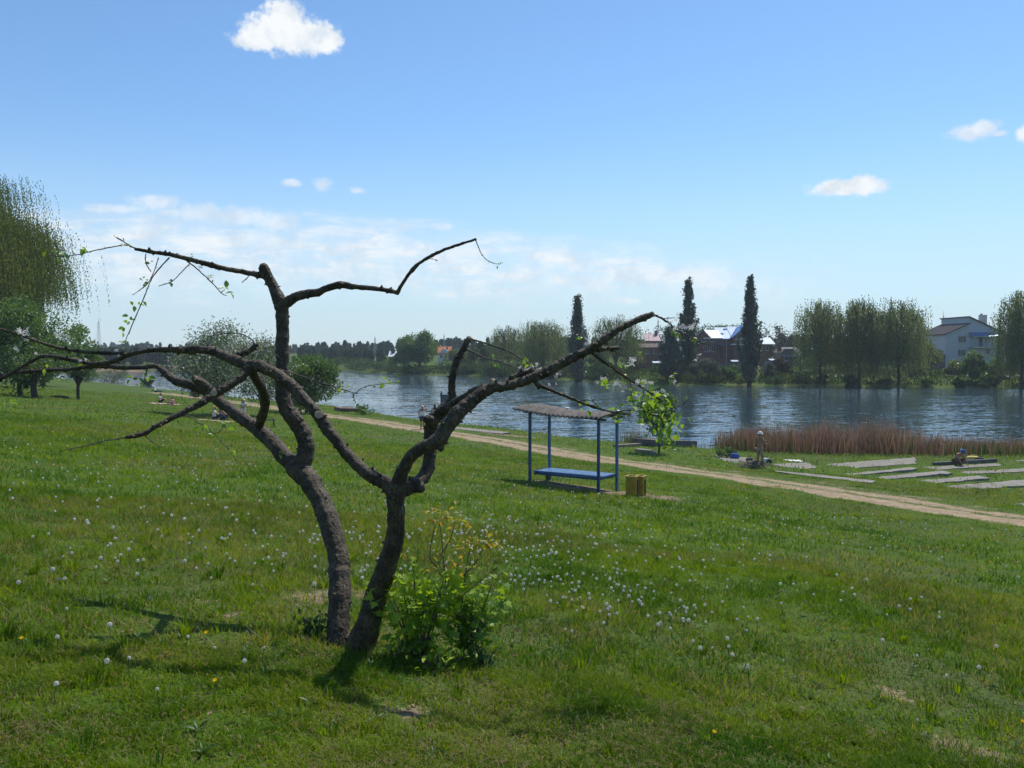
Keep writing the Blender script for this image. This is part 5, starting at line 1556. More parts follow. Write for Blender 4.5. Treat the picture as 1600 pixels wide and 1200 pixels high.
# young tree by the jetty
b_ = foot(1029, 709)
r_ = thing('young_tree', 'slender young tree with a thin dark trunk beside the concrete jetty', 'tree', b_)
broad_tree(r_, zat(598, b_.y) - b_.z, wid_(40, b_.y), .9, 5200, .13, M['leaf_green'], 361, 24, trunk_r=.05, fill=.15)
b_ = foot(1135, 716)
r_ = thing('bush', 'small round dark green bush beside the concrete of the bathing place', 'bush', b_)
broad_tree(r_, .55, .6, .02, 700, .1, M['leaf_green'], 365, 9)

# reeds
rg = np.random.RandomState(17)
def reeds(name, pts, n, hgt, seed, depth=2.2):
    rg = np.random.RandomState(seed)
    pts = np.array(pts); t = rg.rand(n) * (len(pts) - 1); i = np.minimum(t.astype(int), len(pts) - 2); f = (t - i)[:, None]
    q = pts[i] * (1 - f) + pts[i + 1] * f
    q = q + rg.normal(0, 1, (n, 2)) * np.array([.5, depth / 2])
    cl = vnoise(q[:, 0], q[:, 1], .8, 3, 23)
    H = hgt * np.interp(t / (len(pts) - 1), [0, .08, .2, .4, .46, .53, .7, .85, 1], [.55, .78, .95, 1.02, .92, .56, .52, .42, .38]) * rg.uniform(.3, 1.15, n) ** .8 * (.5 + .95 * cl)
    H = np.where(rg.rand(n) < .05, H * 1.35, H)
    z = np.maximum(terrain(q[:, 0], q[:, 1]), -.3)
    th = rg.uniform(0, 2 * PI, n); ln = np.abs(rg.normal(0, .24, n)) * H
    dx, dy = np.cos(th) * ln, np.sin(th) * ln; w = rg.uniform(.016, .042, n); ph = rg.uniform(0, PI, n)
    wx_, wy_ = np.cos(ph) * w / 2, np.sin(ph) * w / 2
    V = np.empty((n, 5, 3)); x, y = q[:, 0], q[:, 1]
    V[:, 0] = np.stack([x - wx_, y - wy_, z], 1); V[:, 1] = np.stack([x + wx_, y + wy_, z], 1)
    V[:, 2] = np.stack([x + wx_ * .8 + dx * .4, y + wy_ * .8 + dy * .4, z + H * .6], 1); V[:, 3] = np.stack([x - wx_ * .8 + dx * .4, y - wy_ * .8 + dy * .4, z + H * .6], 1)
    V[:, 4] = np.stack([x + dx, y + dy, z + H], 1)
    T = np.clip(rg.normal(.45, .22, n), 0, .86); green = (rg.rand(n) < .16) | (H < .8)
    T = np.where(green, .95, T)
    b = np.arange(n)[:, None] * 5
    return kind(mk(name, V.reshape(-1, 3), [b + np.array([[0, 1, 2, 3]]), b + np.array([[3, 2, 4]])], M['reed'], tint=np.repeat(T, 5)), 'stuff')
M['reed'] = foliage('reed', (0.17, 0.082, 0.06), (0.43, 0.27, 0.19), .38, None, 0, (0.09, 0.14, 0.03))
def gp2(px, py):
    g_ = ground(px, py); return (g_.x, g_.y)
reeds('reeds', [(13.4, 54.2), (16, 53.4), (20, 52.7), (25, 52.3), (29.5, 52.0), (34, 51.6), (42, 50.5)], 11000, 2.0, 1, 2.0)
reeds('reeds', [(7.6, 56.8), (8.4, 56.6), (9.4, 56.0)], 420, 1.1, 2, .8)

# ------------------------------------------------------------------ houses on the far bank
def brick_mat():
    m, nb, out = new_mat('brick')
    tc = nb.node('ShaderNodeTexCoord').outputs['Object']
    sp = nb.node('ShaderNodeSeparateXYZ'); nb.l.new(tc, sp.inputs[0])
    cb = nb.node('ShaderNodeCombineXYZ'); nb.put(cb.inputs[0], nb.add(sp.outputs[0], sp.outputs[1])); nb.put(cb.inputs[1], sp.outputs[2])
    br = nb.node('ShaderNodeTexBrick'); nb.l.new(cb.outputs[0], br.inputs['Vector'])
    br.inputs['Scale'].default_value = 2.2
    br.inputs['Color1'].default_value = (0.19, 0.075, 0.055, 1); br.inputs['Color2'].default_value = (0.26, 0.11, 0.08, 1); br.inputs['Mortar'].default_value = (0.25, 0.2, 0.17, 1)
    n = nb.noise(tc, .8, 4, .6)
    p = nb.node('ShaderNodeBsdfPrincipled'); nb.l.new(nb.mix(nb.mul(nb.step(n, .4, .7), .5), br.outputs[0], (.14, .07, .055)), p.inputs['Base Color']); p.inputs['Roughness'].default_value = .9
    nb.l.new(p.outputs[0], out.inputs[0]); return m
def ribbed(name, c1, c2, scale=5.0, rough=.4, metal=.0, axis=0):
    m, nb, out = new_mat(name)
    tc = nb.node('ShaderNodeTexCoord').outputs['Object']
    sp = nb.node('ShaderNodeSeparateXYZ'); nb.l.new(tc, sp.inputs[0])
    w = nb.m('SINE', nb.mul(sp.outputs[axis], scale * 2 * PI))
    p = nb.node('ShaderNodeBsdfPrincipled'); nb.l.new(nb.mix(nb.noise(tc, .7, 4, .6), c1, c2), p.inputs['Base Color'])
    p.inputs['Specular IOR Level'].default_value = .5 if rough < .6 else .05; p.inputs['Roughness'].default_value = rough; p.inputs['Metallic'].default_value = metal
    nb.l.new(nb.bump(w, .35, .04), p.inputs['Normal']); nb.l.new(p.outputs[0], out.inputs[0]); return m
M['brick'] = brick_mat()
M['roof_blue'] = ribbed('roof_blue', (.07, .15, .33), (.10, .2, .4), 3, .32, .15)
M['roof_white_and_glare'] = ribbed('roof_white_and_glare', (.72, .74, .76), (.82, .83, .84), 3, .25, .1)  # white sheet colour, also used for the painted glare on the brick house
M['roof_grey'] = ribbed('roof_grey', (.22, .22, .23), (.32, .32, .33), 5, .8)
M['roof_brown'] = ribbed('roof_brown', (.13, .095, .085), (.2, .15, .135), 5, .7)
M['roof_dark'] = ribbed('roof_dark', (.05, .045, .05), (.085, .08, .085), 5, .95)
M['roof_orange'] = ribbed('roof_orange', (.42, .14, .075), (.5, .19, .1), 5, .8)
M['roof_pink'] = ribbed('roof_pink', (.5, .36, .35), (.6, .46, .45), 5, .7)
M['siding'] = ribbed('siding', (.44, .46, .48), (.53, .55, .57), 2.5, .7)
M['plaster'] = surf('plaster', (.5, .48, .45), (.62, .6, .57), 1.0, .9, .1)
M['glass'] = surf('glass', (.02, .025, .03), (.05, .06, .07), .5, .12, 0, spec=.6)
M['frame'] = surf('frame', (.42, .42, .42), (.55, .55, .55), 4, .6, 0)
M['door_brown'] = surf('door_brown', (.08, .05, .04), (.13, .08, .06), 4, .6, 0)


class House:
    """a building whose front faces the lake; x, z given by pixels of the photograph at its distance"""
    def __init__(s, name, label, px0, px1, Y, py_base=None, depth=9, cat='house', group=None):
        s.Y = Y; s.d = depth
        a, b = base_at(px0, Y), base_at(px1, Y)
        s.z0 = min(a.z, b.z, tz(a.x, Y + depth * .5)) - .3
        if py_base is not None: s.z0 = min(s.z0, zat(py_base, Y))
        s.o = Vector(((a.x + b.x) / 2, Y, s.z0))
        s.root = thing(name, label, cat, s.o, group=group)

    def X(s, px): return at(px, 560, s.Y).x - s.o.x
    def Z(s, py): return zat(py, s.Y) - s.o.z

    def wall(s, poly, mat, y0=0.0, depth=None, name='wall'):
        """poly: pixel corners of the front face"""
        P = [(s.X(a), y0, (s.Z(b) if b is not None else 0.0)) for a, b in poly]
        return Geo().prism(P, (0, depth or s.d, 0)).build(name, mat, s.root)

    def roof(s, a, b, mat, over=.4, y0=None, depth=None, th=.16, name='roof'):
        """a sloping slab seen edge-on between pixel points a and b, running back"""
        A = Vector((s.X(a[0]), 0, s.Z(a[1]))); B = Vector((s.X(b[0]), 0, s.Z(b[1])))
        d = (B - A).normalized(); nrm = Vector((-d.z, 0, d.x))
        if nrm.z < 0: nrm = -nrm
        A = A - d * over * .3 + nrm * .03; B = B + d * over + nrm * .03
        y = (-over if y0 is None else y0)
        P = [Vector((q.x, y, q.z)) for q in (A, B, B + nrm * th, A + nrm * th)]
        return Geo().prism(P, (0, (depth or s.d) + over * 2, 0)).build(name, mat, s.root)

    def roof_front(s, px0, px1, eave, ridge, run, mat, over=.4, th=.16, name='roof', y0=0.0):
        """slope that faces the viewer: eave at the front, ridge set back by run"""
        x0, x1 = s.X(px0) - over, s.X(px1) + over
        e, r = s.Z(eave), s.Z(ridge)
        sl = (r - e) / run
        P = [Vector((x0, y0 - over, e - sl * over)), Vector((x0, y0 + run, r)), Vector((x0, y0 + run, r + th)), Vector((x0, y0 - over, e - sl * over + th))]
        f = Geo().prism(P, (x1 - x0, 0, 0)).build(name, mat, s.root)
        return f

    def window(s, px0, px1, py0, py1, bars=1, y0=0.0, mat=None):
        x0, x1, z1, z0 = s.X(px0), s.X(px1), s.Z(py0), s.Z(py1)
        w = .07
        g = Geo()
        g.span((x0 - w, y0 - .06, z0 - w), (x0, y0 - .002, z1 + w)); g.span((x1, y0 - .06, z0 - w), (x1 + w, y0 - .002, z1 + w))
        g.span((x0, y0 - .06, z1), (x1, y0 - .002, z1 + w)); g.span((x0, y0 - .06, z0 - w), (x1, y0 - .002, z0))
        for k in range(bars):
            xm = x0 + (x1 - x0) * (k + 1) / (bars + 1); g.span((xm - .035, y0 - .055, z0), (xm + .035, y0 - .002, z1))
        f = g.build('window', mat or M['frame'], s.root)
        Geo().span((x0, y0 - .03, z0), (x1, y0 - .004, z1)).build('pane', M['glass'], f)
        Geo().span((x0 - .12, y0 - .16, z0 - w - .08), (x1 + .12, y0 - .003, z0 - w - .004)).build('sill', mat or M['frame'], f)
        return f

    def door(s, px0, px1, py0, py1, y0=0.0, mat=None):
        d = Geo().span((s.X(px0), y0 - .05, s.Z(py1)), (s.X(px1), y0 - .003, s.Z(py0))).build('door', mat or M['door_brown'], s.root)
        Geo().box((s.X(px1) - .12, y0 - .08, (s.Z(py0) + s.Z(py1)) / 2), (.05, .05, .16)).build('handle', M['grey_metal'], d)
        return d

    def slab(s, px0, px1, py0, py1, y0, y1, mat, name):
        return Geo().span((s.X(px0), y0, s.Z(py1)), (s.X(px1), y1, s.Z(py0))).build(name, mat, s.root)


# brick house with a blue metal roof, glare put into one slope as white
h = House('brick_house', 'two-storey brick house with a blue metal roof, one slope coloured white as glare', 1088, 1183, 200, 572, 11)
h.wall([(1088, None), (1183, None), (1183, 529), (1088, 529)], M['brick'])
h.wall([(1088, 529.4), (1112, 529.4), (1099, 516)], M['brick'], -.25, 3.0, 'gable')
h.wall([(1143, None), (1184, None), (1184, 527), (1164, 508), (1143, 527)], M['brick'], -1.6, 6, 'wing')
h.roof_front(1126, 1146, 529, 511.5, 5.5, M['roof_blue'])
h.roof_front(1146, 1186, 528, 510.5, 5.6, M['roof_blue'], name='roof')
h.roof_front(1101, 1125.5, 528, 516, 4.0, M['roof_white_and_glare'])  # white colour stands in for glare on this metal slope
h.roof((1164, 508), (1142, 527.5), M['roof_blue'], .4, -2.0, 6)
h.roof((1164, 508), (1186, 527.5), M['roof_white_and_glare'], .4, -2.0, 6)
h.roof((1099, 516), (1087, 529), M['roof_dark'], .4, -.6, 3)
h.slab(1104, 1111, 509.5, 511.5, 6.0, 6.9, M['roof_white_and_glare'], 'chimney')
h.slab(1137, 1142.5, 512.5, 514.5, 4.2, 5.3, M['roof_white_and_glare'], 'skylight')
h.slab(1129, 1133.5, 520, 522.3, 1.9, 3.0, M['roof_white_and_glare'], 'skylight')
for a, b, c, d in ((1096, 1101, 527, 534), (1110, 1116, 529.5, 533.5), (1112, 1118, 540.5, 549), (1148, 1154, 522, 530), (1100, 1105, 541, 549)):
    h.window(a, b, c, d, 1, -1.6 if a > 1143 else 0)
h.window(1155, 1159, 541, 552, 0, -1.6)
h.door(1125, 1130, 542, 560)
h.slab(1116, 1130, 537.3, 538.6, -1.6, -.01, M['roof_blue'], 'canopy')
h.slab(1138, 1159, 537.3, 539, -3.2, -1.62, M['roof_white_and_glare'], 'canopy')
h.slab(1154, 1163, 527.5, 531.5, -2.6, -1.62, M['roof_white_and_glare'], 'canopy')
g = Geo(); g.tube([(h.X(1135), -.12, 0), (h.X(1135), -.12, h.Z(529))], .09, 8); g.build('downpipe', M['frame'], h.root)

h = House('brick_annex', 'small brick house with a glaring white metal roof right of the tallest poplar', 1182, 1206, 206, 570, 8)
h.wall([(1182, None), (1206, None), (1206, 537), (1182, 537)], M['brick'])
h.roof_front(1181, 1208, 537.5, 528, 4.0, M['roof_white_and_glare'])
h.window(1196, 1200, 541, 547, 1); h.window(1185, 1188, 541, 547, 1); h.door(1202, 1205, 541, 555)

h = House('shed', 'dark shed with a grey gabled roof between the annex and the left willow', 1221, 1252, 183, 578, 6, 'shed')
h.wall([(1221, None), (1252, None), (1252, 558), (1239, 545), (1226, 545), (1221, 551)], M['wood_old'])
h.roof_front(1226, 1252, 556, 543.5, 3.4, M['roof_grey'])
h.door(1236, 1241, 560, 575); h.window(1226, 1231, 557, 563)
h.slab(1217, 1222, 536, 549, .5, 1.3, M['brick'], 'chimney')

h = House('brick_building', 'long low dark red brick building left of the shorter poplar', 1003, 1038, 208, 572, 8)
h.wall([(1003, None), (1038, None), (1038, 544), (1003, 544)], M['brick'])
h.roof_front(1002, 1039, 543, 537.5, 3.0, M['roof_brown'])
h.window(1009, 1014, 547, 552); h.window(1020, 1025, 547, 552); h.door(1030, 1034, 546, 560)
h = House('pink_roof_house', 'house with a pale pink roof and brick chimney behind the low brick building', 1008, 1034, 232, 560, 8)
h.wall([(1008, None), (1034, None), (1034, 533), (1008, 533)], M['brick'])
h.roof_front(1010, 1030, 532.5, 521.5, 5, M['roof_pink'])
h.slab(1026.5, 1030.5, 516, 530, 3.4, 4.4, M['brick'], 'chimney')
h.window(1013, 1017, 535, 541); h.window(1023, 1027, 535, 541)

# pale house on the right
h = House('pale_house', 'pale blue grey two-storey house with split gable roof and blue balcony canopy', 1477, 1570, 186, 575, 12)
h.wall([(1477, None), (1570, None), (1570, 522), (1513, 496), (1513, 506), (1477, 522)], M['siding'])
h.roof((1513, 506), (1477, 522), M['roof_dark'], .5)
h.roof((1512, 495.6), (1571, 522.4), M['roof_brown'], .5)
h.slab(1544, 1553, 491, 506, 3, 4.2, M['plaster'], 'chimney')
h.slab(1545.2, 1546.8, 489, 491, 3.3, 3.8, M['roof_dark'], 'chimney_pot')
h.window(1497, 1508, 525.5, 535, 2); h.window(1497, 1508, 546.5, 556, 2); h.window(1538, 1546, 528, 534, 1); h.window(1539, 1546, 546, 553, 1)
h.door(1529, 1534.5, 527.5, 541.5)
x0, x1 = h.X(1513), h.X(1553)
Geo().prism([(x0, -1.9, h.Z(526.3)), (x1, -1.9, h.Z(526.3)), (x1, -1.9, h.Z(525.6)), (x0, -1.9, h.Z(525.6))], (0, .02, 0)).build('canopy_edge', M['frame'], h.root)
Geo().prism([Vector((x0, -1.85, h.Z(526))), Vector((x0, -.01, h.Z(519.8))), Vector((x0, -.01, h.Z(519.2))), Vector((x0, -1.85, h.Z(525.4)))], (x1 - x0, 0, 0)).build('canopy', M['roof_blue'], h.root)
h.slab(1513, 1554, 542, 543.6, -1.7, -.01, M['plaster'], 'balcony')
g = Geo()
for k in range(29):
    x = x0 + (x1 - x0) * k / 28; g.span((x - .02, -1.66, h.Z(542)), (x + .02, -1.62, h.Z(535)))
g.span((x0, -1.67, h.Z(535)), (x1, -1.61, h.Z(534.6)))
g.build('railing', M['grey_metal'], h.root)
for x in (x0 + .08, x0 + (x1 - x0) * .5, x1 - .08): Geo().tube([(x, -1.75, 0), (x, -1.75, h.Z(525.8))], .06, 8).build('post', M['grey_metal'], h.root)

h = House('orange_roof_house', 'white house with an orange tiled roof between the trees across the lake', 684, 704, 285, 566, 8)
h.wall([(684, None), (704, None), (704, 552), (694, 544), (684, 552)], M['plaster'])
h.roof_front(684, 703, 552.5, 542, 4.0, M['roof_orange'])
h.window(688, 691, 555, 559); h.window(696, 699, 555, 559)
h.slab(697, 699, 539.5, 546, 2.2, 3.2, M['brick'], 'chimney')
for px0, px1, e, rdg, bs, mt, wl, nm, lb in ((548, 574, 566, 561.5, 571, 'roof_white_and_glare', 'plaster', 'warehouse', 'long white shed with a pale roof across the lake, the left of two'), (577, 600, 567, 560, 573, 'roof_grey', 'plaster', 'warehouse', 'grey roofed shed across the lake, the right of two'),
                                       (608, 632, 557, 549, 566, 'roof_white_and_glare', 'door_brown', 'village_house', 'dark house with a white roof left of the large bright tree'), (456 + 1000, 1475, 554.5, 551, 565, 'roof_pink', 'wood_old', 'garden_shed', 'low garden shed with a pale flat roof left of the pale house')):
    h = House(nm, lb, px0, px1, 186 if px0 > 1000 else 330, bs, 6, 'shed' if 'shed' in lb else 'house')
    h.wall([(px0, None), (px1, None), (px1, e), (px0, e)], M[wl]); h.roof_front(px0, px1, e, rdg, 4.0, M[mt])
    h.door(px0 + (px1 - px0) * .4, px0 + (px1 - px0) * .52, e + 2, bs); h.window(px0 + (px1 - px0) * .7, px0 + (px1 - px0) * .82, e + 1.6, e + 4.4)
    if nm == 'village_house':
        for a in (611, 619): h.slab(a, a + 4, 546.5, 552, 2.0, 3.0, M['roof_dark'], 'chimney')

# fences, garden roofs and awnings on the far bank
def fence(px0, px1, Y, py0, py1, mat, name, label, cat='fence'):
    a, b = at(px0, py0, Y), at(px1, py0, Y)
    zb = min(tz(a.x, Y), tz(b.x, Y), zat(py1, Y)) - .1; hgt = a.z - zb
    root = thing(name, label, cat, ((a.x + b.x) / 2, Y, zb))
    L = b.x - a.x
    g = Geo(); nb_ = max(3, int(L / .35))
    for k in range(nb_):
        x = -L / 2 + L * (k + .5) / nb_; g.span((x - L / nb_ * .48, -.02, .1), (x + L / nb_ * .48, .02, hgt - rg.uniform(0, .04)))
    g.build('panel', mat, root)
    for k in range(max(2, int(L / 3))):
        x = -L / 2 + L * k / (max(2, int(L / 3)) - 1); Geo().span((x - .06, .022, 0), (x + .06, .14, hgt + .05)).build('post', M['concrete_dark'], root)
fence(1112, 1160, 184, 568.5, 582, M['concrete'], 'garden_fence', 'grey board fence below the brick house')
fence(1194, 1217, 186, 564, 576, M['grey_metal'], 'garden_fence', 'pale blue grey fence between the tallest poplar and the shed')
fence(1415, 1480, 172, 582.5, 586.5, M['concrete_dark'], 'garden_fence', 'low dark wall along the far path under the pale house')
def awning(px, Y, py, w, label):
    b = base_at(px, Y); root = thing('awning', label, 'awning', b); zt = zat(py, Y) - b.z; W_ = wid_(w, Y) / 2
    Geo().prism([(-W_, -.8, zt - .28), (-W_, .8, zt), (-W_, .8, zt + .05), (-W_, -.8, zt - .23)], (2 * W_, 0, 0)).build('roof', M['roof_white_and_glare'], root)
    for sx in (-1, 1):
        for y, dz in ((-.7, -.27), (.7, -.03)): Geo().tube([(sx * W_ * .9, y, 0), (sx * W_ * .9, y, zt + dz)], .04, 6).build('post', M['grey_metal'], root)
awning(1026, 178, 565, 13, 'white pointed awning at the left foot of the shorter poplar')
awning(1071, 180, 562, 6, 'small white awning between the two left poplars'); awning(1085, 180, 562, 8, 'small white awning just right of the tall slim poplar')
awning(1149, 182, 563, 13, 'white awning below the brick house beside the tallest poplar'); awning(933, 192, 570, 6, 'small white awning right of the middle poplar')
awning(1207, 186, 561, 10, 'white awning over the fence between the tallest poplar and the shed')
# path on the far bank
pf = []
for px in np.linspace(1230, 1600, 60):
    b = base_at(px, 168 - (px - 1230) / 370 * 6); pf.append((b.x, b.y))
pf = np.array(pf); V = np.concatenate([np.stack([pf[:, 0], pf[:, 1] + o_, terrain(pf[:, 0], pf[:, 1] + o_) + .03], 1) for o_ in (-1.6, 1.6)])
k = np.arange(59); F = np.stack([k, k + 1, k + 61, k + 60], 1)
kind(mk('far_path', V, F, M['concrete'], uv=np.zeros(len(V))), 'structure')

# lattice masts on the skyline
def mast(px, top, Y, w, label, red=False):
    b = base_at(px, Y); H = zat(top, Y) - b.z
    root = thing('lattice_mast', label, 'mast', b, group='lattice masts on the skyline'); g = Geo(); n_ = 12
    for sx, sy in ((-1, -1), (1, -1), (1, 1), (-1, 1)): g.tube([(sx * w, sy * w, 0), (sx * w * .25, sy * w * .25, H)], .05, 4)
    for k in range(n_):
        z0, z1 = H * k / n_, H * (k + 1) / n_; a, c = w * (1 - .75 * k / n_), w * (1 - .75 * (k + 1) / n_)
        for s in (-1, 1): g.tube([(-a * s, -a, z0), (c * s, -c, z1)], .025, 4); g.tube([(-a * s, a, z0), (c * s, c, z1)], .025, 4)
    g.build('frame', M['grey_metal'], root)
    Geo().tube([(0, 0, H * .97), (0, 0, H * 1.12)], .07, 5).build('antenna', M['grey_metal'], root)
mast(155, 503, 420, 1.0, 'pale lattice mast above the small light green tree at the left')
mast(586, 528, 420, .9, 'thin lattice mast over the skyline wood left of the large bright tree'); mast(694, 524, 420, .9, 'thin lattice mast right above the orange roof')
mast(1028, 501, 420, .9, 'thin lattice mast behind the end of the long right limb')
mast(1533 - 60, 493, 420, .7, 'thin leaning antenna mast behind the trees left of the pale house')
for px, top, Y, lb in ((1438, 503, 175, 'dark wooden utility pole right of the three willows'), (1445, 508, 182, 'second utility pole right of the three willows, the lower one')):
    b = base_at(px, Y); root = thing('utility_pole', lb, 'pole', b); H = zat(top, Y) - b.z
    Geo().tube([(0, 0, -.3), (0, 0, H)], [.14, .1], 8).build('pole', M['wood_old'], root); Geo().box((0, 0, H - .5), (1.4, .1, .1)).build('crossarm', M['wood_old'], root)
# ------------------------------------------------------------------ shelter with bench
fl, bl, fr, br_ = ground(828, 752, 5, 60), ground(849, 754, 5, 60), ground(935, 769, 5, 60), ground(951.5, 766, 5, 60)
# a rectangle on the ground: front edge from fl to fr, back set behind
ex = Vector((fr.x - fl.x, fr.y - fl.y, 0)); Wd = ex.length; ex.normalize(); ey = Vector((-ex.y, ex.x, 0))
Dp = 1.05
cen = Vector(((fl.x + fr.x) / 2, (fl.y + fr.y) / 2, 0)) + ey * Dp / 2
cen.z = tz(cen.x, cen.y)
rz = math.atan2(ex.y, ex.x)
sh = thing('bus_shelter_bench', 'open blue shelter with a corrugated roof on four posts over a blue bench', 'shelter', cen, rz)
sh.name = 'shelter'
MI = Matrix.Rotation(-rz, 3, 'Z')
def loc(p): return MI @ (p - cen)
post_xy = [(-Wd / 2, -Dp / 2), (Wd / 2, -Dp / 2), (-Wd / 2, Dp / 2), (Wd / 2, Dp / 2)]
def wpt(x, y):
    p = cen + ex * x + ey * y; return Vector((p.x, p.y, tz(p.x, p.y)))
# heights of the roof over the front posts taken from the photo
topL = at(828, 641, fl.y).z - cen.z; topR = at(935, 653, fr.y).z - cen.z
def roof_z(x, y):
    t = (x + Wd / 2) / Wd
    return topL + (topR - topL) * t - 0.05 * math.sin(PI * np.clip(t, 0, 1)) + 0.02 * y
for x, y in post_xy:
    b = wpt(x, y).z - cen.z
    back = y > 0
    w = .075
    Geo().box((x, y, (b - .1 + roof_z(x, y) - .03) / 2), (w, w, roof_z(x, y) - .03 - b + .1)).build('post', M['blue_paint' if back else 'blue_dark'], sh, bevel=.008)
    if x < 0 and back: Geo().box((x - .02, y - .03, b + .1), (.14, .12, .5)).build('footing', M['concrete_dark'], sh, bevel=.01)
# beams under the roof
for y in (-Dp / 2, Dp / 2):
    z0, z1 = roof_z(-Wd / 2, y), roof_z(Wd / 2, y); L = Wd + .5
    P = [(-L / 2, y - .03, z0 - .07), (L / 2, y - .03, z1 - .07), (L / 2, y - .03, z1 - .012), (-L / 2, y - .03, z0 - .012)]
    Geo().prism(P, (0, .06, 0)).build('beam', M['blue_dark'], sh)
# corrugated sheet
nx, ny = 180, 14; Lx, Ly = Wd + .62, Dp + .75
xs = np.linspace(-Lx / 2 - .1, Lx / 2 - .02, nx); ys = np.linspace(-Ly / 2, Ly / 2, ny)
X_, Y_ = np.meshgrid(xs, ys, indexing='ij')
t_ = (X_ + Wd / 2) / Wd
Z_ = topL + (topR - topL) * t_ - 0.055 * np.sin(PI * np.clip(t_, -.1, 1.1)) + 0.035 * np.sin(X_ * 2 * PI / .165) + .10 - .085 * (Y_ / (Ly / 2)) ** 2 + .01 * np.sin(X_ * 1.3)
Vt = np.stack([X_, Y_, Z_], -1).reshape(-1, 3)
i, j = np.meshgrid(np.arange(nx - 1), np.arange(ny - 1), indexing='ij'); F1 = np.stack([i * ny + j, (i + 1) * ny + j, (i + 1) * ny + j + 1, i * ny + j + 1], -1).reshape(-1, 4)
ro = mk('roof', Vt, F1, M['slate'], sh, smooth=True)
so_ = ro.modifiers.new('thickness', 'SOLIDIFY'); so_.thickness = .012
# small pale stone lying on the roof
st = Geo(); bmv = bmesh.new(); bmesh.ops.create_icosphere(bmv, subdivisions=2, radius=.05)
for v in bmv.verts: v.co = Vector((v.co.x * 1.5, v.co.y, v.co.z * .6)) * (1 + .2 * random.Random(v.index).random())
me = bpy.data.meshes.new('pebble'); bmv.to_mesh(me); bmv.free()
pb = cen + ex * (-.45) + ey * .35
po = link_mesh('pebble', me, M['white_cloth'], None, (pb.x, pb.y, cen.z + roof_z(-.45, .35) + .125)); tag(po, 'small pale stone lying on top of the corrugated shelter roof', 'stone')
# bench: two long boards on cross pieces
zb = .46
zl, zr = wpt(-Wd / 2, -.2).z - cen.z + zb, wpt(Wd / 2, -.2).z - cen.z + zb
zl = at(835, 736, fl.y).z - cen.z; zr = at(935, 746, fr.y).z - cen.z
for k, y in enumerate((-.34, -.06, .22)):
    P = [(-Wd / 2 + .0, y, zl - .05), (Wd / 2 - .0, y, zr - .05), (Wd / 2, y, zr), (-Wd / 2, y, zl)]
    Geo().prism(P, (0, .26, 0)).build('seat_board', M['blue_paint'], sh, bevel=.006)
P = [(-Wd / 2 + .05, -.38, zl - .11), (Wd / 2 - .05, -.38, zr - .11), (Wd / 2 - .05, -.38, zr - .052), (-Wd / 2 + .05, -.38, zl - .052)]
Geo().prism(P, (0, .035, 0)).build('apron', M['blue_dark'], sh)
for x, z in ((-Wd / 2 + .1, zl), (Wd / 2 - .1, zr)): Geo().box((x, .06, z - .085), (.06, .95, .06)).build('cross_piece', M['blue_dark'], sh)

# ------------------------------------------------------------------ twin yellow litter bins
b0 = ground(990, 774, 5, 60)
def litter_bin(dx, dy, s, label):
    root = thing('litter_bin', label, 'litter bin', (b0.x + dx, b0.y + dy, tz(b0.x + dx, b0.y + dy)), R(-28), 'twin yellow litter bins')
    w, d, h_ = .34 * s, .32 * s, .62 * s; t = .02
    g = Geo()
    for sx in (-1, 1): g.box((sx * w / 2, 0, h_ / 2 + .03), (t, d, h_)); 
    for sy in (-1, 1): g.box((0, sy * d / 2, h_ / 2 + .03), (w - t, t, h_))
    g.box((0, 0, .05), (w - t, d - t, .02))
    g.build('box', M['yellow_paint'], root)
    g = Geo()
    for sx in (-1, 1): g.box((sx * w / 2, 0, h_ + .04), (.05, d + .05, .03))
    for sy in (-1, 1): g.box((0, sy * d / 2, h_ + .04), (w - .05, .05, .03))
    g.build('rim', M['yellow_paint'], root)
    for sx in (-1, 1): Geo().box((sx * (w / 2 + .03), 0, .22), (.035, .035, .5)).build('post', M['rust'], root)
    for sx in (-1, 1): Geo().tube([(sx * w / 2, 0, .40), (sx * (w / 2 + .055), 0, .40)], .014, 8).build('pivot', M['rust'], root)
    return root
litter_bin(-.05, -.07, .84, 'front left one of the two yellow metal litter bins beside the shelter')
litter_bin(.19, .12, .84, 'rear right one of the two yellow metal litter bins beside the shelter')

# ------------------------------------------------------------------ concrete slabs of the bathing place, jetty
def slab_px(pts, th, label, mat='concrete', name='concrete_slab', cat='slab', group='concrete slabs of the bathing place', lift=.006):
    G_ = [ground(a, b) for a, b in pts]
    c = sum(G_, Vector()) / len(G_); top = max(q.z for q in G_) + lift
    # fine outline with broken edges
    rgx = np.random.RandomState(int(c.x * 100) & 1023)
    out = []
    for k in range(len(G_)):
        a, b = G_[k], G_[(k + 1) % len(G_)]; n_ = max(2, int((b - a).length / .35))
        for s in range(n_):
            p = a.lerp(b, s / n_); jit = .0 if s == 0 else .05
            out.append((p.x - c.x + rgx.normal(0, jit), p.y - c.y + rgx.normal(0, jit), (p.z - c.z) * .6 + lift - .0))
    P = [Vector(p) for p in out]
    o = Geo().prism([(p.x, p.y, p.z - th) for p in P], (0, 0, th)).build(name, M[mat], None)
    o.location = c
    return tag(o, label, cat, group)
X0, Y0, S_ = 1080, 640, 1 / 3.077
def cp(*q): return [(X0 + a * S_, Y0 + b * S_) for a, b in q]
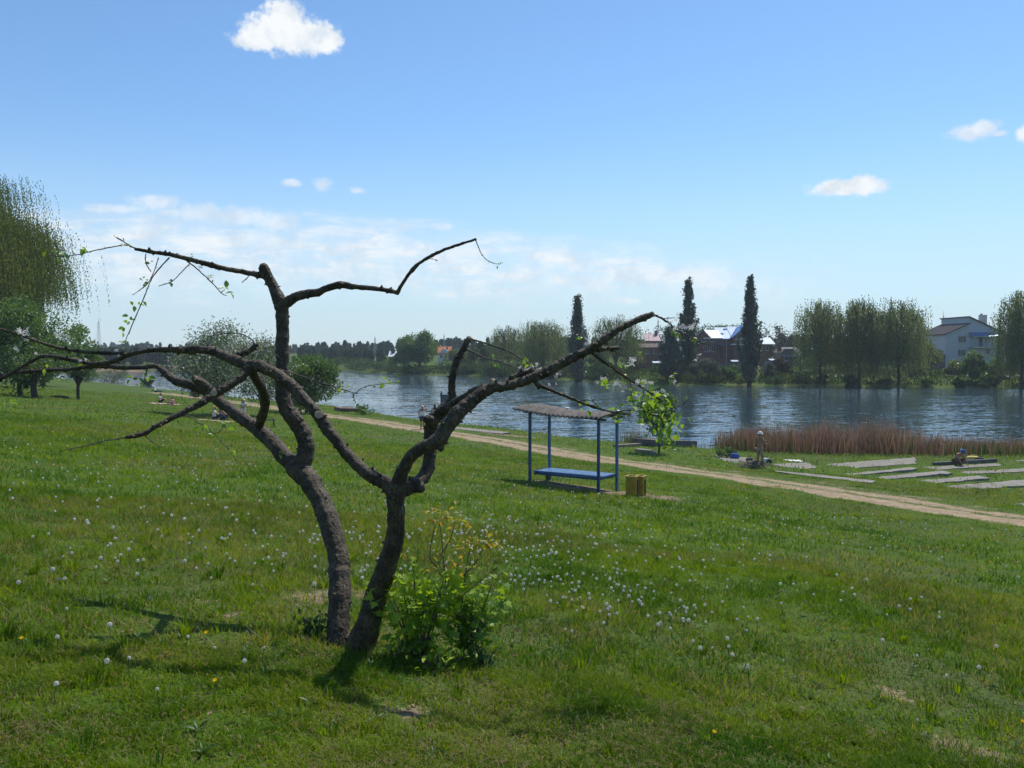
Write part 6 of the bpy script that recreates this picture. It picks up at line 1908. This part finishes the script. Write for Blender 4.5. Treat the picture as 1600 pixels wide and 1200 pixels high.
SLABS = [(cp((630, 262), (1075, 235), (1080, 262), (700, 283)), 'largest concrete slab, directly below the reeds'), (cp((640, 312), (1060, 288), (1075, 296), (665, 318)), 'narrow concrete strip just below the largest slab'),
         (cp((770, 328), (1200, 304), (1255, 314), (825, 337)), 'concrete slab second below the largest one'), (cp((915, 348), (1380, 329), (1435, 340), (965, 362)), 'long concrete slab third below the largest one'),
         (cp((1130, 369), (1640, 345), (1640, 370), (1195, 388)), 'lowest concrete slab, cut by the right edge of the picture'), (cp((1265, 301), (1640, 283), (1640, 300), (1300, 308)), 'concrete strip right of centre reaching the right edge, above the lowest slab'),
         (cp((1100, 276), (1470, 262), (1490, 271), (1150, 290)), 'concrete slab on which the crouching person works'), (cp((390, 263), (560, 261), (605, 283), (450, 288)), 'short concrete slab right of the sunbather'),
         (cp((110, 226), (290, 240), (335, 272), (225, 272)), 'worn grey slab under the sunbather and the blue bag'), (cp((1555, 456), (1640, 452), (1640, 463), (1560, 464)), 'small piece of concrete at the right edge beside the path'),
         (cp((1560, 247), (1640, 241), (1640, 249), (1570, 251)), 'thin slab at the right edge in front of the reeds')]
for pts, lb in SLABS: slab_px(pts, .18, lb)
slab_px(cp((405, 299), (640, 322), (885, 352), (870, 359), (620, 330), (405, 304)), .14, 'long narrow concrete kerb running beside the path toward the slabs', name='concrete_kerb', cat='kerb', group=None, lift=.06)
# dark edge beam behind the crouching person
a, b = ground(1458, 727), ground(1556, 722)
g = Geo(); g.box((0, 0, .06), ((b - a).length, .18, .22)); o = g.build('concrete_beam', M['concrete_dark'], None, bevel=.015); c = (a + b) / 2; o.location = c; o.rotation_euler = (0, 0, math.atan2(b.y - a.y, b.x - a.x)); tag(o, 'dark concrete edge beam behind the crouching person', 'beam')
# jetty
def beam(px0, py0, px1, py1, w, h_, label, mat='concrete_dark', name='jetty_beam', cat='jetty', lift=0.0, Y=None):
    a = ground(px0, py0) if Y is None else at(px0, py0, Y); b = ground(px1, py1) if Y is None else at(px1, py1, Y)
    c = (a + b) / 2; g = Geo(); g.box((0, 0, 0), ((b - a).length, w, h_)); o = g.build(name, M[mat], None, bevel=.015)
    o.location = (c.x, c.y, c.z + h_ / 2 - .05 + lift); o.rotation_euler = (0, -math.asin((b.z - a.z) / (b - a).length), math.atan2(b.y - a.y, b.x - a.x)); return tag(o, label, cat)
beam(1005, 697, 1073, 698, 1.5, .42, 'broad dark concrete jetty block behind the young tree', lift=.05)
beam(1004, 692, 1052, 692.5, 1.0, .35, 'upper dark concrete block behind the jetty block', Y=57.2)
beam(962, 699, 1008, 696, .35, .2, 'long thin beam leading from the shelter side to the jetty', 'wood_old')
beam(994, 705.5, 1018, 708, .5, .16, 'pale broken plank in the grass left of the young tree', 'concrete', 'plank', 'plank', .05)
beam(1016, 709, 1025, 710, .3, .12, 'short pale plank end beside the trunk of the young tree', 'concrete', 'plank', 'plank', .04)
beam(527, 642.5, 556, 643, 2.2, .35, 'flat reddish brown slab lying on the near shore beside the path', 'rust', 'shore_slab', 'slab', .05)
beam(690, 669, 790, 679, 1.2, .12, 'pale concrete edging at the water behind the path', 'concrete', 'shore_edging', 'edging', .04)

# beach changing cabin, mostly hidden by the right arm of the tree
cb = base_at(697, 66)
cab = thing('changing_cabin', 'grey green metal changing cabin with finials at the water, half hidden by the limb', 'changing cabin', cb)
wq = wid_(15, 66); ht_ = zat(617, 66) - cb.z
for sx in (-1, 1):
    for sy in (-1, 1):
        Geo().box((sx * wq / 2, sy * .45, ht_ / 2), (.07, .07, ht_ + .1)).build('post', M['blue_dark'], cab)
        Geo().tube([(sx * wq / 2, sy * .45, ht_ + .05), (sx * wq / 2, sy * .45, ht_ + .12), (sx * wq / 2, sy * .45, ht_ + .3)], [.05, .035, .01], 8).build('finial', M['black'], cab)
for y in (-.45, .45): Geo().span((-wq / 2 + .036, y - .015, .25), (wq / 2 - .036, y + .015, ht_)).build('panel', M['green_panel'], cab)
Geo().span((-wq / 2 - .08, -.52, ht_ + .005), (wq / 2 + .08, .52, ht_ + .05)).build('top_rim', M['blue_dark'], cab)

# low bench on the lawn
lb0 = ground(420, 667)
bn = thing('low_bench', 'small low dark bench on the lawn beside the upright stem', 'bench', lb0, R(8))
Geo().box((0, 0, .40), (.66, .3, .05)).build('seat', M['black'], bn)
for x in (-.28, .28): Geo().box((x, 0, .19), (.05, .26, .38)).build('leg', M['black'], bn)

# ------------------------------------------------------------------ people
def skin_body(name, verts, edges, mat, parent, sub=2, root=0):
    """verts: list of (position, radius)"""
    me = bpy.data.meshes.new(name + '_cage'); me.from_pydata([v[0] for v in verts], edges, []); me.update()
    o = bpy.data.objects.new('tmp', me); C.objects.link(o)
    md = o.modifiers.new('skin', 'SKIN'); md.use_smooth_shade = True
    for i, v in enumerate(verts):
        r = v[1]; me.skin_vertices[0].data[i].radius = r if isinstance(r, tuple) else (r, r)
    me.skin_vertices[0].data[root].use_root = True
    sb = o.modifiers.new('sub', 'SUBSURF'); sb.levels = sub; sb.render_levels = sub
    dg = bpy.context.evaluated_depsgraph_get()
    m2 = bpy.data.meshes.new_from_object(o.evaluated_get(dg)); m2.name = name
    bpy.data.objects.remove(o)
    for p in m2.polygons: p.use_smooth = True
    return link_mesh(name, m2, mat, parent)


def person(label, p, rz, J, scale=1.0, top=None, bottom=None, shoe=None, hair=None, hat=None, group=None, long_legs=False, sleeves=True):
    """J: dict of joints in metres for a 1.7 m figure facing +y"""
    root = thing('person', label, 'person', p, rz, group)
    s = scale; V = lambda a: Vector(a) * s
    vs, es, ix = [], [], {}
    def add(k, pos, r, par=None):
        ix[k] = len(vs); r = (r[0] * s, r[1] * s) if isinstance(r, tuple) else r * s
        vs.append((tuple(V(pos)), r))
        if par is not None: es.append((ix[par], ix[k]))
    add('pel', J['pel'], (.135, .105)); add('sp', J['sp'], (.12, .095), 'pel'); add('ch', J['ch'], (.145, .105), 'sp'); add('nk0', J['nk'], (.06, .06), 'ch')
    nk, hd = Vector(J['nk']), Vector(J['hd']); d = (hd - nk)
    add('h0', nk + d * .45, (.055, .06), 'nk0'); add('h1', nk + d * .8, (.072, .082), 'h0'); add('h2', nk + d * 1.1, (.08, .095), 'h1'); add('h3', nk + d * 1.42, (.065, .078), 'h2')
    fwd = Vector(J.get('face', (0, 1, 0))).normalized()
    add('nose', nk + d * .95 + fwd * .105, .016, 'h1')
    side = fwd.cross(d.normalized()).normalized()
    add('earL', nk + d * 1.0 - side * .088, .018, 'h2'); add('earR', nk + d * 1.0 + side * .088, .018, 'h2')
    for q, sg in (('L', -1), ('R', 1)):
        add('sh' + q, J['sh' + q], .062, 'ch'); add('el' + q, J['el' + q], .042, 'sh' + q); add('wr' + q, J['wr' + q], .028, 'el' + q)
        w = Vector(J['wr' + q]); a = (w - Vector(J['el' + q])).normalized()
        b = a.cross(Vector((0, 1, .3))).normalized(); c = a.cross(b).normalized()
        add('pa' + q, w + a * .075, (.034, .02), 'wr' + q)
        for k, (o_, l_) in enumerate(((-.03, .068), (-.01, .08), (.01, .078), (.028, .06))):
            add('f%d' % k + q, w + a * .10 + b * o_, .0095, 'pa' + q); add('g%d' % k + q, w + a * (.10 + l_ * .55) + b * o_ * 1.15 + c * .01, .009, 'f%d' % k + q); add('e%d' % k + q, w + a * (.10 + l_ * .92) + b * o_ * 1.2 + c * .028, .0075, 'g%d' % k + q)
        add('t' + q, w + a * .05 - b * .045 + c * .01, .011, 'wr' + q); add('u' + q, w + a * .09 - b * .06 + c * .015, .0095, 't' + q)
        add('hp' + q, J['hp' + q], .092, 'pel'); add('kn' + q, J['kn' + q], .058, 'hp' + q)
        kn, an = Vector(J['kn' + q]), Vector(J['an' + q])
        add('cf' + q, kn.lerp(an, .3) , .056, 'kn' + q); add('an' + q, J['an' + q], .036, 'cf' + q); add('to' + q, J['to' + q], (.04, .026), 'an' + q)
    skin_body('body', vs, es, M['skin'], root, 2)
    def part(name, keys, mat, grow):
        kk = {k: i for i, k in enumerate(keys)}
        pv = [(vs[ix[k]][0], tuple(x * grow + .008 * s for x in (vs[ix[k]][1] if isinstance(vs[ix[k]][1], tuple) else (vs[ix[k]][1],) * 2))) for k in keys]
        inv = {v: k for k, v in ix.items()}
        pe = [(kk[inv[a]], kk[inv[b]]) for a, b in es if inv[a] in kk and inv[b] in kk]
        return skin_body(name, pv, pe, mat, root, 2)
    def mid(k, a, b, t, r):
        ix[k] = len(vs); vs.append((tuple(Vector(vs[ix[a]][0]).lerp(Vector(vs[ix[b]][0]), t)), r * s)); es.append((ix[a], ix[k]))
    if top:
        ks = ['pel', 'sp', 'ch', 'shL', 'shR']
        if sleeves:
            for q in 'LR': mid('sl' + q, 'sh' + q, 'el' + q, .75, .05); ks.append('sl' + q)
        part('shirt', ks, M[top], 1.07)
    if bottom:
        ks = ['pel', 'hpL', 'hpR']
        for q in 'LR':
            mid('br' + q, 'hp' + q, 'kn' + q, .8, .07); ks.append('br' + q)
        if long_legs:
            ks = ['pel', 'hpL', 'hpR', 'knL', 'knR', 'cfL', 'cfR', 'anL', 'anR']
        part('trousers' if long_legs else 'shorts', ks, M[bottom], 1.08)
    if shoe:
        for q in 'LR': part('shoe', ['an' + q, 'to' + q], M[shoe], 1.1)
    c = (nk + d * 1.18) * s
    def cap(name, mat, r, sc_, off=0.0, brim=False):
        bmv = bmesh.new(); bmesh.ops.create_uvsphere(bmv, u_segments=20, v_segments=12, radius=r * s)
        dl = [v for v in bmv.verts if v.co.z < -r * s * .25]; bmesh.ops.delete(bmv, geom=dl, context='VERTS')
        for v in bmv.verts: v.co = Vector((v.co.x * sc_[0], v.co.y * sc_[1], v.co.z * sc_[2]))
        if brim:
            ed = [e for e in bmv.edges if e.is_boundary]; ret = bmesh.ops.extrude_edge_only(bmv, edges=ed)
            for v in [g_ for g_ in ret['geom'] if isinstance(g_, bmesh.types.BMVert)]: v.co.x *= brim; v.co.y *= brim; v.co.z -= .015 * s
        me = bpy.data.meshes.new(name); bmv.to_mesh(me); bmv.free()
        for f in me.polygons: f.use_smooth = True
        o = link_mesh(name, me, M[mat], root); qd = d.normalized().to_track_quat('Z', 'Y'); o.location = c + fwd * off * s - d.normalized() * .0; o.rotation_euler = qd.to_euler()
        o.modifiers.new('thick', 'SOLIDIFY').thickness = .008
    if hair:
        cap('hair', hair, .1, (.92, 1.08, 1.0), -.012)
        if hair == 'hair' and J.get('long'): 
            q = c - fwd * .075 * s
            g = Geo(); g.tube([q, q + Vector((0, 0, -.16)) * s - fwd * .02 * s, q + Vector((0, 0, -.32)) * s], [.085 * s, .09 * s, .05 * s], 10); g.build('long_hair', M['hair'], root, smooth=True)
    if hat: cap('hat', hat, .112, (.95, 1.08, .95), 0, 1.5)
    return root


def stand(**k):
    J = dict(pel=(0, 0, .93), sp=(0, .01, 1.12), ch=(0, 0, 1.32), nk=(0, -.005, 1.47), hd=(0, .01, 1.6), shL=(-.185, 0, 1.395), shR=(.185, 0, 1.395), elL=(-.25, -.03, 1.12), elR=(.25, -.03, 1.12), wrL=(-.26, .05, .88), wrR=(.26, .05, .88),
             hpL=(-.09, 0, .86), hpR=(.09, 0, .86), knL=(-.1, .015, .48), knR=(.1, .015, .48), anL=(-.11, -.02, .07), anR=(.11, -.02, .07), toL=(-.13, .13, .03), toR=(.13, .13, .03))
    J.update(k); return J
def sit(**k):
    J = dict(pel=(0, 0, .13), sp=(0, -.04, .32), ch=(0, -.02, .52), nk=(0, .02, .67), hd=(0, .06, .8), shL=(-.18, 0, .6), shR=(.18, 0, .6), elL=(-.27, .14, .4), elR=(.27, .14, .4), wrL=(-.16, .36, .38), wrR=(.16, .36, .38),
             hpL=(-.1, .03, .12), hpR=(.1, .03, .12), knL=(-.19, .4, .42), knR=(.19, .4, .42), anL=(-.12, .66, .06), anR=(.12, .66, .06), toL=(-.13, .82, .03), toR=(.13, .82, .03))
    J.update(k); return J
def legs_out(**k):
    return sit(sp=(0, -.1, .3), ch=(0, -.18, .48), nk=(0, -.2, .63), hd=(0, -.18, .76), shL=(-.18, -.18, .56), shR=(.18, -.18, .56), elL=(-.26, -.36, .32), elR=(.26, -.36, .32), wrL=(-.24, -.45, .09), wrR=(.24, -.45, .09),
               knL=(-.12, .44, .2), knR=(.12, .44, .15), anL=(-.12, .82, .06), anR=(.1, .86, .06), toL=(-.14, .88, .18), toR=(.12, .92, .18), **k)

# couple on the path
pp = ground(660, 672)
person('person in pale top and dark shorts on the path, one hand raised to the hat', pp, R(-8), stand(wrR=(.14, .12, 1.6), elR=(.33, .08, 1.44), wrL=(-.24, .06, .88)), .96, 'white_cloth', 'denim', 'black', 'hair_fair', 'pale_pink', sleeves=False)
pq = base_at(679, 61)
person('person with long dark hair on the path, partly hidden behind the limb', pq, R(10), stand(long=1), .98, 'pale_pink', 'black', 'black', 'hair', None, sleeves=False)
pc = base_at(673.5, 61.5)
person('small dark haired child standing close to the long haired person by the path', pc, R(0), stand(), .70, 'denim', 'black', 'black', 'hair')
# sunbather on the grey slab
ps = ground(1187, 731)
person('person in light cap sunbathing upright on the grey slab, arms bent', ps, R(-62), stand(anL=(-.17, -.02, .07), anR=(.17, .04, .07), toL=(-.2, .13, .03), toR=(.2, .19, .03), knL=(-.13, .015, .48), knR=(.13, .04, .48), elL=(-.2, .2, 1.2), wrL=(-.05, .38, 1.24), elR=(.2, .12, 1.16), wrR=(.12, .34, 1.12)), 1.0, None, 'tan_cloth', None, 'hair', 'white_cloth')
# crouching person on the slab
pw = ground(1494, 728)
person('person in a blue cap crouching over the concrete slab at the right', pw, R(205), sit(pel=(0, -.05, .26), sp=(0, .02, .44), ch=(0, .16, .6), nk=(0, .28, .7), hd=(0, .38, .8), shL=(-.18, .2, .66), shR=(.18, .2, .66), elL=(-.24, .36, .4), elR=(.24, .36, .4), wrL=(-.2, .52, .14), wrR=(.2, .5, .14),
       hpL=(-.1, -.02, .26), hpR=(.1, -.02, .26), knL=(-.22, .36, .4), knR=(.22, .36, .4), anL=(-.14, .06, .06), anR=(.14, .06, .06), toL=(-.15, .22, .03), toR=(.15, .22, .03)), 1.0, 'tan_cloth', 'rust', 'black', 'hair', 'blue_cloth', long_legs=True)
# people resting on the lawn at the left
p1 = ground(335, 657)
person('person in white top and straw hat sitting on the lawn on a blanket', p1, R(-70), sit(), 1.0, 'white_cloth', 'denim', 'black', 'hair_fair', 'yellow_cloth', long_legs=True)
p1b = p1 + Vector((.35, .35, 0)); p1b.z = tz(p1b.x, p1b.y)
person('person with a tanned back sitting close behind the one in the straw hat', p1b, R(-60), sit(), .95, 'tan_cloth', 'denim', 'black', 'hair')
p2 = ground(381, 657)
person('child in a white outfit with a fair hat standing under the blossoming tree', p2, R(160), stand(elL=(-.24, .1, 1.14), wrL=(-.08, .2, 1.1)), .78, 'white_cloth', 'white_cloth', 'white_cloth', 'hair_fair', 'yellow_cloth', long_legs=True)
p3 = ground(250, 630)
person('dark haired person in a white and dark top sitting on a blanket on the lawn', p3, R(-80), sit(), .95, 'white_cloth', 'black', 'black', 'hair')
p4 = ground(270, 633)
person('small child in pink sitting on the blanket with one arm stretched out', p4, R(80), sit(wrL=(-.2, .45, .62), elL=(-.24, .22, .58)), .72, 'pink', 'pink', None, 'hair')
p5 = ground(243, 613)
person('person in a white hat reclining on the grass near the water', p5, R(-85), legs_out(), 1.0, 'white_cloth', 'denim', 'black', 'hair', 'white_cloth', long_legs=True)
p6 = ground(221, 605)
person('person in a blue top sitting by the slim bush near the water', p6, R(-60), sit(), 1.0, 'blue_cloth', 'denim', 'black', 'hair')
# blankets
def blanket(px, py, w, d, mat, label, rz=0.0):
    gq = ground(px, py); n_ = 14; vs, fs = [], []
    for i in range(n_):
        for j in range(n_):
            x, y = (i / (n_ - 1) - .5) * w, (j / (n_ - 1) - .5) * d
            X = gq.x + x * math.cos(rz) - y * math.sin(rz); Y = gq.y + x * math.sin(rz) + y * math.cos(rz)
            vs.append((X - gq.x, Y - gq.y, tz(X, Y) - gq.z + .035 + .012 * math.sin(i * 1.7 + j) ))
    ii, jj = np.meshgrid(np.arange(n_ - 1), np.arange(n_ - 1), indexing='ij'); F = np.stack([ii * n_ + jj, (ii + 1) * n_ + jj, (ii + 1) * n_ + jj + 1, ii * n_ + jj + 1], -1).reshape(-1, 4)
    o = mk('blanket', vs, F, M[mat], None, True, loc=gq); o.modifiers.new('thick', 'SOLIDIFY').thickness = .015
    return tag(o, label, 'blanket')
blanket(258, 631, 2.2, 1.6, 'pale_pink', 'pale blanket under the dark haired person and the child in pink')
blanket(336, 658, 2.0, 1.5, 'tan_cloth', 'brownish blanket under the person in the straw hat')
blanket(1248 - 8, 721, .9, .7, 'white_cloth', 'white towel folded on the short slab right of the sunbather')
blanket(1158, 718, 1.0, .7, 'white_cloth', 'white towel lying on the grey slab beside the blue bag')
# bags
def bag(px, py, w, h_, mat, label, rz=0.0, strap=None):
    gq = ground(px, py); root = thing('bag', label, 'bag', (gq.x, gq.y, gq.z + .06), rz)
    bmv = bmesh.new(); bmesh.ops.create_cube(bmv, size=1.0); bmesh.ops.subdivide_edges(bmv, edges=list(bmv.edges), cuts=5, use_grid_fill=True)
    rr_ = random.Random(int(px))
    for v in bmv.verts:
        v.co = v.co.lerp(v.co.normalized() * .55, .55); t = v.co.z + .5
        v.co = Vector((v.co.x * w * (1 - .25 * t), v.co.y * w * .6 * (1 - .3 * t), t * h_)) + Vector((rr_.gauss(0, .008), rr_.gauss(0, .008), 0))
    me = bpy.data.meshes.new('sack'); bmv.to_mesh(me); bmv.free()
    for f in me.polygons: f.use_smooth = True
    link_mesh('sack', me, M[mat], root)
    P = [Vector((-w * .2, 0, h_ * .9)), Vector((-w * .12, 0, h_ * 1.25)), Vector((w * .12, 0, h_ * 1.25)), Vector((w * .2, 0, h_ * .9))]
    Pq, Q = smooth_path(P, [.014] * 4, 4); Geo().tube(Pq, Q, 6).build('handle', M[strap or mat], root, smooth=True)
bag(1148, 718, .55, .28, 'blue_cloth', 'bright blue bag lying on the grey slab left of the sunbather')
bag(1197, 725, .5, .24, 'white_cloth', 'white bag on the short slab just right of the sunbather', 0, 'black')
bag(1202, 726, .3, .2, 'black', 'small black bag against the white bag beside the sunbather')
bag(1171, 722, .4, .16, 'black', 'flat black bag on the grey slab between the towel and the sunbather')
bag(1520, 720, .75, .2, 'yellow_cloth', 'yellow bag on the grass behind the dark edge beam')
bag(1530, 721.5, .5, .16, 'black', 'dark bag beside the yellow bag behind the edge beam')
# pile of brushwood in front of the sunbather
gq = ground(1178, 731); rgb = np.random.RandomState(5); g = Geo()
for k in range(90):
    a = Vector((rgb.normal(0, .35), rgb.normal(0, .2), rgb.uniform(.02, .3))); d_ = Vector((rgb.normal(0, 1), rgb.normal(0, .6), rgb.normal(0, .3))).normalized() * rgb.uniform(.15, .4)
    g.tube([a - d_, a + Vector((0, 0, .05)), a + d_], [.012, .014, .006], 5)
o = g.build('brushwood_pile', M['wood_old'], None); o.location = gq; tag(o, 'pile of dry brushwood lying on the grey slab in front of the sunbather', 'brushwood')
# log on the left lawn
gq = ground(92, 622); g = Geo(); g.tube([(-.7, 0, .08), (0, .05, .1), (.8, -.05, .07)], [.1, .12, .08], 9); o = g.build('fallen_log', M['bark_far'], None, smooth=True); o.location = gq; tag(o, 'grey fallen log in the grass right of the small old apple tree', 'log')

# ------------------------------------------------------------------ air between here and the far wood
def haze():
    m, nb, out = new_mat('haze')
    v = nb.node('ShaderNodeVolumePrincipled'); v.inputs['Color'].default_value = (.80, .90, 1, 1); v.inputs['Density'].default_value = HAZE; v.inputs['Anisotropy'].default_value = .0
    nb.l.new(v.outputs[0], out.inputs['Volume'])
    g = Geo(); g.span((-900, -900, -2.6), (900, 900, 45)); o = g.build('haze', m, None); kind(o, 'stuff')
HAZE = 0.0003
if HAZE > 0: haze()
